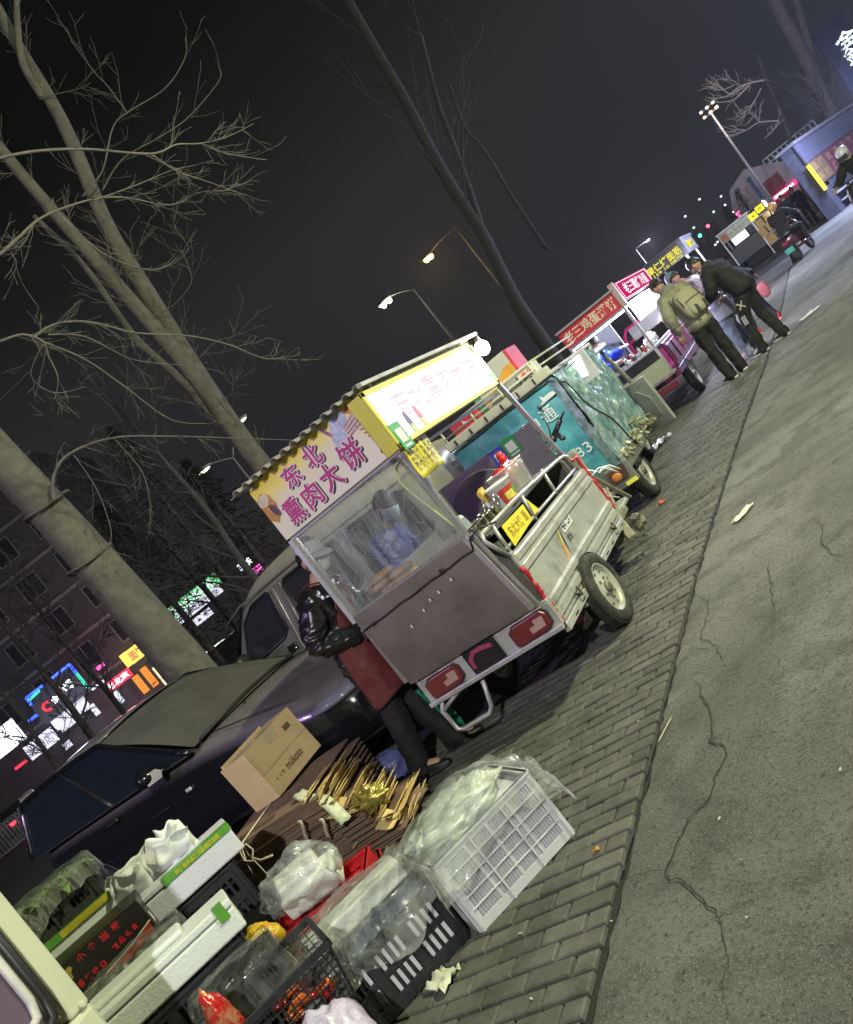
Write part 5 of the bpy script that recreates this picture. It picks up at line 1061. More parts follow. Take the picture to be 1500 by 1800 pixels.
drape('crumpled clear plastic film bulging over the white crate', 'plastic film', Bw, .56, .42, .36, .17, filmA, 1.3, .10, .026, n=60, lo=.03, gather=.3)
t = thing('foam_slab', 'pale foam slab wrapped on top of the white crate contents', 'foam', Bw @ V((0, 0, .33)))
m = MB(Bw); m.ball((-.03, .01, .36), (.235, .165, .075), 60, 40, fn=lambda d: 1+.22*fbm(d, 2.2, 4, 3)+.10*ridge(d, 4.5, 2)); m.build('slab', film('milky_wrap', (.62, .68, .62), .55, .92, 7, .16, 1.0, seed=9), t, True)
cb_ = C0 + E1*(-.315) + E2*.255
tb, Bb = crate('produce_crate', 'black slotted crate with a white lining under loose clear film in the front row', cb_, (.56, .38, .27), crate_b, 0)
m = MB(Bb); m.mm(-.262, .262, -.172, .172, .03, .235, Bb if False else None); m.build('inner_liner', mat('liner_white', (.72, .72, .76), .5, var=.05), tb)
t = thing('foam_slab', 'long white foam block lying under film on the front black crate', 'foam', Bb @ V((0, .09, .27)))
m = MB(Bb); m.box((.02, .08, .325), (.50, .12, .085), rx=.08); m.build('slab', mat('foam_white', (.68, .70, .68), .6, var=.05, bump=.25, bscale=60), t, bevel=.012, seg=3)
t = thing('produce_bag', 'dark bagged vegetables heaped in the front black crate', 'bag', Bb @ V((0, -.08, .02)))
m = MB(Bb)
for k in range(7): m.ball((-.21+.07*k, -.08+.03*sin(k*2), .255), (.07, .085, .05), 14, 10, fn=lambda d: 1+.3*fbm(d, 2, 3, k))
m.build('heap', mat('bag_darkblue', (.05, .06, .10), .35, var=.5, scale=12), t, True)
drape('loose clear plastic film over the front black crate', 'plastic film', Bb, .60, .42, .36, .17, film('film_frost2', (.8, .84, .84), .02, .28, 4, .07, .9, seed=4), 5.1, .05, .03, n=60, lo=.05, gather=.2)
# red crate with a clear bag, small white crate, yellow bag behind
RC0 = V((-3.17, 2.80, 0))
tr_, Br = crate('produce_crate', 'bright red slotted crate holding a clear plastic bag', RC0, (.52, .28, .36), crate_r, 2, rz=radians(29))
m = MB(); m.mm(-.25, .25, -.13, .13, .02, .30, Br); m.build('inner_liner', crate_r, tr_)
def puff(name, label, cat, c, r, m_, seed, k=.5, n=30, org=None):
    t = thing(name, label, cat, org or (c[0], c[1], c[2]-r[2])); m = MB(); m.ball(c, r, n, int(n*.7), fn=lambda d: 1+k*(.55*fbm(d, 1.6, 2, seed)+.32*(ridge(d, 2.0, seed)-.4))); m.build('bag', m_, t, True); return t
puff('carrier_bag', 'crinkled clear plastic bag of white packs in the red crate', 'bag', tuple(RC0 + V((-.06, .02, .45))), (.23, .14, .13), filmB, 2.2, .55, 48, tuple(RC0 + V((0, 0, .33))))
t = thing('white_packet', 'white foam packs inside the clear bag on the red crate', 'packet', RC0 + V((0, 0, .33)))
m = MB(LF(RC0 + V((-.02, .02, .41)), radians(30))); m.box((0, 0, 0), (.30, .16, .10), rx=.2); m.box((-.03, .02, .075), (.22, .14, .06), rx=.3, rz=.2); m.build('pack', mat('foam_white', (.68, .70, .68)), t, bevel=.015, seg=2)
RC1 = at(645, 1560, 4.1); RC1.z = 0
crate('produce_crate', 'upright red crate corner between the cardboard pile and the black crate', RC1, (.26, .20, .30), crate_r, 2, rz=radians(38))
crate('produce_crate', 'small cream slotted crate half hidden behind the front crates', V((-2.80, 3.12, 0)), (.30, .20, .24), mat('crate_cream', (.55, .54, .46), .5), 2)
p = at(455, 1642, 3.75); puff('carrier_bag', 'yellow bag with red print beside the red crate', 'bag', (p.x, p.y, .42), (.10, .07, .08), mat('bag_yellow', (.60, .40, .02), .4, var=.2, bump=.4, bscale=14, dirt=(.5, .06, .02), dscale=9, damt=.8), 3.1, .4, 26, (p.x, p.y, .34))
# stacked boxes along the row; every box stands on black crates
def crate_stack(c, L_, W_, ztop, words, n=None, rz=RZ):
    n = n or max(1, round(ztop/.28)); h = ztop/n
    for k in range(n): crate('produce_crate', 'black stacking crate ' + words + ', ' + (['bottom of its stack', 'second in its stack', 'third in its stack'][k] if n > 1 else 'alone on the ground'), V((c.x, c.y, k*h)), (L_, W_, h-.004), crate_b, 0, 'black stacking crates under the boxes', rz)
def front_box(px_, D, L_, W_, H_):
    p = at(px_[0], px_[1], D); return V((p.x, p.y, p.z)) + E2*(W_/2) - V((0, 0, H_/2))
foam = mat('foam_box_white', (.66, .69, .70), .55, var=.04, bump=.25, bscale=70, dirt=(.45, .45, .42), damt=.35)
foam_l = mat('foam_box_lilac', (.60, .60, .72), .55, var=.04, bump=.25, bscale=70)
label_g = mat('label_green_tape', (.10, .30, .04), .4, var=.15)
def foam_box(label, c, size, m_, tape=True, tname='label_tape', lid=.03):
    L_, W_, H_ = size; t = thing('foam_box', label, 'foam box', c); B = LF(c)
    MB(B).mm(-L_/2, L_/2, -W_/2, W_/2, 0, H_-lid-.004).build('box_base', m_, t, bevel=.010, seg=2)
    MB(B).mm(-L_/2-.004, L_/2+.004, -W_/2-.004, W_/2+.004, H_-lid, H_).build('box_lid', m_, t, bevel=.008, seg=2)
    return t, B
c = front_box((318, 1560), 4.3, .66, .26, .13) - E1*.11
ft, FB = foam_box('lilac white foam box with a green printed tape and torn paper on top', c, (.90, .26, .15), foam_l)
m = MB(FB); m.mm(.06, .455, -.1345, -.06, .1505, .1525); m.mm(.06, .455, -.1365, -.1345, .118, .1525); m.build('label_tape', label_g, ft)
m = MB(FB); m.text('新鲜蔬菜配送', .26, .025, frame((.26, -.137, .135), (1, 0, 0), (0, 0, 1)), .0, .02); m.build('tape_lettering', mat('tape_gold', (.55, .45, .04), .4), ft)
crate_stack(c + E1*.06, .60, .30, c.z-.002, 'under the lilac foam box')
t = thing('torn_paper', 'crumpled white wrapping paper sticking up from the lilac foam box', 'paper', FB @ V((.05, .03, .15)))
paper = mat('paper_white', (.66, .66, .70), .7, var=.06, bump=.2, bscale=14); rp = random.Random(6); m = MB(FB)
for k in range(7):
    bx = -.10+.052*k; a = rp.uniform(-.7, .5); w = rp.uniform(.09, .15); h = rp.uniform(.13, .24)
    w *= 1.5; lean = rp.uniform(-.10, .12); jag = rp.uniform(0, 9)
    m.sheet(10, 10, lambda u, v: V((bx + (u-.5)*w*(1-.15*v) + sin(a)*h*v + .02*nz((u*2, v*2, k+5), 1.2), .02 + .03*k/7 + .045*fbm((u*1.3, v*1.3, k), 1.2, 2) + lean*v, .14 + h*v*cos(a)*(.8+.25*nz((u*2.5, jag, 0), 1.0)))))
m.build('paper', paper, t, True, solid=.0015)
c = front_box((302, 1712), 3.55, .62, .2, .13)
ft, FB = foam_box('long white foam box with a small green sticker nearest the white van', c, (.66, .22, .14), foam, lid=.035)
m = MB(FB); m.mm(.255, .30, -.116, -.06, .1405, .1425); m.mm(.255, .30, -.1165, -.114, .075, .1425); m.build('label_sticker', label_g, ft)
m = MB(FB); m.box((-.10, .02, .155), (.44, .15, .03)); m.build('lid_step', foam, ft, bevel=.012, seg=2)
crate_stack(c, .56, .28, c.z-.002, 'under the long white foam box')
# basket of red peppers
pb = at(470, 1735, 3.2); bc_ = V((pb.x, pb.y, 0)) + E2*.08
crate('produce_crate', 'black crate that lifts up the mesh basket of peppers', V((bc_.x, bc_.y, 0)), (.46, .34, .20), crate_b, 0)
tq = thing('mesh_basket', 'open black mesh basket full of red peppers and shiny wrappers', 'basket', (bc_.x, bc_.y, .2)); Bq = LF((bc_.x, bc_.y, .2)); m = MB(Bq)
for s in (-1, 1):
    for k in range(15):
        x = -.21+.03*k; m.bar((x, s*.15, .0), (x, s*.19, .24), .005); 
    for k in range(11): y = -.15+.03*k; m.bar((s*.21, y, 0), (s*.25, y*1.26, .24), .005)
    for k in range(8): z = .03*k+.01; f_ = z/.24; m.bar((-.21-.04*f_, s*(.15+.04*f_), z), (.21+.04*f_, s*(.15+.04*f_), z), .005); m.bar((s*(.21+.04*f_), -.15-.04*f_, z), (s*(.21+.04*f_), .15+.04*f_, z), .005)
    m.bar((-.255, s*.192, .245), (.255, s*.192, .245), .02, .026); m.bar((s*.252, -.192, .245), (s*.252, .192, .245), .02, .026)
m.mm(-.21, .21, -.15, .15, 0, .008); m.build('basket_mesh', crate_b, tq)
rpp = random.Random(9); pep = [mat('pepper_red', (.40, .012, .010), .22, var=.3, coat=.5), mat('pepper_orange', (.5, .10, .015), .25, coat=.4), mat('pepper_dark', (.14, .01, .01), .3)]
for k in range(26):
    x, y = rpp.uniform(-.19, .19), rpp.uniform(-.14, .14); z = .05+.10*rpp.random(); a = rpp.uniform(0, 6.28); P_ = Bq @ V((x, y, z))
    t = thing('red_pepper', 'shiny red pepper in the black mesh basket', 'pepper', P_, 'red peppers in the mesh basket'); d = V((cos(a), sin(a), rpp.uniform(-.3, .3))); l_ = rpp.uniform(.05, .09)
    m = MB(); m.tube([P_ + d*l_*(q/6-.5) + V((0, 0, .012*sin(q))) for q in range(7)], [.006, .017, .022, .022, .018, .011, .003], 9); m.build('pod', pep[k % 3], t, True)
    MB().tube([P_ - d*l_*.5, P_ - d*l_*.75], .003, 5).build('stalk', mat('stalk_green', (.05, .12, .02), .6), t, True)
p = at(370, 1762, 3.15); t = puff('snack_packet', 'shiny red and gold snack packet lying below the white foam box', 'packet', (p.x, p.y, .46), (.05, .05, .14), mat('foil_red', (.50, .02, .02), .2, .4, var=.4, scale=12, bump=.8, bscale=20, dirt=(.7, .55, .3), dscale=16, damt=.8), 7.7, .35, 26, (p.x, p.y, .32))
crate_stack(V((p.x, p.y, 0)), .30, .24, .325, 'under the red snack packet', 1)
p = at(548, 1775, 2.95); puff('carrier_bag', 'lilac white carrier bag in front of the mesh basket', 'bag', (p.x, p.y, .17), (.13, .12, .20), film('bag_lilac', (.66, .58, .80), .55, .95, 9, .2, 1.0), 4.4, .4, 36, (p.x, p.y, 0))
p = at(400, 1700, 3.45); drape('clear film draped over the crate beside the yellow bag', 'plastic film', LF((p.x, p.y, 0)), .34, .22, p.z-.01, .14, film('film_clear2', (.75, .82, .76), .01, .13, 7, .08, .6, seed=2), 8.3, .02, .012, n=40, lo=.30)
crate_stack(V((p.x, p.y, 0)), .36, .24, p.z-.03, 'under the draped film', 2)
# left stack: film wrapped greens, foam box, black printed carton, bagged crate
c3 = front_box((132, 1662), 4.25, .5, .36, .13)
ft, FB = foam_box('white foam box with a green and yellow tape under the wrapped greens', c3, (.50, .36, .16), foam)
m = MB(FB); m.mm(-.252, .252, -.188, -.184, .125, .166); m.build('label_tape', label_g, ft); m = MB(FB); m.mm(-.02, .24, -.1895, -.188, .13, .16); m.text('绿色蔬菜', .2, .024, frame((.11, -.191, .145), (1, 0, 0), (0, 0, 1)), 0, .02); m.build('tape_print', mat('tape_gold', (.55, .45, .04), .4, var=.3, scale=30), ft)
tg, Bg = crate('produce_crate', 'black crate of leafy greens wrapped in stretched film on top of the left stack', c3 + V((0, 0, .162)), (.46, .34, .16), mat('crate_dark', (.03, .03, .03), .5), 0)
leaf = mat('leaf_pale', (.16, .26, .09), .6, var=.5, scale=25, island=.4)
rl = random.Random(3); t = thing('leafy_greens', 'pale leafy greens packed in the film wrapped crate', 'vegetables', Bg @ V((0, 0, .06))); m = MB(Bg)
for k in range(70):
    x, y = rl.uniform(-.2, .2), rl.uniform(-.15, .15); a = rl.uniform(0, 6.28); w = rl.uniform(.02, .045); l_ = rl.uniform(.06, .13); z0 = .11+.05*rl.random()
    m.sheet(3, 4, lambda u, v: V((x + cos(a)*l_*v - sin(a)*(u-.5)*w*2*sin(pi*min(.95, v+.1)), y + sin(a)*l_*v + cos(a)*(u-.5)*w*2*sin(pi*min(.95, v+.1)), z0 + .035*sin(pi*v) + .01*abs(u-.5))))
m.build('leaves', leaf, t, True, solid=.001)
drape('tightly stretched glossy film over the crate of greens', 'plastic film', Bg, .47, .35, .205, .13, film('film_tight', (.75, .82, .76), .03, .34, 6, .06, .9, (1, 6, 1), 3), 2.9, .015, .007, n=50, lo=.02)
cbx = front_box((184, 1676), 3.95, .46, .3, .2)
t = thing('printed_carton', 'black carton with red lettering, a gold emblem and a white rim line', 'box', cbx); Bx = LF(cbx)
m = MB(Bx); m.mm(-.23, .23, -.15, .15, 0, .185); m.build('carton', mat('carton_black', (.014, .012, .012), .35, var=.3), t, bevel=.005)
redp = mat('carton_red_print', (.55, .02, .04), .4); T = Bx @ frame((0, -.151, .105), (1, 0, 0), (0, 0, 1))
m = MB(); m.prism([(-.20, -.075), (-.05, -.078), (.10, -.06), (.215, -.03), (.215, -.10), (-.20, -.10)], .0, .002, T); m.build('red_band', mat('band_red', (.40, .04, .03), .4), t)
m = MB(); m.tube([(-.21, -.075, .002), (-.05, -.078, .002), (.10, -.058, .002), (.222, -.028, .002)], .0035, 5, M=T); m.build('rim_line', mat('line_white', (.8, .7, .62), .4), t)
m = MB()
for k, s in enumerate('小食当家'): m.text(s, .038, .038, T @ Matrix.Translation((-.08+.06*k, .055, 0)), .002, .03)
for k, s in enumerate('香辣味0'): m.text(s, .028, .030, T @ Matrix.Translation((-.14+.037*k, -.035, 0)), .002, .03)
for k, s in enumerate('精品礼盒'): m.text(s, .028, .028, T @ Matrix.Translation((.05+.036*k, -.015+.004*k, 0)), .002, .03)
m.build('lettering', redp, t)
m = MB(); m.prism(blob2 := [(-.175, .01), (-.15, .005), (-.145, .03), (-.13, .045), (-.14, .06), (-.155, .055), (-.165, .07), (-.175, .055), (-.19, .05), (-.185, .03)], .0, .003, T); m.build('gold_emblem', mat('emblem_gold', (.55, .42, .08), .35, .5, var=.4, scale=40), t)
m = MB(Bx); m.mm(.232, .236, -.12, -.08, .05, .1); m.build('white_stamp', white_pl, t)
crate_stack(cbx, .44, .30, cbx.z-.002, 'under the black printed carton')
crate_stack(c3, .48, .36, c3.z-.002, 'under the left foam box')
p = at(228, 1705, 3.7); cw_ = V((p.x, p.y, 0)) + E2*.12
crate_stack(cw_, .44, .28, .62, 'beside the white van pillar', 2)
t = thing('produce_bag', 'bagged sprouts heaped on the black crate beside the white van', 'bag', cw_ + V((0, 0, .62))); m = MB(LF(cw_))
for k in range(26): m.ball((rl.uniform(-.2, .2), rl.uniform(-.12, .12), .625+rl.uniform(0, .07)), (.04, .03, .03), 10, 7, fn=lambda d: 1+.3*fbm(d, 2, 2, k))
m.build('heap', mat('sprout_grey', (.10, .11, .10), .4, var=.6, scale=20, island=.6), t, True)
drape('clear crinkled bag over the sprouts beside the white van', 'plastic film', LF(cw_), .45, .28, .70, .20, film('film_clear3', (.75, .84, .79), .01, .2, 7, .06, .8, seed=7), 6.6, .04, .02, n=56, lo=.30)
# flattened cardboard
t = thing('cardboard_bundle', 'bundle of flattened brown cartons tied with white string beside the black car', 'cardboard', (-4.5, 3.6, 0))
rz_ = radians(12); B = LF((-4.57, 3.58, 0), rz_); rc = random.Random(21)
kraft = mat('kraft_brown', (.185, .118, .088), .8, var=.15, island=.22, bump=.2, bscale=40); kraft_l = mat('kraft_painted_lit', (.60, .45, .20), .75, var=.15, island=.25)  # lighter copy paints the yellow light on the sheet ends into the cardboard
Zt = .50; nS = 44
for k in range(nS):
    z = .012 + (Zt-.012)*k/(nS-1); x0 = rc.uniform(-.03, .06)+.16*(1-k/nS); x1 = 1.14+rc.uniform(-.05, .05) - .42*(k/nS)**1.3; d0 = rc.uniform(-.012, .014)+.008*sin(k); d1 = .52+rc.uniform(-.06, .06)
    if k % 3 == 0: x1 = min(x1, .80); d1 = .86
    tl_ = rc.uniform(-.003, .003); sag = rc.uniform(.0, .012); m = MB(B)
    m.sheet(12, 4, lambda u, v: V((x0+(x1-x0)*u, d0+(d1-d0)*v, z + tl_*(u-.5) - sag*max(0, u-.7)*3*(k/nS) + .004*nz((u*4, v*3, k), 1.4))))
    m.build('carton_sheet', kraft, t, solid=rc.uniform(.0075, .0105))
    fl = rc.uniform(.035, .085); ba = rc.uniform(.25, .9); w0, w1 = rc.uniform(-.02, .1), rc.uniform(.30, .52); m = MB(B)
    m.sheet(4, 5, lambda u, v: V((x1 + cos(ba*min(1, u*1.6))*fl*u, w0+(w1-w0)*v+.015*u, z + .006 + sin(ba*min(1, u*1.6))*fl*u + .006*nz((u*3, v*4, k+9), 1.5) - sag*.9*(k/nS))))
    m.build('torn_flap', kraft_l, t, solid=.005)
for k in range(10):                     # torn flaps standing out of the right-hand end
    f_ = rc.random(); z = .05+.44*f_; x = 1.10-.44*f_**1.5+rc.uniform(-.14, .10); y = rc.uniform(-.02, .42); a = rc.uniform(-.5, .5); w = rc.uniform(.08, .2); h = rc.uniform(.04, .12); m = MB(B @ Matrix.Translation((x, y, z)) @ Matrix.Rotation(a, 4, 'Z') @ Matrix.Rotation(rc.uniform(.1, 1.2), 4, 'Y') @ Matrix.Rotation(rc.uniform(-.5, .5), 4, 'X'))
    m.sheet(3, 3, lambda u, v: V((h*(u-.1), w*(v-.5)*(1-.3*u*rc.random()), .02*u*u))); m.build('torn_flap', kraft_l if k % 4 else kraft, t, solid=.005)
m = MB(B); m.text('绿色果蔬箱', .30, .07, frame((.30, .10, Zt+.012), (1, 0, 0), (0, 1, 0)), 0, .01); m.build('carton_print', mat('print_brown', (.07, .03, .015), .7), t)
m = MB(B); st = mat('string_white', (.62, .58, .46), .7)
m.tube([(.25, .8, Zt+.012), (.25, .3, Zt+.016), (.25, -.03, Zt+.012), (.255, -.06, Zt-.06), (.26, -.05, .3), (.26, -.03, .05)], .005, 6); m.tube([(.25, -.02, Zt+.01), (.22, -.06, Zt-.02), (.23, -.09, Zt-.07), (.27, -.085, Zt-.10), (.30, -.06, Zt-.05), (.27, -.04, Zt+.0)], .006, 6); m.tube([(.27, -.07, Zt-.09), (.33, -.10, Zt-.12), (.42, -.11, Zt-.13)], .008, 6)
m.tube([(.24, -.05, Zt), (.23, -.09, Zt-.10), (.225, -.10, Zt-.16)], .004, 6); m.build('string', st, t, True)
m = MB(B)
for k, (x, y, z) in enumerate(((.66, -.05, .46), (.78, -.05, .40))): m.sheet(2, 10, lambda u, v: V((x+(u-.5)*.022+.03*sin(v*4), y-.025*sin(v*3)-.015, z-.02+.05*sin(v*2.6)-.15*v+.006*u)))
m.build('ribbon_tape', mat('ribbon_beige', (.50, .44, .33), .6), t, True, solid=.001)
m = MB(B); m.sheet(3, 14, lambda u, v: V((.62+.30*v+.055*(u-.5), .16-.22*v+.055*(u-.5)-.02*sin(v*7), .525-.22*v*v+.015*sin(v*11)+.006*sin(u*6)))); m.build('printed_tape', mat('tape_printed', (.55, .55, .42), .4, var=.3, scale=14, dirt=(.12, .35, .1), dscale=5, damt=.7), t, True, solid=.001)
t = thing('gold_foil', 'scrunched gold foil stuck on the right end of the cardboard bundle', 'foil', B @ V((1.12, .0, .24)))
m = MB(B); m.ball((1.10, -.02, .30), (.11, .05, .06), 26, 16, fn=lambda d: 1+.7*fbm(d, 2.6, 4, 1)); m.build('foil', mat('foil_gold', (.62, .50, .14), .25, .7, var=.4, bump=.8, bscale=26), t, True)
# open carton on top
t = thing('cardboard_box', 'tan carton printed with a black word resting on the cardboard bundle', 'box', (-4.44, 4.35, .5))
Bc = Matrix.Translation((-4.46, 4.34, .695)) @ Matrix.Rotation(radians(-3), 4, 'Z') @ Matrix.Rotation(radians(-3), 4, 'Y') @ Matrix.Rotation(radians(2), 4, 'X')
m = MB(Bc); m.mm(-.135, .135, -.28, .28, -.18, .18); m.build('carton', mat('carton_kraft', (.64, .49, .25), .75, var=.10, scale=4, bump=.1, bscale=30, dirt=(.40, .28, .14), damt=.3), t, bevel=.004)
m = MB(Bc); m.mm(-.137, .137, -.06, .06, .1805, .182); m.mm(.136, .1375, -.06, .05, .09, .182); m.build('packing_tape', mat('tape_clear', (.55, .45, .28), .2, coat=.4), t)
m = MB(Bc); T = frame((.1365, 0, 0), (0, 1, 0), (0, 0, 1)); m.text('mükoto', .19, .055, T @ Matrix.Translation((.02, -.085, 0)), .001, .012); m.text('+ 1 9', .10, .026, T @ Matrix.Translation((-.16, -.09, 0)), .001, .01)
for k in range(12): m.mm(.12+.006*k, .1235+.006*k, .075, .115, .0005, .001, T)
m.mm(-.275, .275, -.012, -.0095, .0003, .0006, T)
m.build('carton_print', mat('print_brown', (.07, .03, .015)), t)
m = MB(Bc); m.mm(-.125, -.105, -.26, .2, .18, .20); m.build('carton_flap', mat('carton_kraft', (.5, .36, .19)), t)
# small things on the ground
def scrap(name, label, cat, x, y, w, h, m_, seed, z=.004, curl=.02):
    t = thing(name, label, cat, (x, y, z)); m = MB(Matrix.Translation((x, y, z)) @ Matrix.Rotation(seed, 4, 'Z'))
    m.sheet(8, 8, lambda u, v: V(((u-.5)*w*(1+.25*nz((v*3, seed, 0), 1.5)), (v-.5)*h*(1+.25*nz((u*3, 0, seed), 1.5)), .004+curl*abs(fbm((u*2.5, v*2.5, seed), 1.4, 3))))); m.build('scrap', m_, t, True, solid=.0012)
scrap('paper_scrap', 'pale crumpled paper scrap against the black crate', 'paper', -2.50, 2.41, .11, .15, mat('paper_pale', (.55, .56, .45), .8), 1.2, curl=.05)
scrap('orange_peel', 'small orange peel on the paving beside the white crate', 'peel', -1.87, 2.83, .03, .02, mat('peel_orange', (.55, .25, .03), .6), .5)
scrap('orange_peel', 'red orange scrap on the paving by the teal tricycle wheel', 'peel', -2.37, 8.07, .07, .05, mat('peel_red', (.6, .10, .04), .6), 2.5, curl=.04)
scrap('paper_scrap', 'folded pale card on the road beyond the food cart wheel', 'paper', -1.40, 6.15, .08, .22, mat('paper_pale', (.55, .56, .45), .8), 2.6)
scrap('paper_scrap', 'white tissue on the road beside the customers', 'paper', -.74, 14.0, .1, .4, paper, 2.2, curl=.04)
scrap('plastic_scrap', 'crinkled white plastic lying behind the teal tricycle wheel', 'plastic scrap', -2.95, 11.5, .35, .25, film('scrap_lilac', (.7, .7, .9), .5, .9, 9), 1.0, curl=.10)
scrap('drinking_straw', 'pale stick lying along the edge of the paving', 'straw', -1.66, 3.55, .008, .16, mat('straw_pale', (.5, .45, .3), .7), -.25, curl=.0)
puff('carrier_bag', 'blue plastic bag on the ground behind the cardboard bundle', 'bag', (-4.05, 4.72, .12), (.16, .12, .12), mat('bag_blue', (.10, .11, .30), .3, bump=.5, bscale=18), 9.1, .5, 26)
lt = random.Random(31); m = MB()
for k in range(150):
    x = lt.uniform(-1.7, 1.2) if k % 3 else lt.uniform(-3, -1.7); y = lt.uniform(1.4, 12); s = lt.uniform(.003, .007); m.box((x, y, .004), (s, s*lt.uniform(1, 3), .004), rz=lt.uniform(0, 3))
o = m.build('litter_crumbs', mat('crumb_pale', (.35, .34, .28), .8, island=.7)); setp(o, 'scattered pale crumbs and grit on the paving and road', 'litter', kind='stuff')
t = thing('green_cloth', 'green strip of cloth hanging behind the vendor\'s legs', 'cloth', (-3.42, 4.78, .1)); m = MB(); m.sheet(4, 10, lambda u, v: V((-3.44+.14*(u-.5)*(1-.5*v)+.02*sin(v*5), 4.80-.05*v, .10+.38*v))); m.build('cloth', mat('cloth_green', (.01, .20, .12), .6), t, True, solid=.003)
# ================================================================ dusty black car
car = thing('parked_car', 'black hatchback with a dust covered windscreen and bonnet', 'car', (-6.2, 5.8, 0))
paint = bpy.data.materials.new('dusty_black_paint'); paint.use_nodes = True
def dusty(m_, col, dust, lo_, hi_, rough, coat=0.0):
    N = m_.node_tree.nodes; L = m_.node_tree.links; b = N['Principled BSDF']; b.inputs['Coat Weight'].default_value = coat
    g = N.new('ShaderNodeNewGeometry'); s = N.new('ShaderNodeSeparateXYZ'); L.new(g.outputs['Normal'], s.inputs[0]); r = N.new('ShaderNodeMapRange'); r.inputs[1].default_value = lo_; r.inputs[2].default_value = hi_; L.new(s.outputs['Z'], r.inputs[0])
    tc = N.new('ShaderNodeTexCoord'); n = N.new('ShaderNodeTexNoise'); n.inputs['Scale'].default_value = 3.5; n.inputs['Detail'].default_value = 8; L.new(tc.outputs['Object'], n.inputs['Vector'])
    r2 = N.new('ShaderNodeMapRange'); r2.inputs[1].default_value = .3; r2.inputs[2].default_value = .7; r2.inputs[3].default_value = .72; r2.inputs[4].default_value = 1.0; L.new(n.outputs[0], r2.inputs[0])
    mu = N.new('ShaderNodeMath'); mu.operation = 'MULTIPLY'; L.new(r.outputs[0], mu.inputs[0]); L.new(r2.outputs[0], mu.inputs[1])
    mx = N.new('ShaderNodeMix'); mx.data_type = 'RGBA'; mx.inputs[6].default_value = col + (1,); mx.inputs[7].default_value = dust + (1,); L.new(mu.outputs[0], mx.inputs[0]); L.new(mx.outputs[2], b.inputs['Base Color'])
    rr = N.new('ShaderNodeMapRange'); rr.inputs[3].default_value = rough; rr.inputs[4].default_value = .8; L.new(mu.outputs[0], rr.inputs[0]); L.new(rr.outputs[0], b.inputs['Roughness'])
dusty(paint, (.008, .009, .012), (.15, .135, .145), .30, .72, .16, .5)
YN, YF = 4.95, 6.66; YC = (YN+YF)/2
def loft(m, st, ring, cap=True):
    vs = []; fs = []; n = None
    for s in st:
        r = ring(*s); n = len(r); vs += r
    for i in range(len(st)-1):
        for k in range(n):
            k2 = (k+1) % n; fs.append((i*n+k, (i+1)*n+k, (i+1)*n+k2, i*n+k2))
    if cap: fs.append(tuple(range(n))); fs.append(tuple((len(st)-1)*n+k for k in range(n-1, -1, -1)))
    return m.add(vs, fs)
def ring_c(x, w, zb, zm, zs, zt):
    h = w; return [V((x, YC+y, z)) for y, z in ((-h*.90, zb), (-h, zm*.55+zb*.45), (-h*1.0, zm), (-h*.965, zs), (-h*.78, zt), (-h*.4, zt+.025), (0, zt+.032), (h*.4, zt+.025), (h*.78, zt), (h*.965, zs), (h*1.0, zm), (h, zm*.55+zb*.45), (h*.90, zb))]
stn = [(-4.13, .60, .24, .42, .58, .62), (-4.20, .72, .22, .48, .64, .70), (-4.42, .80, .20, .52, .71, .775), (-4.8, .845, .19, .55, .79, .86), (-5.3, .855, .18, .58, .86, .935), (-5.72, .86, .18, .60, .92, .985), (-6.4, .86, .18, .60, .94, .99), (-7.4, .86, .18, .62, .96, 1.0), (-8.2, .84, .2, .64, .97, 1.01), (-8.45, .74, .28, .62, .93, .97)]
m = MB(); loft(m, stn, ring_c); body = m.build('car_body', paint, car, True, sub=2)
glass_d = bpy.data.materials.new('dusty_glass'); glass_d.use_nodes = True; dusty(glass_d, (.012, .014, .018), (.075, .073, .066), .1, .7, .12)
glass_k = mat('side_glass', (.012, .018, .026), .08, var=.1, spec=.7)
def gh(x, z, w): return (x, z, w)
m = MB(); m.sheet(16, 10, lambda u, v: V((-5.74 - 1.10*v - .20*(1-(2*u-1)**2)*-.8*(1-v) + .10*(1-(2*u-1)**2)*v*.3, YC + (2*u-1)*(.80-.13*v), .985 + .475*v + .03*(1-(2*u-1)**2) + .03*sin(pi*v)))); ws = m.build('windscreen', glass_d, car, True)
m = MB(); m.sheet(12, 6, lambda u, v: V((-6.84-1.45*u, YC+(2*v-1)*(.67-.02*u), 1.462+.05*(1-(2*v-1)**2)+.035*sin(pi*u)-.04*u*u))); m.build('car_roof', paint, car, True, solid=.02)
m = MB(); m.sheet(12, 6, lambda u, v: V((-8.29-.22*v, YC+(2*u-1)*(.64+.12*v), 1.42-.42*v))); m.build('rear_window', glass_k, car, True)
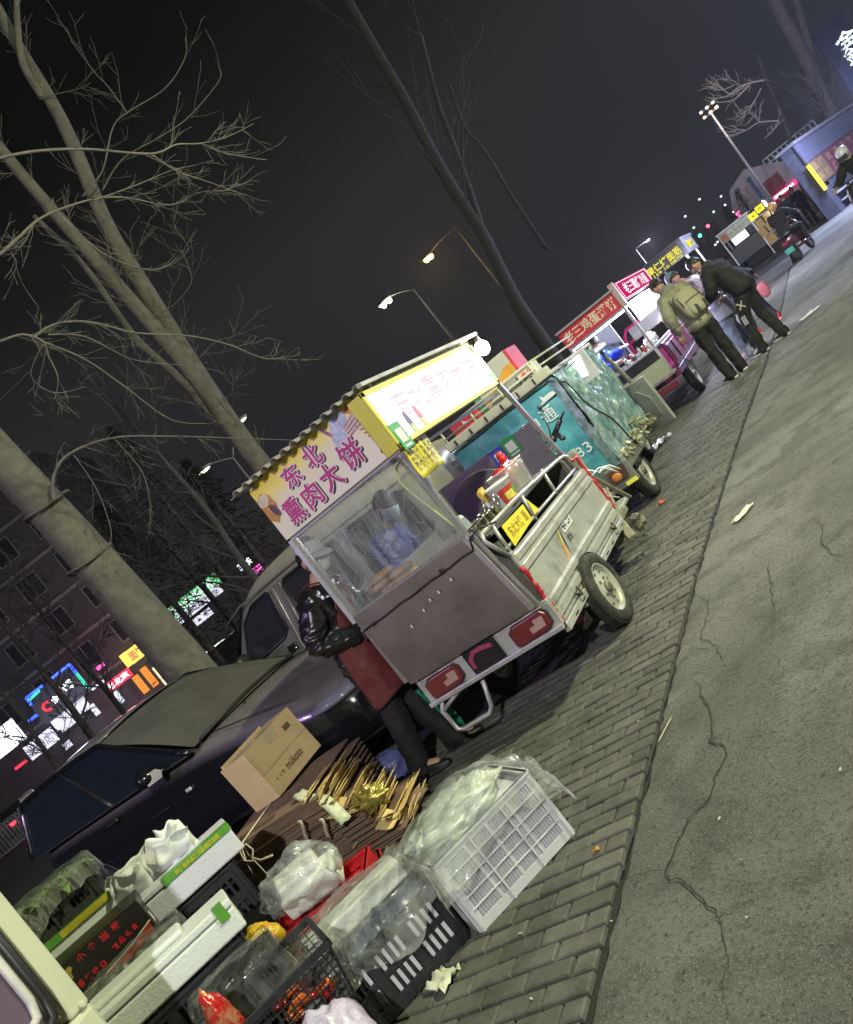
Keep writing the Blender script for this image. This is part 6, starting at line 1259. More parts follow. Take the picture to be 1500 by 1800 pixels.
for s, nm in ((-1, 'n'), (1, 'f')):
    m = MB(); 
    def sw(u, v):
        xb = -5.80-2.55*u; xt = -6.86-1.42*u; x = xb+(xt-xb)*v; y = YC + s*(.845 - .185*v - .02*u); return V((x, y, .965+.01*u + (.49-.02*u)*v*(1-.0*u) + .02*sin(pi*u)*v))
    m.sheet(14, 8, sw); m.build('side_window', glass_k, car, True)
    m = MB(); m.tube([sw(0, k/8)+V((.02, s*.004, .01)) for k in range(9)] + [sw(k/10, 1)+V((0, 0, .012)) for k in range(1, 11)] + [sw(1, 1-k/6) for k in range(1, 7)], .024, 8); m.build('pillar_trim', mat('car_gloss_black', (.008, .009, .011), .18, coat=.5), car, True)
    m = MB(); m.tube([sw(k/12, 0)+V((0, s*.012, 0)) for k in range(13)], .007, 6); m.build('belt_trim', mat('trim_grey', (.10, .10, .10), .4, .6), car, True)
    m = MB(); m.tube([sw(.45, k/6)+V((0, s*.006, 0)) for k in range(7)], .022, 6); m.build('door_pillar', black, car, True)
m = MB(); m.ball((-6.22, YN-.11, 1.02), (.10, .10, .075), 18, 12); m.bar((-6.10, YN+.02, .98), (-6.2, YN-.08, 1.0), .05, .03); mr_ = m.build('wing_mirror', mat('car_gloss_black', (.008, .009, .011), .18), car, True)
m = MB(); m.prism([(-.07, -.045), (.06, -.05), (.085, .0), (.05, .04), (-.06, .045)], 0, .012, frame((-6.13, YN-.12, 1.0), (.6, .5, 0), (0, 0, 1))); m.build('mirror_indicator', mat('indicator_clear', (.35, .34, .36), .15), mr_)
m = MB(); m.box((-6.03, YN-.006, .73), (.07, .02, .03)); m.build('side_repeater', mat('repeater_clear', (.6, .6, .6), .15), car, bevel=.006)
m = MB(); m.box((-6.45, YN-.012, .70), (.26, .014, .018)); m.box((-7.05, YN-.012, .86), (.18, .02, .03)); m.build('door_trim', chrome, car, bevel=.004)
for cx in (-5.18, -7.72):
    for s in (-1, 1):
        wheel(car, (cx, YC+s*.77, .315), .315, .2, rimcol=mat('alloy_grey', (.25, .25, .26), .3, .8)) if False else None
def ywheel(parent, c, r, w):
    T = Matrix.Translation(c) @ Matrix.Rotation(pi/2, 4, 'X'); k = w/2
    o = MB().lathe([(r*.62, -k*.8), (r*.7, -k), (r*.94, -k*.95), (r, -k*.6), (r, k*.6), (r*.94, k*.95), (r*.7, k), (r*.62, k*.8)], 36, T, cap=False).build('wheel', rubber, parent, True)
    m = MB(); m.lathe([(r*.63, k*.8), (r*.58, k*.6), (r*.56, 0), (r*.5, -k*.2), (.0005, -k*.2)], 32, T, cap=False)
    m.lathe([(r*.63, -k*.8), (r*.58, -k*.6), (r*.56, 0)], 32, T, cap=False); m.build('rim', mat('alloy_grey', (.25, .25, .26), .3, .8), o, True)
    m = MB()
    for i in range(7):
        a = 2*pi*i/7; m.bar((0, 0, k*.5), (r*.6*cos(a), r*.6*sin(a), k*.62), .045, .02, up=(0, 0, 1), M=T)
    m.lathe([(r*.15, k*.4), (r*.15, k*.66), (.0005, k*.68)], 16, T); m.lathe([(r*.15, -k*.4), (r*.15, -k*.66), (.0005, -k*.68)], 16, T); m.build('spoke', mat('alloy_grey', (.25, .25, .26)), o, bevel=.004)
for cx in (-5.22, -7.72):
    for s in (-1, 1): ywheel(car, (cx, YC+s*.785, .31), .315, .19)
    m = MB()
    for s in (-1, 1): m.tube([(cx+.36*cos(radians(a)), YC+s*.86, .31+.36*sin(radians(a))) for a in range(-10, 191, 10)], .022, 8)
    m.build('wheel_arch', black, car, True)
for s in (-1, 1):
    hlT = frame((-4.30, YC+s*.66, .665), (-.45*s*-1*1.0, 1.0*s, 0), (0, 0, 1))
    m = MB(); m.ball((-4.42, YC+s*.62, .668), (.27, .205, .060), 26, 14); hl = m.build('headlight', mat('headlamp_glass', (.22, .22, .28), .08, coat=.8, var=.3), car, True)
    m = MB(); m.ball((-4.205, YC+s*.60, .66), (.045, .05, .035), 14, 10); m.build('reflector_bowl', chrome, hl, True)
m = MB(); m.mm(-4.14, -4.10, YC-.42, YC+.42, .56, .68); gr = m.build('grille', black, car, bevel=.01)
m = MB()
for k in range(12): y = YC-.40+.8*k/11; m.bar((-4.095, y-.04, .57), (-4.095, y+.04, .67), .006); m.bar((-4.095, y+.04, .57), (-4.095, y-.04, .67), .006)
m.build('grille_mesh', mat('mesh_grey', (.2, .2, .2), .4, .7), gr)
m = MB(); pts = [(-4.10, YC-.45, .55), (-4.09, YC-.47, .62), (-4.10, YC-.43, .70), (-4.085, YC, .715), (-4.10, YC+.43, .70), (-4.09, YC+.47, .62), (-4.10, YC+.45, .55), (-4.085, YC, .54), (-4.10, YC-.45, .55)]; m.tube(pts, .010, 8); m.bar((-4.085, YC-.42, .625), (-4.085, YC+.42, .625), .02); m.build('grille_chrome', chrome, gr, True)
m = MB(); m.mm(-4.13, -4.09, YC-.5, YC+.5, .28, .40); m.build('bumper_intake', black, car, bevel=.02)
m = MB(); m.mm(-4.10, -4.085, YC-.22, YC+.22, .42, .53); m.build('number_plate', mat('plate_blue', (.03, .06, .30), .4), car)
m = MB(); m.tube([(-4.62, YC-.72, .845), (-5.25, YC-.70, .935), (-5.66, YC-.66, .99)], .005, 5); m.tube([(-4.62, YC+.72, .845), (-5.25, YC+.70, .935), (-5.66, YC+.66, .99)], .005, 5); m.tube([(-5.70, YC-.74, 1.0), (-5.62, YC-.4, 1.035), (-5.60, YC, 1.045), (-5.62, YC+.4, 1.035), (-5.70, YC+.74, 1.0)], .016, 6); m.build('bonnet_gap', black, car, True)
m = MB()
for y in (-.35, .3): m.ball((-5.45, YC+y, 1.0), (.018, .018, .01), 10, 6)
m.build('washer_jet', black, car, True)
# ================================================================ silver minivan behind the cart
van = thing('parked_van', 'dusty silver minivan with dark side windows standing behind the food cart', 'van', (-5.6, 8.2, 0))
vp = bpy.data.materials.new('van_silver'); vp.use_nodes = True; dusty(vp, (.16, .155, .145), (.26, .25, .21), .3, .9, .3, .3)
VN, VW = 7.5, .78; VC = VN+VW
def ring_v(x, w, zb, zs, zt): return [V((x, VC+y, z)) for y, z in ((-w*.94, zb), (-w, zb+.2), (-w, zs), (-w*.985, zs+.15), (-w*.90, zt-.09), (-w*.72, zt), (0, zt+.035), (w*.72, zt), (w*.90, zt-.09), (w*.985, zs+.15), (w, zs), (w, zb+.2), (w*.94, zb))]
vst = [(-7.62, .62, .36, .62, .98), (-7.58, .70, .30, .72, 1.02), (-7.35, .755, .25, .95, 1.16), (-7.12, .765, .24, .98, 1.42), (-6.85, .772, .23, 1.0, 1.68), (-6.62, .775, .22, 1.0, 1.80), (-6.3, .78, .22, 1.0, 1.865), (-5.6, .78, .22, 1.0, 1.885), (-4.6, .78, .22, 1.0, 1.87), (-3.95, .77, .25, 1.0, 1.80), (-3.85, .70, .32, .98, 1.6)]
m = MB(); loft(m, vst, ring_v); m.build('van_body', vp, van, True, sub=1)
vg = mat('van_glass', (.022, .024, .030), .07, var=.2, spec=.6)
def vpatch(name, poly, m_, off, parent=van, r=None):
    """patch on the near side; poly in (x, z)"""
    def Y(z): return VN - off + (0 if z < 1.0 else .02*(z-1.0)/.15 if z < 1.15 else .02+.075*(z-1.15)/.6)
    m = MB(); n = len(poly); vs = [V((x, Y(z), z)) for x, z in poly] + [V((x, Y(z)+.03, z)) for x, z in poly]
    m.add(vs, [tuple(range(n))] + [(i, (i+1) % n, n+(i+1) % n, n+i) for i in range(n)]); o = m.build(name, m_, parent)
    if r:
        m = MB(); m.tube([V((x, Y(z)-.004, z)) for x, z in poly + poly[:2]], r, 6); m.build('window_rubber', black, o, True)
    return o
vpatch('front_window', [(-7.05, 1.06), (-6.42, 1.12), (-6.33, 1.18), (-6.27, 1.60), (-6.32, 1.635), (-6.58, 1.62), (-6.82, 1.50), (-7.03, 1.18)], vg, .012, r=.014)
vpatch('side_window', [(-6.05, 1.10), (-5.2, 1.10), (-5.14, 1.15), (-5.14, 1.58), (-5.2, 1.63), (-6.0, 1.63), (-6.06, 1.58)], vg, .012, r=.018)
vpatch('side_window', [(-5.0, 1.10), (-4.15, 1.12), (-4.10, 1.16), (-4.2, 1.58), (-4.26, 1.62), (-4.95, 1.63), (-5.0, 1.58)], vg, .012, r=.016)
m = MB(); m.tube([(-7.0, VN-.03, 1.60), (-6.72, VN+.04, 1.685), (-5.9, VN+.06, 1.71), (-4.0, VN+.06, 1.70)], .012, 6); m.build('rain_gutter', mat('gutter_grey', (.12, .12, .11), .5), van, True)
m = MB(); 
for x in (-6.22, -6.10): m.tube([(x-.10, VN-.01, .45), (x-.07, VN-.012, .95), (x-.03, VN+.01, 1.2), (x+.02, VN+.07, 1.66)], .006, 6)
m.build('door_seam', mat('seam_bright', (.45, .45, .42), .3, .5), van, True)
m = MB(); m.mm(-6.50, -6.36, VN-.014, VN+.01, .94, 1.02); m.build('handle_recess', black, van, bevel=.01); m = MB(); m.tube([(-6.49, VN-.03, .965), (-6.46, VN-.035, .945), (-6.36, VN-.035, .965)], .008, 6); m.build('door_handle', chrome, van, True)
m = MB(); m.box((-6.02, VN-.02, 1.01), (.05, .03, .14)); m.build('sliding_handle', chrome, van, bevel=.008); m = MB(); m.mm(-6.02, -5.95, VN-.01, VN+.01, .93, 1.08); m.build('sliding_recess', black, van)
m = MB(); m.ball((-7.02, VN-.13, 1.15), (.06, .11, .11), 18, 12, fn=lambda d: (abs(d.x)**3+abs(d.y)**3+abs(d.z)**3)**(-1/3)); m.bar((-7.0, VN, 1.10), (-7.02, VN-.08, 1.12), .04); m.build('wing_mirror', black, van, True)
m = MB(); m.sheet(8, 6, lambda u, v: V((-7.365+.55*v-.012, VC+(2*u-1)*(.68-.05*v), 1.15+.50*v+.015))); m.build('windscreen', vg, van, True)
for cx in (-6.9, -4.7):
    for s in (-1, 1): ywheel(van, (cx, VC+s*.70, .28), .285, .16)
m = MB(); m.ball((-7.56, VC-.55, .72), (.08, .16, .09)); m.ball((-7.56, VC+.55, .72), (.08, .16, .09)); m.build('headlight', mat('headlamp_glass', (.22, .22, .28)), van, True)
# ================================================================ white van at the very left (only its rear corner is in view)
wv_ = thing('parked_van', 'white van corner with a black rubber window seal beside the boxes', 'van', (-5.0, .85, 0))
wp = mat('van_cream', (.55, .56, .44), .4, var=.05, dirt=(.35, .35, .25), damt=.4)
XB = -3.02; m = MB(); m.mm(-7.2, XB, -.15, 1.655, .30, .872); m.mm(-7.2, XB-.02, -.14, 1.65, 1.74, 2.0); m.mm(XB-.10, XB, 1.575, 1.655, .872, 1.76); m.mm(XB-.10, XB, -.15, -.06, .872, 1.76); m.mm(-7.2, XB-.10, 1.60, 1.65, .872, 1.76); m.mm(-7.2, XB-.10, -.15, -.10, .872, 1.76)
m.build('van_body', wp, wv_, bevel=.012, seg=3)
m = MB(); q = .03; m.tube([(XB+.004, 1.55, 1.70), (XB+.004, 1.55, 1.0), (XB+.004, 1.535, .93), (XB+.004, 1.48, .905), (XB+.004, .05, .905)], .017, 8); rs_ = m.build('window_rubber', black, wv_, True)
m = MB(); m.tube([(XB-.006, 1.515, 1.70), (XB-.006, 1.515, 1.02), (XB-.006, 1.50, .965), (XB-.006, 1.45, .945), (XB-.006, .05, .945)], .016, 8); m.build('window_trim', mat('trim_pale', (.55, .52, .55), .4), wv_, True)
m = MB(); m.mm(XB-.02, XB-.015, -.05, 1.53, .90, 1.74); m.build('rear_window', film('van_rear_glass', (.20, .12, .24), .35, .45, 1, .1, .05), wv_)
m = MB(); m.mm(-6.0, XB-.35, 0, 1.5, .5, 1.25)
for k in range(4): m.mm(XB-.34, XB-.32, .9, 1.45, .82+.06*k, .845+.06*k)
m.build('seat_back', mat('seat_purple', (.26, .15, .30), .7, var=.2), wv_, bevel=.02)
m = MB(); m.mm(XB, XB+.012, 1.50, 1.64, .72, .86); m.lathe([(.014, 0), (.014, .01), (.001, .012)], 12, Matrix.Translation((XB+.002, 1.625, .885)) @ Matrix.Rotation(pi/2, 4, 'Y')); m.build('hinge_plate', wp, wv_, bevel=.004)
for cx in (-6.4, -3.8):
    for y in (.0, 1.5): ywheel(wv_, (cx, y, .3), .3, .18)
# ================================================================ trees
bark = mat('bark_pale', (.108, .101, .078), .85, var=.3, scale=7, bump=1.0, bscale=16, dirt=(.05, .047, .036), dscale=3.2, damt=.7)
bark_d = mat('bark_dark', (.062, .056, .055), .9, var=.3, bump=.5, bscale=20)
bark_b = mat('twig_bark', (.115, .108, .088), .85, var=.3)
rt_ = random.Random(17)
def twigs(m, pts, r0, n, ln, lev, rmin, rnd, droop=0.0):
    """side twigs along a limb"""
    P = [V(p) for p in pts]
    for _ in range(n):
        i = rnd.randrange(1, len(P)); f = rnd.random(); a = P[i-1].lerp(P[i], f); t = (P[i]-P[i-1]).normalized()
        s = V((rnd.gauss(0, 1), rnd.gauss(0, 1), rnd.gauss(0, 1))); s = (s - t*s.dot(t)).normalized(); d = (t*rnd.uniform(.6, 1.3) + s*rnd.uniform(.4, .9)).normalized()
        L_ = ln*rnd.uniform(.35, 1.1); q = [a]; k = 5
        for j in range(k):
            d = (d + V((rnd.gauss(0, .10), rnd.gauss(0, .10), rnd.gauss(.03-droop, .10)))).normalized(); q.append(q[-1] + d*L_/k)
        rr0 = max(rmin, r0*rnd.uniform(.3, .55)); m.tube(q, [max(rmin, rr0*(1-.7*j/k)) for j in range(k+1)], 5 if lev else 4, cap=False)
        if lev: twigs(m, q, rr0, max(2, n//3), ln*.42, lev-1, rmin, rnd, droop)
def smooth_path(P, n=6):
    P = [V(p) for p in P]; out = []
    for i in range(len(P)-1):
        p0 = P[max(0, i-1)]; p1 = P[i]; p2 = P[i+1]; p3 = P[min(len(P)-1, i+2)]
        for k in range(n):
            t = k/n; out.append(.5*((2*p1) + (p2-p0)*t + (2*p0-5*p1+4*p2-p3)*t*t + (3*p1-p0-3*p2+p3)*t**3))
    out.append(P[-1]); return out
def stem(m, P, r0, r1, n=14, kn=.03):
    Q = smooth_path(P, 8); N_ = len(Q); m.tube(Q, [(r0+(r1-r0)*i/(N_-1))*(1+kn*nz((i*.5, r0*9, 0), 1.0))*(1.25-.25*min(1, i/4) if r0 > .12 else 1) for i in range(N_)], n)
    return Q
def path_px(lst, D0, D1): 
    n = len(lst)-1; return [at(x, y, D0+(D1-D0)*i/n) for i, (x, y) in enumerate(lst)]
tr1 = thing('bare_tree', 'thick pale trunked bare tree rising from behind the black car', 'tree', (-8.0, 7.6, 0))
m = MB(); Q = stem(m, [(-7.98, 7.62, 0), (-8.0, 7.62, 1.4), (-8.06, 7.60, 3.0), (-8.18, 7.56, 4.9), (-8.4, 7.5, 7.5), (-8.5, 7.4, 10)], .315, .17, 22)
for z_, w_ in ((4.0, .3), (3.2, .31)): m.tube([(-8.1+.30*cos(a), 7.58+.30*sin(a), z_+.03*sin(a*2)) for a in [2*pi*k/20 for k in range(21)]], .018, 6)
m.build('trunk', bark, tr1, True)
m = MB(); rb = random.Random(5)
LIMBS = [([(0, 600), (40, 588), (75, 600), (85, 625), (102, 665), (95, 705)], 8.6, 8.9, .030), ([(60, 592), (85, 575), (115, 566), (165, 567), (240, 585), (330, 590), (400, 605), (465, 630), (502, 627)], 8.7, 9.6, .032),
    ([(75, 600), (150, 632), (220, 680), (300, 737), (368, 745)], 8.8, 9.8, .022), ([(85, 588), (150, 592), (235, 632), (322, 642)], 8.7, 9.6, .018), ([(75, 605), (55, 660), (95, 690), (150, 680)], 8.8, 9.2, .014),
    ([(95, 880), (93, 845), (110, 808), (152, 783), (212, 768), (300, 767), (410, 770), (520, 774)], 10.2, 10.2, .050), ([(130, 800), (170, 860), (195, 930), (190, 960)], 10.2, 10.0, .012), ([(200, 770), (250, 830), (265, 890)], 10.2, 10.2, .012),
    ([(-10, 280), (60, 266), (150, 262), (265, 270), (310, 254), (352, 252), (400, 240), (446, 217)], 8.4, 9.2, .034), ([(265, 270), (310, 300), (362, 318), (432, 343)], 8.8, 9.2, .018), ([(352, 252), (400, 270), (470, 281)], 9.0, 9.3, .014),
    ([(-10, 455), (30, 420), (65, 388), (105, 368), (165, 350), (220, 347), (300, 360), (352, 338), (405, 334)], 8.4, 9.6, .036), ([(165, 352), (240, 325), (300, 300), (345, 290)], 8.9, 9.4, .016), ([(100, 372), (150, 420), (200, 455), (270, 475), (310, 455)], 8.6, 9.2, .018), ([(60, 392), (40, 430), (20, 440), (30, 460)], 8.5, 8.6, .018)]
for px_, D0, D1, r_ in LIMBS:
    Q = stem(m, path_px(px_, D0, D1), r_*.48, .0035, 8, .05); twigs(m, Q, r_*.2, max(8, len(Q)//4), .46, 1, .0020, rb, .02)
m.build('crown', bark_b, tr1, True)
tr2 = thing('bare_tree', 'tall bare tree with two straight pale stems behind the yellow banner', 'tree', (-9.0, 12.8, 0))
m = MB(); base2 = V((-9.05, 12.85, 0)); f1 = at(430, 780, 15.6); 
Qa = stem(m, [base2, base2.lerp(f1, .5), f1, at(345, 655, 15.6), at(262, 520, 15.7), at(190, 400, 15.8), at(110, 215, 15.9), at(20, 60, 16.0), at(-60, -90, 16)], .23, .085, 16)
Qb = stem(m, [at(385, 715, 15.6), at(300, 610, 15.4), at(205, 500, 15.3), at(110, 390, 15.2), at(20, 285, 15.1), at(-80, 160, 15)], .155, .085, 14)
Qc = stem(m, [at(400, 760, 16.2), at(320, 670, 17), at(235, 590, 17.5), at(150, 470, 18), at(60, 380, 18)], .09, .05, 10)
Qd = stem(m, [at(75, 170, 15.9), at(40, 110, 15.6), at(30, 30, 15.5), at(30, -60, 15.4)], .08, .04, 8)
m.build('trunk', bark, tr2, True); m = MB()
L2 = [([(145, 345), (180, 300), (198, 225), (225, 197), (290, 155), (325, 102), (326, 65)], 15.4, 15, .035), ([(225, 200), (190, 152), (165, 125), (124, 70)], 15.3, 15.1, .022), ([(180, 335), (215, 280), (282, 240), (332, 205), (385, 142), (385, 118)], 15.4, 15.0, .028), ([(200, 355), (270, 335), (320, 310), (370, 300)], 15.5, 15.2, .018), ([(215, 470), (290, 470), (330, 440), (322, 420), (305, 398)], 15.4, 15.2, .018), ([(250, 560), (300, 540), (335, 500), (332, 470), (320, 440)], 15.4, 15.2, .014), ([(70, 175), (100, 165), (140, 155), (160, 145)], 15.8, 15.6, .018), ([(340, 640), (380, 600), (410, 590), (402, 560)], 15.5, 15.4, .014), ([(395, 700), (408, 690), (410, 675)], 15.5, 15.4, .01)]
for px_, D0, D1, r_ in L2:
    Q = stem(m, path_px(px_, D0, D1), r_*.5, .005, 7, .05); twigs(m, Q, r_*.25, 8, .8, 1, .0030, rb)
twigs(m, Qa[14:], .016, 26, 1.0, 1, .004, rb); twigs(m, Qb[8:], .016, 22, 1.0, 1, .004, rb)
m.build('crown', bark_b, tr2, True)
def bare_tree(label, x, y, h, r, seed, bmat=bark_d, lean=(0, 0), n1=14, group='bare trees beyond the parking strip', z0=.25, rmin=.012, spread=.35, twig=None):
    rnd = random.Random(seed); t = thing('bare_tree', label, 'tree', (x, y, 0), group); m = MB()
    P = [V((x, y, 0))]; 
    for k in range(1, 7): f = k/6; P.append(V((x+lean[0]*f+rnd.uniform(-.1, .1)*h*.1, y+lean[1]*f+rnd.uniform(-.1, .1)*h*.1, h*f)))
    Q = stem(m, P, r, r*.2, 10); m.build('trunk', bmat, t, True); m = MB()
    for k in range(n1):
        i = int(len(Q)*(z0+(1-z0)*k/n1)); a = Q[min(i, len(Q)-2)]; an = rnd.uniform(0, 6.28); L_ = h*spread*rnd.uniform(.5, 1.1)*(1-.5*k/n1); d = V((cos(an), sin(an), rnd.uniform(.4, 1.2))).normalized(); q = [a]
        for j in range(6): d = (d + V((rnd.gauss(0, .14), rnd.gauss(0, .14), rnd.gauss(.08, .1)))).normalized(); q.append(q[-1]+d*L_/6)
        r1 = r*.32*(1-.5*k/n1); m.tube(q, [max(rmin, r1*(1-.75*j/6)) for j in range(7)], 6, cap=False); twigs(m, q, r1*.5, 9, L_*.5, 1, rmin, rnd)
    m.build('crown', twig or bmat, t, True); return t
# the big dim tree behind the stalls
tr3 = thing('bare_tree', 'big dim bare tree with a forked trunk standing behind the stalls', 'tree', (-7.9, 19.6, 0), 'bare trees beyond the parking strip')
m = MB(); b3 = ground_at(1052, 735); b3 = at(1010, 690, 22); b3.z = 0
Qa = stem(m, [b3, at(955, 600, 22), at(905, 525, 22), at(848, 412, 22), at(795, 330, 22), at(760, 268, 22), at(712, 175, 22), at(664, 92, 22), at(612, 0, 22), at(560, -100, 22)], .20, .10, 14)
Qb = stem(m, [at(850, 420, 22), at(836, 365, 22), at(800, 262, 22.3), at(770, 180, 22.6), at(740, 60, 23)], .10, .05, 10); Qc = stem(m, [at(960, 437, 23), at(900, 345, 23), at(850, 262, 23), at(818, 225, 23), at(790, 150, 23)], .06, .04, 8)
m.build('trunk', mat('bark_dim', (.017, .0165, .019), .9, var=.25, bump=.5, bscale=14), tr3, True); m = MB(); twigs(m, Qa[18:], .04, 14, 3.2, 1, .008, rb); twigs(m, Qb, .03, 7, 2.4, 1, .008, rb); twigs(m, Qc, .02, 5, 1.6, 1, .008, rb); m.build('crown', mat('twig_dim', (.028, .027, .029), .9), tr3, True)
tr4 = thing('bare_tree', 'brown lit trunk reaching into the top right corner behind the signs', 'tree', (2.6, 33, 0), 'bare trees beyond the parking strip')
m = MB(); b4 = at(1530, 330, 38); b4.z = 0
Qa = stem(m, [b4, at(1500, 270, 38), at(1465, 210, 38), at(1420, 110, 38), at(1365, 10, 38), at(1330, -70, 38)], .36, .26, 12); Qb = stem(m, [at(1450, 180, 38.3), at(1425, 90, 38.5), at(1400, 0, 38.6), at(1380, -80, 38.6)], .2, .14, 10)
m.build('trunk', mat('bark_brown', (.055, .042, .042), .9, var=.5, bump=.6, bscale=10), tr4, True); m = MB(); twigs(m, Qa[10:], .08, 18, 3.0, 2, .018, rb); m.build('crown', bark_d, tr4, True)
tr5 = thing('bare_tree', 'bare tree with branches painted pale as if lamplit beside the floodlight mast', 'tree', (1.4, 44, 0), 'bare trees beyond the parking strip')
m = MB(); b5 = at(1400, 330, 42); b5.z = 0; Qa = stem(m, [b5, at(1400, 300, 42), at(1385, 230, 42), at(1352, 150, 42), at(1330, 90, 42)], .14, .05, 10); m.build('trunk', bark_d, tr5, True)
m = MB(); pale_b = mat('branch_painted_lit', (.50, .42, .36), .8)  # lamplight on the branches is painted in as a pale bark colour
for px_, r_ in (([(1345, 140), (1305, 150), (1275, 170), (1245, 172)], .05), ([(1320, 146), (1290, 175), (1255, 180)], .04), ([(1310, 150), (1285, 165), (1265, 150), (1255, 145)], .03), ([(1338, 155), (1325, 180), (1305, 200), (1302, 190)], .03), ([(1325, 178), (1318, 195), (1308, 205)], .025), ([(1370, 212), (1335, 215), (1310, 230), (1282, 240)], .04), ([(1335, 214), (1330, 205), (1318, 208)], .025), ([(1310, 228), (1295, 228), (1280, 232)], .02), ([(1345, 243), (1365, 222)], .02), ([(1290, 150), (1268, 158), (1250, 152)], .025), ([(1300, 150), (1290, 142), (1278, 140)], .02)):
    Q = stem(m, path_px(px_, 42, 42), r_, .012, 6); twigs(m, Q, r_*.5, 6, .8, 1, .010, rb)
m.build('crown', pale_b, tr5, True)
for k, (px_, D, h, r_) in enumerate([((300, 1150), 22, 7, .10), ((120, 1240), 26, 8, .13), ((60, 1290), 24, 6.5, .09), ((440, 1000), 20, 8, .12), ((200, 1230), 30, 8, .12), ((385, 1060), 28, 9, .13)]):
    p = at(px_[0], px_[1], D); w = ['slim leafless tree against the lit shops, in front of the red sign', 'leafless tree before the blue framed shop', 'small leafless tree by the white shop sign', 'leafless tree right of the thick trunk, above the van', 'thin leafless tree between the blue framed shop and the red sign', 'leafless tree in front of the green and white sign', 'low leafless tree at the left edge of the view', 'leafless tree above the roof of the silver van', 'taller leafless tree behind the blue framed shop sign', 'taller leafless tree beside the yellow shop sign'][k]
    bare_tree(w, p.x, p.y, h, r_, 40+k, n1=11, z0=.2, rmin=.009, spread=.42)
# dark evergreens above the van
def evergreen(label, x, y, h, rad, seed, n=2600):
    rnd = random.Random(seed); t = thing('evergreen_tree', label, 'tree', (x, y, 0), 'dark evergreens behind the van')
    MB().tube([(x, y, 0), (x, y, h*.9)], [.14, .03], 8).build('trunk', bark_d, t, True); m = MB()
    for _ in range(n):
        f = rnd.random()**.8; a = rnd.uniform(0, 6.28); rr = rad*(1-f)**.7*(.35+.65*rnd.random())*(1+.3*sin(a*3+f*9)); c_ = V((x+rr*cos(a), y+rr*sin(a), h*(.12+.86*f)+rnd.uniform(-.1, .1)-.15*rr)); d = V((cos(a), sin(a), rnd.uniform(-.5, .2))).normalized()*rnd.uniform(.12, .28); s = V((-sin(a), cos(a), rnd.uniform(-.3, .3)))*rnd.uniform(.03, .07)
        m.poly([c_-s, c_+d*.5-s*.3, c_+d, c_+d*.5+s*.3, c_+s])
    m.build('crown', mat('needles_dark', (.040, .048, .034), .8, island=.5), t); return t
for k, (px_, D, h, rad) in enumerate([((330, 1090), 24, 6.5, 1.7), ((400, 1020), 26, 8.5, 2.0), ((455, 980), 24, 6.0, 1.5)]):
    p = at(px_[0], px_[1], D); evergreen('dark evergreen tree ' + ['left of the van roof, beside the thick trunk', 'tallest of the group above the van', 'close to the yellow banner corner'][k], p.x, p.y, h, rad, 60+k)
# ================================================================ shops and buildings on the left
R0 = V((cos(YAW), sin(YAW), 0))
def FB_(px_, py_, D): return frame(at(px_, py_, D), R0, (0, 0, 1))       # a board that faces back along the street
DB = 52.0; k_ = DB/F_PX
wallm = mat('facade_grey', (.060, .053, .062), .9, var=.25, scale=1.2, dirt=(.07, .065, .07), dscale=1.0)
bl = thing('apartment_building', 'dark grey block of flats with unlit windows behind the thick tree', 'building', tuple(at(60, 1230, DB+1)*1.0))
T = FB_(60, 1230, DB+.6); T.translation.z = 0
m = MB(); m.mm(-28, 9, 0, 17, -10, 0, T); m.build('wall', wallm, bl)
wd = mat('window_dark', (.02, .02, .028), .2); nwin = 0
for r_ in range(5):
    for c_ in range(8):
        x = -14+2.9*c_; z = 4.9+2.6*r_; m = MB(); m.mm(x, x+1.3, z, z+1.35, 0, .03, T); o = m.build('window', wd, bl); m = MB()
        for q in ((x-.06, x, z-.06, z+1.41), (x+1.3, x+1.36, z-.06, z+1.41), (x, x+1.3, z+1.35, z+1.41), (x, x+1.3, z-.06, z), (x+.63, x+.67, z, z+1.35)): m.mm(q[0], q[1], q[2], q[3], 0, .06, T)
        m.build('window_frame', mat('frame_pale', (.2, .19, .2), .6), o)
m = MB()
for r_ in range(6): z = 4.0+2.6*r_; m.mm(-28, 9.02, z, z+.18, 0, .05, T)
m.build('floor_band', mat('band_pale', (.19, .17, .18), .8), bl)
b2 = thing('shop_building', 'low dark row of shops with lit signs behind the bare trees', 'building', tuple(at(400, 1060, DB+4)))
T2 = FB_(400, 1060, DB+4); T2.translation.z = 0; m = MB(); m.mm(-8, 22, 0, 7.5, -9, 0, T2); m.build('wall', wallm, b2)
for c_ in range(9):
    x = -7+3.1*c_; m = MB(); m.mm(x, x+1.4, 4.6, 6.1, 0, .04, T2); m.build('window', wd, b2)
def sign(label, px_, D, w, h, face, txt=None, tm=None, cat='sign', name='shop_sign', th=.12, mottle=None, off=.02, group=None):
    k = D/F_PX; t = thing(name, label, cat, tuple(at(px_[0], px_[1], D)), group); T = FB_(px_[0], px_[1], D)
    MB().mm(-w*k/2, w*k/2, -h*k/2, h*k/2, -th, 0, T).build('sign_board', face, t)
    if txt: MB().text(txt, w*k*.86, h*k*.66, T, .02, off).build('lettering', tm, t)
    return t
ew = emit('shop_white', (.86, .93, 1.0), 3.0); er = emit('shop_red', (1.0, .05, .09), 1.4); ey = emit('shop_yellow', (1.0, .72, .12), 1.6); eg = emit('shop_green', (.25, .95, .35), .9); eb = emit('neon_blue', (.04, .10, 1.0), 4.0); em = emit('shop_magenta', (1, .16, .62), 1.6); egc = emit('neon_green', (.05, .8, .5), 1.6)
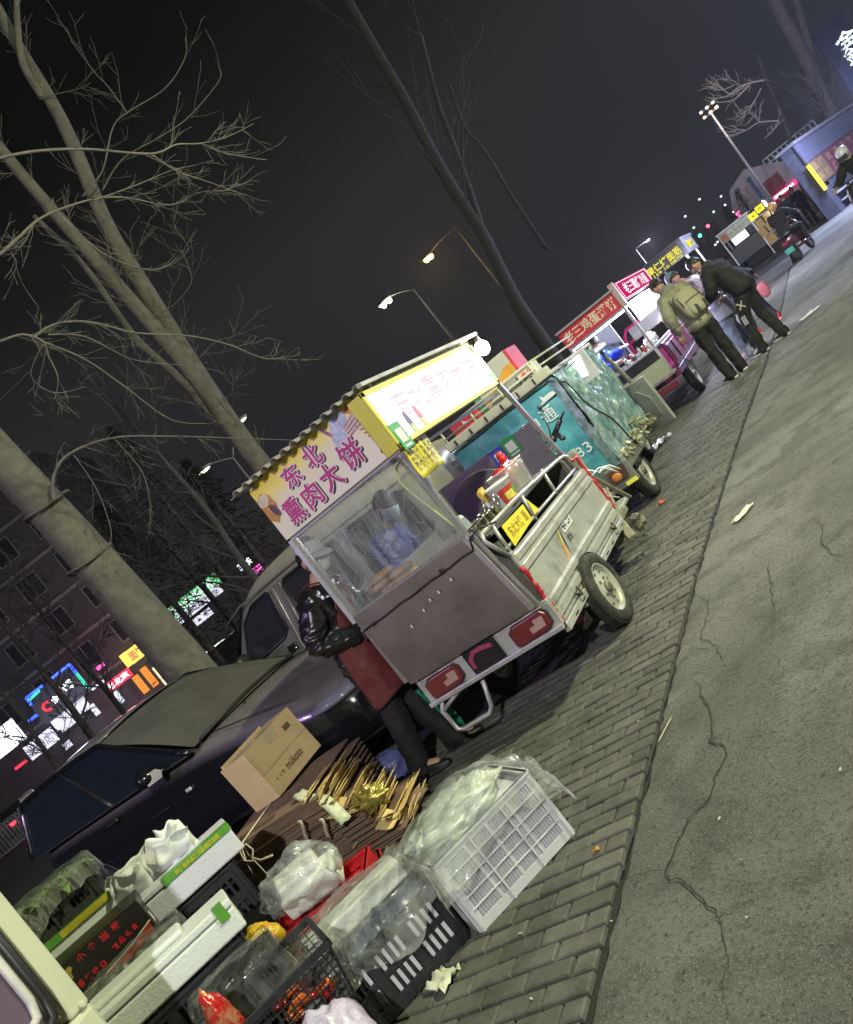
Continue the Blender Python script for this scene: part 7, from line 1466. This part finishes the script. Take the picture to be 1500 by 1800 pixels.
ewd = emit('shop_white_dim', (.80, .80, .95), 1.2); eo = emit('shop_orange', (1.0, .35, .06), 1.0); grey_ink = mat('ink_grey', (.2, .2, .22), .6); redink = emit('ink_red', (1, .12, .15), .8)
sign('bright blank white light box at the left edge', (8, 1300), 48, 62, 44, ew)
sign('white shop sign with dark lettering next to the bright light box', (72, 1308), 48, 60, 28, ewd, '米粉店', grey_ink)
s3 = sign('dark shop front outlined in blue and green neon tubes', (102, 1222), 50, 100, 58, mat('shop_dark', (.02, .02, .03), .6)); T = FB_(102, 1222, 50); k = 50/F_PX; m = MB()
for a, b_, c_ in (((-46, 14), (-46, 30), 0), ((-46, 30), (-10, 30), 0), ((4, 30), (50, 30), 0), ((50, 30), (50, 10), 0)): m.bar((a[0]*k, a[1]*k, .05), (b_[0]*k, b_[1]*k, .05), .13, M=T)
m.build('neon_tube', eb, s3); m = MB(); m.bar((50*k, 10*k, .05), (50*k, -24*k, .05), .13, M=T); m.bar((-44*k, 24*k, .06), (-20*k, 26*k, .06), .13, M=T); m.build('neon_tube', egc, s3)
MB().text('小鸡', 34*k, 20*k, T @ Matrix.Translation((18*k, 2*k, 0)), .05, .04).build('lettering', ew, s3); MB().text('C', 17*k, 19*k, T @ Matrix.Translation((-28*k, -4*k, 0)), .05, .06).build('lettering', er, s3); MB().text('食', 14*k, 14*k, T @ Matrix.Translation((-8*k, -3*k, 0)), .05, .04).build('lettering', ew, s3)
sign('lit white shop window under the neon frame', (118, 1262), 51, 44, 32, ewd, cat='light panel', name='shop_sign'); sign('small lit shop window right of the neon frame', (142, 1240), 51, 24, 28, ewd, cat='light panel', name='shop_sign'); sign('narrow lit pane left of the shop window', (98, 1272), 51, 12, 26, ewd, cat='light panel', name='shop_sign')
sign('long red shop sign with white lettering', (207, 1197), 50, 54, 17, er, '老北京', ew); sign('yellow and red shop sign above the red sign', (240, 1147), 52, 34, 26, ey, '面馆', redink); sign('small yellow sign left of the noodle sign', (222, 1160), 52, 13, 26, ey)
sign('tall pale yellow lit panel beside the tree trunk', (284, 1186), 50, 13, 38, emit('panel_yellow', (1, .88, .45), 1.6)); sign('tall orange lit panel left of the pale yellow one', (262, 1190), 50, 12, 40, eo); sign('narrow orange lit panel above the car bonnet', (247, 1203), 50, 12, 36, eo)
sign('long green and white shop sign seen through branches', (336, 1052), 52, 118, 22, eg, '绿色生活超市', ew); sign('white lit sign strip below the green sign', (348, 1064), 51.5, 100, 16, ewd, '便民服务', grey_ink); sign('short white sign under the long one', (352, 1088), 51, 48, 14, ewd)
sign('blue white lettering sign above the van windscreen', (430, 992), 54, 34, 20, mat('shop_dark', (.02, .02, .03)), '茗茶', ew); sign('magenta sign beside the van roof', (452, 1002), 54, 30, 13, em); sign('dim purple sign near the banner corner', (486, 952), 56, 52, 20, mat('sign_purple', (.10, .05, .14), .5), '宾馆住宿', emit('dim_violet', (.5, .3, .9), .35))
sign('pink lit sign low beside the trunk', (322, 1120), 51, 12, 18, em); sign('white lit pane low beside the trunk', (338, 1143), 51, 12, 22, ewd)
for w_, px_, ww, hh, mm_ in (('thin white lit strip over the shops left of the red sign', (172, 1205), 26, 5, ewd), ('small magenta sign high between the neon frame and the red sign', (176, 1172), 16, 7, em), ('short blue light strip above the white shop signs', (58, 1262), 30, 5, eb), ('narrow white lit doorway right of the neon frame', (166, 1248), 9, 22, ewd), ('narrow white lit doorway under the red sign', (208, 1226), 9, 24, ewd), ('thin red light strip beside the white shop sign', (36, 1345), 24, 5, er), ('small white lit window under the white sign', (118, 1310), 14, 12, ewd), ('thin green light strip left of the long green sign', (300, 1098), 22, 5, eg)):
    sign(w_, px_, 51.5, ww, hh, mm_, cat='light strip' if 'strip' in w_ else 'light panel' if 'lit' in w_ else 'sign', name='light_strip' if 'strip' in w_ else 'shop_sign' if 'lit' in w_ else 'shop_sign')
for q in ((118, 1262), (207, 1205), (336, 1060)):
    p = at(q[0], q[1], 49); 
    lamp('shop_glow', p + V((.4, -1.2, 0)), 420, [(.75, .8, 1), (1, .35, .4), (.8, 1, .85)][[118, 207, 336].index(q[0])], .8)
def far_car(label, px_, D, col, red=True):
    p = at(px_[0], px_[1], D); p.z = 0; t = thing('distant_car', label, 'car', tuple(p), 'cars on the far road'); X = Matrix.Translation(p) @ Matrix.Rotation(YAW, 4, 'Z')
    m = MB(X); loft(m, [(-2.1, .55, .7), (-1.9, .8, .95), (-1.2, .85, 1.0), (-.7, .75, 1.42), (.5, .75, 1.45), (1.2, .82, 1.0), (2.0, .8, .8), (2.15, .6, .6)], lambda x, w, zt: [V((y, x, z)) for y, z in ((-w, .3), (-w, .75 if zt > .75 else zt*.9), (-w*.85, zt), (w*.85, zt), (w, .75 if zt > .75 else zt*.9), (w, .3))]); m.build('car_body', mat('far_paint', (.03, .03, .035), .3), t, bevel=.05, seg=2)
    m = MB(X)
    for s in (-.62, .62): m.ball((s, -2.08, .8), (.16, .06, .08), 10, 6)
    m.build('tail_light', emit('brake_red', (1, .02, .03), 9), t, True)
    for y in (-1.3, 1.3):
        for s in (-.78, .78): m = MB(X @ Matrix.Translation((s, y, .3)) @ Matrix.Rotation(pi/2, 4, 'Y')); m.lathe([(.001, -.1), (.3, -.1), (.3, .1), (.001, .1)], 14); m.build('wheel', rubber, t, True)
far_car('dark car with glowing red brake lights left of the silver van', (398, 1118), 30, 0); far_car('dark car with red tail lights at the left edge beyond the fence', (12, 1396), 38, 0); far_car('dark car braking between the thick trunk and the van', (362, 1150), 34, 0)
t = thing('metal_fence', 'white hooped metal railing behind the black car', 'fence', tuple(at(30, 1430, 33))); T = frame(at(30, 1420, 33), R0, (0, 0, 1)); T.translation.z = 0; m = MB()
fw_ = mat('fence_white', (.42, .40, .44), .5)
for k in range(34):
    x = -3.6+.16*k; m.tube([(x, .1, 0), (x, 1.05, 0), (x+.02, 1.12, 0), (x+.05, 1.15, 0), (x+.08, 1.12, 0), (x+.10, 1.05, 0), (x+.10, .1, 0)], .014, 5, M=T)
m.build('hoops', fw_, t, True); m = MB()
for z in (.15, .92): m.bar((-3.7, z, 0), (1.9, z, 0), .04, M=T)
for k in range(4): m.bar((-3.7+1.85*k, 0, 0), (-3.7+1.85*k, 1.2, 0), .06, M=T)
m.build('rails', fw_, t)
# ================================================================ far end of the street
def traffic_light(label, px_, D, m_, arm):
    p = at(px_[0], px_[1], D); t = thing('traffic_light', label, 'traffic light', (p.x, p.y, 0), 'traffic signals at the far junction'); m = MB(); m.tube([(p.x, p.y+.1, 0), (p.x, p.y+.1, p.z+.5)], .06, 8); m.build('pole', dark_metal, t, True)
    MB().mm(p.x-.17, p.x+.17, p.y-.06, p.y+.1, p.z-.55, p.z+.55).build('housing', black, t, bevel=.03); m = MB(); m.ball((p.x, p.y-.08, p.z+(0)), (.11, .06, .11), 14, 10); m.build('lens', m_, t, True)
traffic_light('traffic light showing red at the far junction', (1245, 397), 60, emit('signal_red', (1, .03, .08), 14), 0); traffic_light('traffic light showing green at the far junction', (1231, 414), 58, emit('signal_green', (.05, .9, .55), 9), 0)
fb = thing('distant_building', 'far dark block with a few tiny lit windows behind the traffic lights', 'building', tuple(at(1180, 480, 120))); T = FB_(1180, 480, 120); T.translation.z = 0; m = MB(); m.mm(-22, 9, 0, 5.0, -8, 0, T); m.mm(-40, -22, 0, 4, -8, 0, T); m.build('wall', mat('far_wall', (.10, .095, .11), .9), fb)
for (x, y) in ((1205, 380), (1220, 400), (1268, 345), (1255, 372), (1275, 360), (1206, 430), (1258, 430), (1262, 425), (1230, 350), (1290, 372)):
    p = at(x, y, 115); m = MB(); m.box(p, (.26, .1, .2), rz=YAW); m.build('lit_window', emit('tiny_window', (.9, .92, 1), 2.2), fb)
wbd = thing('shop_building', 'pale gabled building with a red panel and roof railings at the end of the street', 'building', (-.8, 62, 0)); wbm = mat('render_pale', (.40, .34, .37), .85, var=.12)
T = REAR(-1.6, 60, 0)
m = MB(); m.prism([(-1.45, 0), (4.8, 0), (4.8, 3.0), (2.2, 3.3), (1.5, 3.75), (.3, 4.35), (-.95, 3.9), (-1.45, 2.9)], -6, 0, T); m.build('wall', wbm, wbd)
m = MB(); m.mm(-.75, -.45, 3.45, 3.72, 0, .05, T); m.build('window', wd, wbd); m = MB(); m.mm(.5, 1.7, 2.1, 3.0, 0, .06, T); m.mm(.6, 1.6, 1.2, 2.1, 0, .05, T); m.build('red_panel', mat('panel_red', (.22, .03, .05), .6), wbd)
m = MB(); m.mm(.42, .50, 0, 3.1, 0, .08, T); m.mm(1.7, 1.78, 0, 3.1, 0, .08, T); m.build('door_trim', wbm, wbd)
m = MB()
for k in range(12): x = 1.4+.3*k; m.bar((x, 3.35, -.3), (x, 4.05, -.3), .05, M=T)
m.bar((1.4, 4.05, -.3), (4.7, 4.05, -.3), .05, M=T); m.bar((1.4, 3.7, -.3), (4.7, 3.7, -.3), .04, M=T); m.build('roof_railing', mat('rail_pale', (.45, .45, .45), .5, .3), wbd)
m = MB(); m.mm(.55, 2.2, 1.72, 1.98, .06, .2, T); m.build('sign_board', emit('pink_strip', (1, .05, .25), 1.5), wbd); m = MB(); m.text('便利店24', 1.3, .15, T @ Matrix.Translation((1.35, 1.85, .2)), .01, .05); m.build('sign_lettering', emit('strip_white', (1, .95, 1), 6), wbd)
t = thing('utility_pole', 'blue painted pole in front of the pale gabled building', 'pole', (-1.35, 58, 0)); m = MB(); m.tube([(-1.35, 58, 0), (-1.3, 58, 3.75)], .10, 10); m.build('pole', mat('pole_blue', (.07, .14, .26), .5), t, True); m = MB(); m.tube([(-1.5, 58, 3.6), (-1.1, 58, 3.6)], .03, 6); m.build('cross_bar', dark_metal, t, True)
fm = at(1250, 198, 48); t = thing('floodlight_mast', 'tall floodlight mast with a cluster of small lamps', 'light mast', (fm.x, fm.y, 0)); m = MB(); m.tube([(fm.x-.25, fm.y, 0), (fm.x, fm.y, fm.z)], [.10, .055], 10); m.build('pole', mat('mast_pale', (.45, .45, .48), .5, .3), t, True)
m = MB(); m.bar((fm.x-.5, fm.y, fm.z), (fm.x+.5, fm.y, fm.z), .06); m.bar((fm.x-.5, fm.y, fm.z+.35), (fm.x+.5, fm.y, fm.z+.35), .06); m.bar((fm.x, fm.y, fm.z-.1), (fm.x, fm.y, fm.z+.4), .06); m.build('lamp_frame', dark_metal, t); m = MB()
for r_ in range(2):
    for c_ in range(3): m.box((fm.x-.38+.38*c_, fm.y-.08, fm.z+.02+.33*r_), (.2, .1, .16))
m.build('flood_housing', mat('flood_tan', (.42, .38, .30), .5), t, bevel=.02); m = MB()
for r_ in range(2):
    for c_ in range(3): m.ball((fm.x-.38+.38*c_, fm.y-.15, fm.z+.02+.33*r_), (.045, .03, .045), 8, 6)
m.build('flood_lens', emit('flood_warm', (1, .85, .6), 6), t, True)
lamp('mast_light', fm + V((.3, -.8, -.2)), 150, (1, .85, .7), .3)
# conifers in front of the pale building
for k, (px_, D, h, rad) in enumerate([((1300, 400), 52, 3.4, .8), ((1325, 380), 52, 3.6, .8)]):
    p = at(px_[0], px_[1], D); p.z = 0; t = evergreen('small dark conifer before the pale gabled building, ' + ['the left one', 'the one beside the blue pole'][k], p.x, p.y, h, rad, 70+k, 900); t['group'] = 'small conifers before the pale building'
# roadside kiosk on the right with lettered panels
P0 = V((.85, 34, 0)); P1 = V((3.25, 41, 0)); T = frame(P0, P1-P0, (0, 0, 1)); Lk = 14.0
KD = .5
kk = thing('roadside_kiosk', 'long kiosk with a blue white fascia and dark red lettered panels', 'kiosk', tuple(P0))
m = MB(); m.mm(0, Lk, 0, 2.75, -KD, 0, T); m.build('wall', mat('kiosk_wall', (.05, .052, .075), .8, var=.3, dirt=(.08, .08, .11)), kk)
m = MB(); m.mm(-.05, Lk, 1.98, 2.72, 0, .06, T); m.build('fascia', mat('fascia_blue', (.075, .078, .115), .6, var=.2), kk); m = MB(); m.mm(-.1, Lk, 2.72, 2.82, -KD-.1, .12, T); m.build('roof_edge', mat('roof_pale', (.13, .13, .15), .6), kk)
for k, (x0, x1, c_) in enumerate(((-.02, 1.6, mat('panel_brown', (.14, .085, .05), .6)), (1.66, 4.6, mat('panel_maroon', (.11, .03, .055), .6)), (4.66, 8.2, mat('panel_maroon', (.11, .03, .055))), (8.26, 12, mat('panel_maroon', (.11, .03, .055))))):
    m = MB(); m.mm(x0, x1, 1.12, 1.96, 0, .05, T); o = m.build('lettered_panel', c_, kk); m = MB(); nc = max(2, int((x1-x0)/.75))
    for r_ in range(2):
        for i in range(nc): m.text('麻辣烫炸串烤冷面米线凉皮奶茶饮料盒饭水饺'[(k*5+r_*4+i) % 20], .52, .30, T @ Matrix.Translation((x0+(x1-x0)*(i+.5)/nc, 1.34+.40*r_, .05)), .004, .01)
    m.build('panel_lettering', mat('panel_ink', (.36, .26, .24) if k else (.28, .18, .08), .6), o)
m = MB(); m.bar((-.1, .9, .05), (-.1, 1.9, .05), .10, M=T); m.build('light_strip', emit('strip_yellow', (1, .9, .08), 2.0), kk)
m = MB(); m.mm(.5, 10, .55, .62, .05, .3, T); m.mm(.5, 10, .25, .30, .05, .25, T); m.build('bench_shelf', mat('shelf_grey', (.35, .36, .38), .5, .3), kk)
t = thing('neon_sign', 'tall sign post with blue white glowing characters at the right edge', 'sign', tuple(at(1510, 330, 44))); T = FB_(1510, 120, 46); k = 46/F_PX; m = MB(); m.mm(-32*k, 34*k, -100*k, 100*k, -.25, 0, T); m.build('sign_board', mat('board_blueblack', (.012, .014, .032), .7), t)
MB().text('鑫', 48*k, 58*k, T @ Matrix.Translation((14*k, 40*k, 0)), .04, .0).text('源', 48*k, 58*k, T @ Matrix.Translation((14*k, -36*k, 0)), .04, .0).build('lettering', emit('neon_white', (.72, .82, 1.0), 2.6), t)
m = MB(); pz = T.translation; m.tube([(pz.x, pz.y+.1, 0), (pz.x, pz.y+.1, pz.z)], .14, 8); m.build('post', dark_metal, t, True)
lamp('neon_glow', at(1500, 150, 45) + V((0, -1, 0)), 500, (.50, .58, 1.0), .8); lamp('kiosk_road_fill', at(1480, 330, 30) + V((1.5, -3, 2.2)), 2300, (.52, .58, 1.0), .5)  # the kiosk lamp is added without a fixture to tint the far road blue
# scooter and riders
def scooter(label, x, y, rz, col, plate):
    t = thing('electric_scooter', label, 'scooter', (x, y, 0), 'electric scooters'); X = Matrix.Translation((x, y, 0)) @ Matrix.Rotation(rz, 4, 'Z')
    for yy in (-.55, .65):
        m = MB(X @ Matrix.Translation((0, yy, .23)) @ Matrix.Rotation(pi/2, 4, 'Y')); m.lathe([(.13, -.04), (.2, -.05), (.23, -.02), (.23, .02), (.2, .05), (.13, .04)], 20, cap=False); m.lathe([(.14, -.02), (.02, -.03), (.02, .03), (.14, .02)], 14, cap=False); m.build('wheel', rubber, t, True)
    m = MB(X); m.ball((0, -.45, .55), (.16, .38, .16), 16, 10); m.ball((0, .48, .62), (.16, .12, .36), 14, 10); m.mm(-.14, .14, -.15, .45, .27, .34); m.build('scooter_body', col, t, True)
    m = MB(X); m.ball((0, -.35, .76), (.14, .36, .06), 16, 8); m.build('seat', black, t, True); m = MB(X); m.tube([(0, .62, .3), (0, .50, .95), (0, .47, 1.02)], .03, 8); m.tube([(-.32, .36, 1.05), (-.15, .46, 1.03), (.15, .46, 1.03), (.32, .36, 1.05)], .018, 8); m.build('handlebar', dark_metal, t, True)
    m = MB(X); m.box((0, -.84, .58), (.16, .05, .07)); m.build('tail_light', mat('lens_red', (.22, .012, .015)), t, bevel=.01)
    if plate: m = MB(X); m.box((-.0, -.83, .38), (.24, .015, .14)); m.build('number_plate', plate, t, bevel=.004)
    m = MB(X)
    for s in (-1, 1): m.tube([(s*.3, .38, 1.05), (s*.36, .36, 1.22)], .008, 5); m.ball((s*.37, .36, 1.25), (.05, .015, .035))
    m.build('mirror', black, t, True); return t
scooter('dark electric scooter with a red tail and green number plate in the road', -.55, 26.3, radians(-18), mat('scooter_maroon', (.10, .02, .03), .3), mat('plate_green', (.05, .28, .22), .4))
seat = dict(pel=(0, -.28, .84), sp=(0, -.24, 1.02), ch=(0, -.14, 1.24), nk=(0, -.06, 1.38), hd=(0, -.02, 1.50), sL=(-.18, -.10, 1.32), sR=(.18, -.10, 1.32), eL=(-.28, .10, 1.12), wL=(-.30, .34, 1.06), eR=(.28, .10, 1.12), wR=(.30, .34, 1.06), hL=(-.10, -.24, .84), hR=(.10, -.24, .84), kL=(-.24, .18, .74), kR=(.24, .18, .74), aL=(-.34, -.02, .10), aR=(.22, .10, .42), tL=(-.36, .13, .035), tR=(.22, .26, .38))
helm_o = mat('helmet_orange', (.55, .32, .10), .4, var=.3, scale=9); helm_w = mat('helmet_white', (.6, .6, .64), .25, coat=.6)
def rider(label, x, y, rz, hm):
    t, M, B, H = person(label, (x, y, 0), rz, seat, blk, blk, shoe_b, dict(girth=1.1, puff=1.25, leg=1.05))
    m = MB(M @ H); m.ball((0, -.01, .045), (.125, .145, .125), 22, 14); m.build('helmet', hm, t, True); m = MB(M @ H); m.sheet(10, 4, lambda u, v: V((.12*sin((u-.5)*2.4), .10+.05*cos((u-.5)*2.4), -.06+.10*v))); m.build('visor', mat('visor_smoke', (.05, .05, .06), .1), t, True); return t
rider('rider in black with an orange and grey helmet on the electric scooter', -.55, 26.3, radians(-18), helm_o)
scooter('black electric scooter at the right edge of the view', 1.10, 20.3, radians(150), black, None); rider('rider in black with a white helmet at the right edge', 1.10, 20.3, radians(150), helm_w)
for k, (x, y) in enumerate(((-.35, 39), (.05, 38.2), (.5, 37.2))):
    person(['passer-by in a dark coat beside the tan cartons', 'passer-by in a black coat in front of the kiosk panels', 'passer-by in grey near the yellow light strip'][k], (x, y, 0), radians([40, 200, 120][k]), {}, [blk, mat('coat_darknavy', (.012, .014, .022)), mat('coat_grey', (.12, .12, .13), .8)][k], blk, shoe_b, dict(hair=hair_b, fingers=False))

q_ = at(1150, 480, 96); street_lamp(q_.x, q_.y, 7, [(q_.x+1.5, q_.y-.5, 6.9)], 'small far street lamp added to lift the distant block', emit('small_lamp_glow', (1, .92, .75), 25), 'street lamps beyond the stalls', r=.05, power=2600, col=(.85, .85, 1))  # lamp added so the distant block does not go black
# ================================================================ night haze in the street
hz = bpy.data.materials.new('night_haze'); hz.use_nodes = True; hz.node_tree.nodes.clear()
ho = hz.node_tree.nodes.new('ShaderNodeOutputMaterial'); hv = hz.node_tree.nodes.new('ShaderNodeVolumePrincipled')
hv.inputs['Density'].default_value = .0005; hv.inputs['Anisotropy'].default_value = .55; hv.inputs['Color'].default_value = (.85, .87, .92, 1)
hz.node_tree.links.new(hv.outputs[0], ho.inputs['Volume'])
h_ = MB(); h_.mm(-340, 340, -80, 440, -1.5, 32); ob = h_.build('haze', hz); setp(ob, 'thin night haze over the whole street', 'haze', kind='stuff')

# ================================================================ tidy: one object per piece, no single-child groups
SPLIT = {'red_tape', 'latch_hook', 'banner_picture', 'rivet', 'board_rivet', 'hinge_slot', 'washer_jet', 'door_seam', 'pot_cup', 'ladle', 'grip', 'tail_light', 'headlight', 'fender', 'corner_angle', 'flood_housing', 'flood_lens', 'vent_hole', 'bonnet_gap', 'door_trim', 'bumper', 'wheel_arch', 'rear_beam', 'side_stripe', 'black_patch', 'ribbon_tape', 'apron_strap', 'neon_tube', 'shelf_frame', 'mirror', 'bed_panel', 'shoulder_strap', 'torn_flap', 'foil_scraps'} - {'shelf_frame', 'rear_beam', 'bumper', 'foil_scraps', 'apron_strap', 'shoulder_strap'}
def islands(me):
    n = len(me.vertices); par = list(range(n))
    def find(a):
        while par[a] != a: par[a] = par[par[a]]; a = par[a]
        return a
    for p in me.polygons:
        v = p.vertices; r = find(v[0])
        for q in v[1:]: par[find(q)] = r
    g = {}
    for p in me.polygons: g.setdefault(find(p.vertices[0]), []).append(p.index)
    out = []
    for fs in g.values():
        co = [me.vertices[i].co for f in fs for i in me.polygons[f].vertices]
        lo = [min(c[k] for c in co)-.004 for k in range(3)]; hi = [max(c[k] for c in co)+.004 for k in range(3)]; out.append([fs, lo, hi])
    ch = True
    while ch:
        ch = False
        for i in range(len(out)):
            for j in range(i+1, len(out)):
                if all(out[i][1][k] <= out[j][2][k] and out[j][1][k] <= out[i][2][k] for k in range(3)):
                    out[i][0] += out[j][0]; out[i][1] = [min(a, b) for a, b in zip(out[i][1], out[j][1])]; out[i][2] = [max(a, b) for a, b in zip(out[i][2], out[j][2])]; out.pop(j); ch = True; break
            if ch: break
    return [o[0] for o in out]
for o in [o for o in S.objects if o.type == 'MESH' and o.name.split('.')[0] in SPLIT]:
    me = o.data; gs = islands(me)
    if len(gs) < 2 or len(gs) > 60: continue
    base = o.name.split('.')[0]; src = me.copy()
    for gi, fs in enumerate(gs):
        idx = {}; vs = []; faces = []; mi = []; sm = []
        for f in fs:
            p = src.polygons[f]; q = []
            for i in p.vertices:
                if i not in idx: idx[i] = len(vs); vs.append(src.vertices[i].co.copy())
                q.append(idx[i])
            faces.append(q); mi.append(p.material_index); sm.append(p.use_smooth)
        nm = bpy.data.meshes.new(base); nm.from_pydata(vs, [], faces)
        for m_ in src.materials: nm.materials.append(m_)
        nm.polygons.foreach_set('material_index', mi); nm.polygons.foreach_set('use_smooth', sm); nm.update()
        if gi == 0: o.data = nm
        else:
            c = o.copy(); c.data = nm; COL.objects.link(c); c.parent = o.parent; c.matrix_parent_inverse = o.matrix_parent_inverse.copy()
    bpy.data.meshes.remove(src)
bpy.context.view_layer.update()
for r in [o for o in S.objects if o.type == 'EMPTY' and o.parent is None and len(o.children) == 1 and len(o.children[0].children) == 0]:
    c = r.children[0]; mw = c.matrix_world.copy(); nm = r.name; c.parent = None; c.matrix_world = mw
    for k in ('label', 'category', 'group', 'kind'):
        if k in r: c[k] = r[k]
    bpy.data.objects.remove(r); c.name = nm
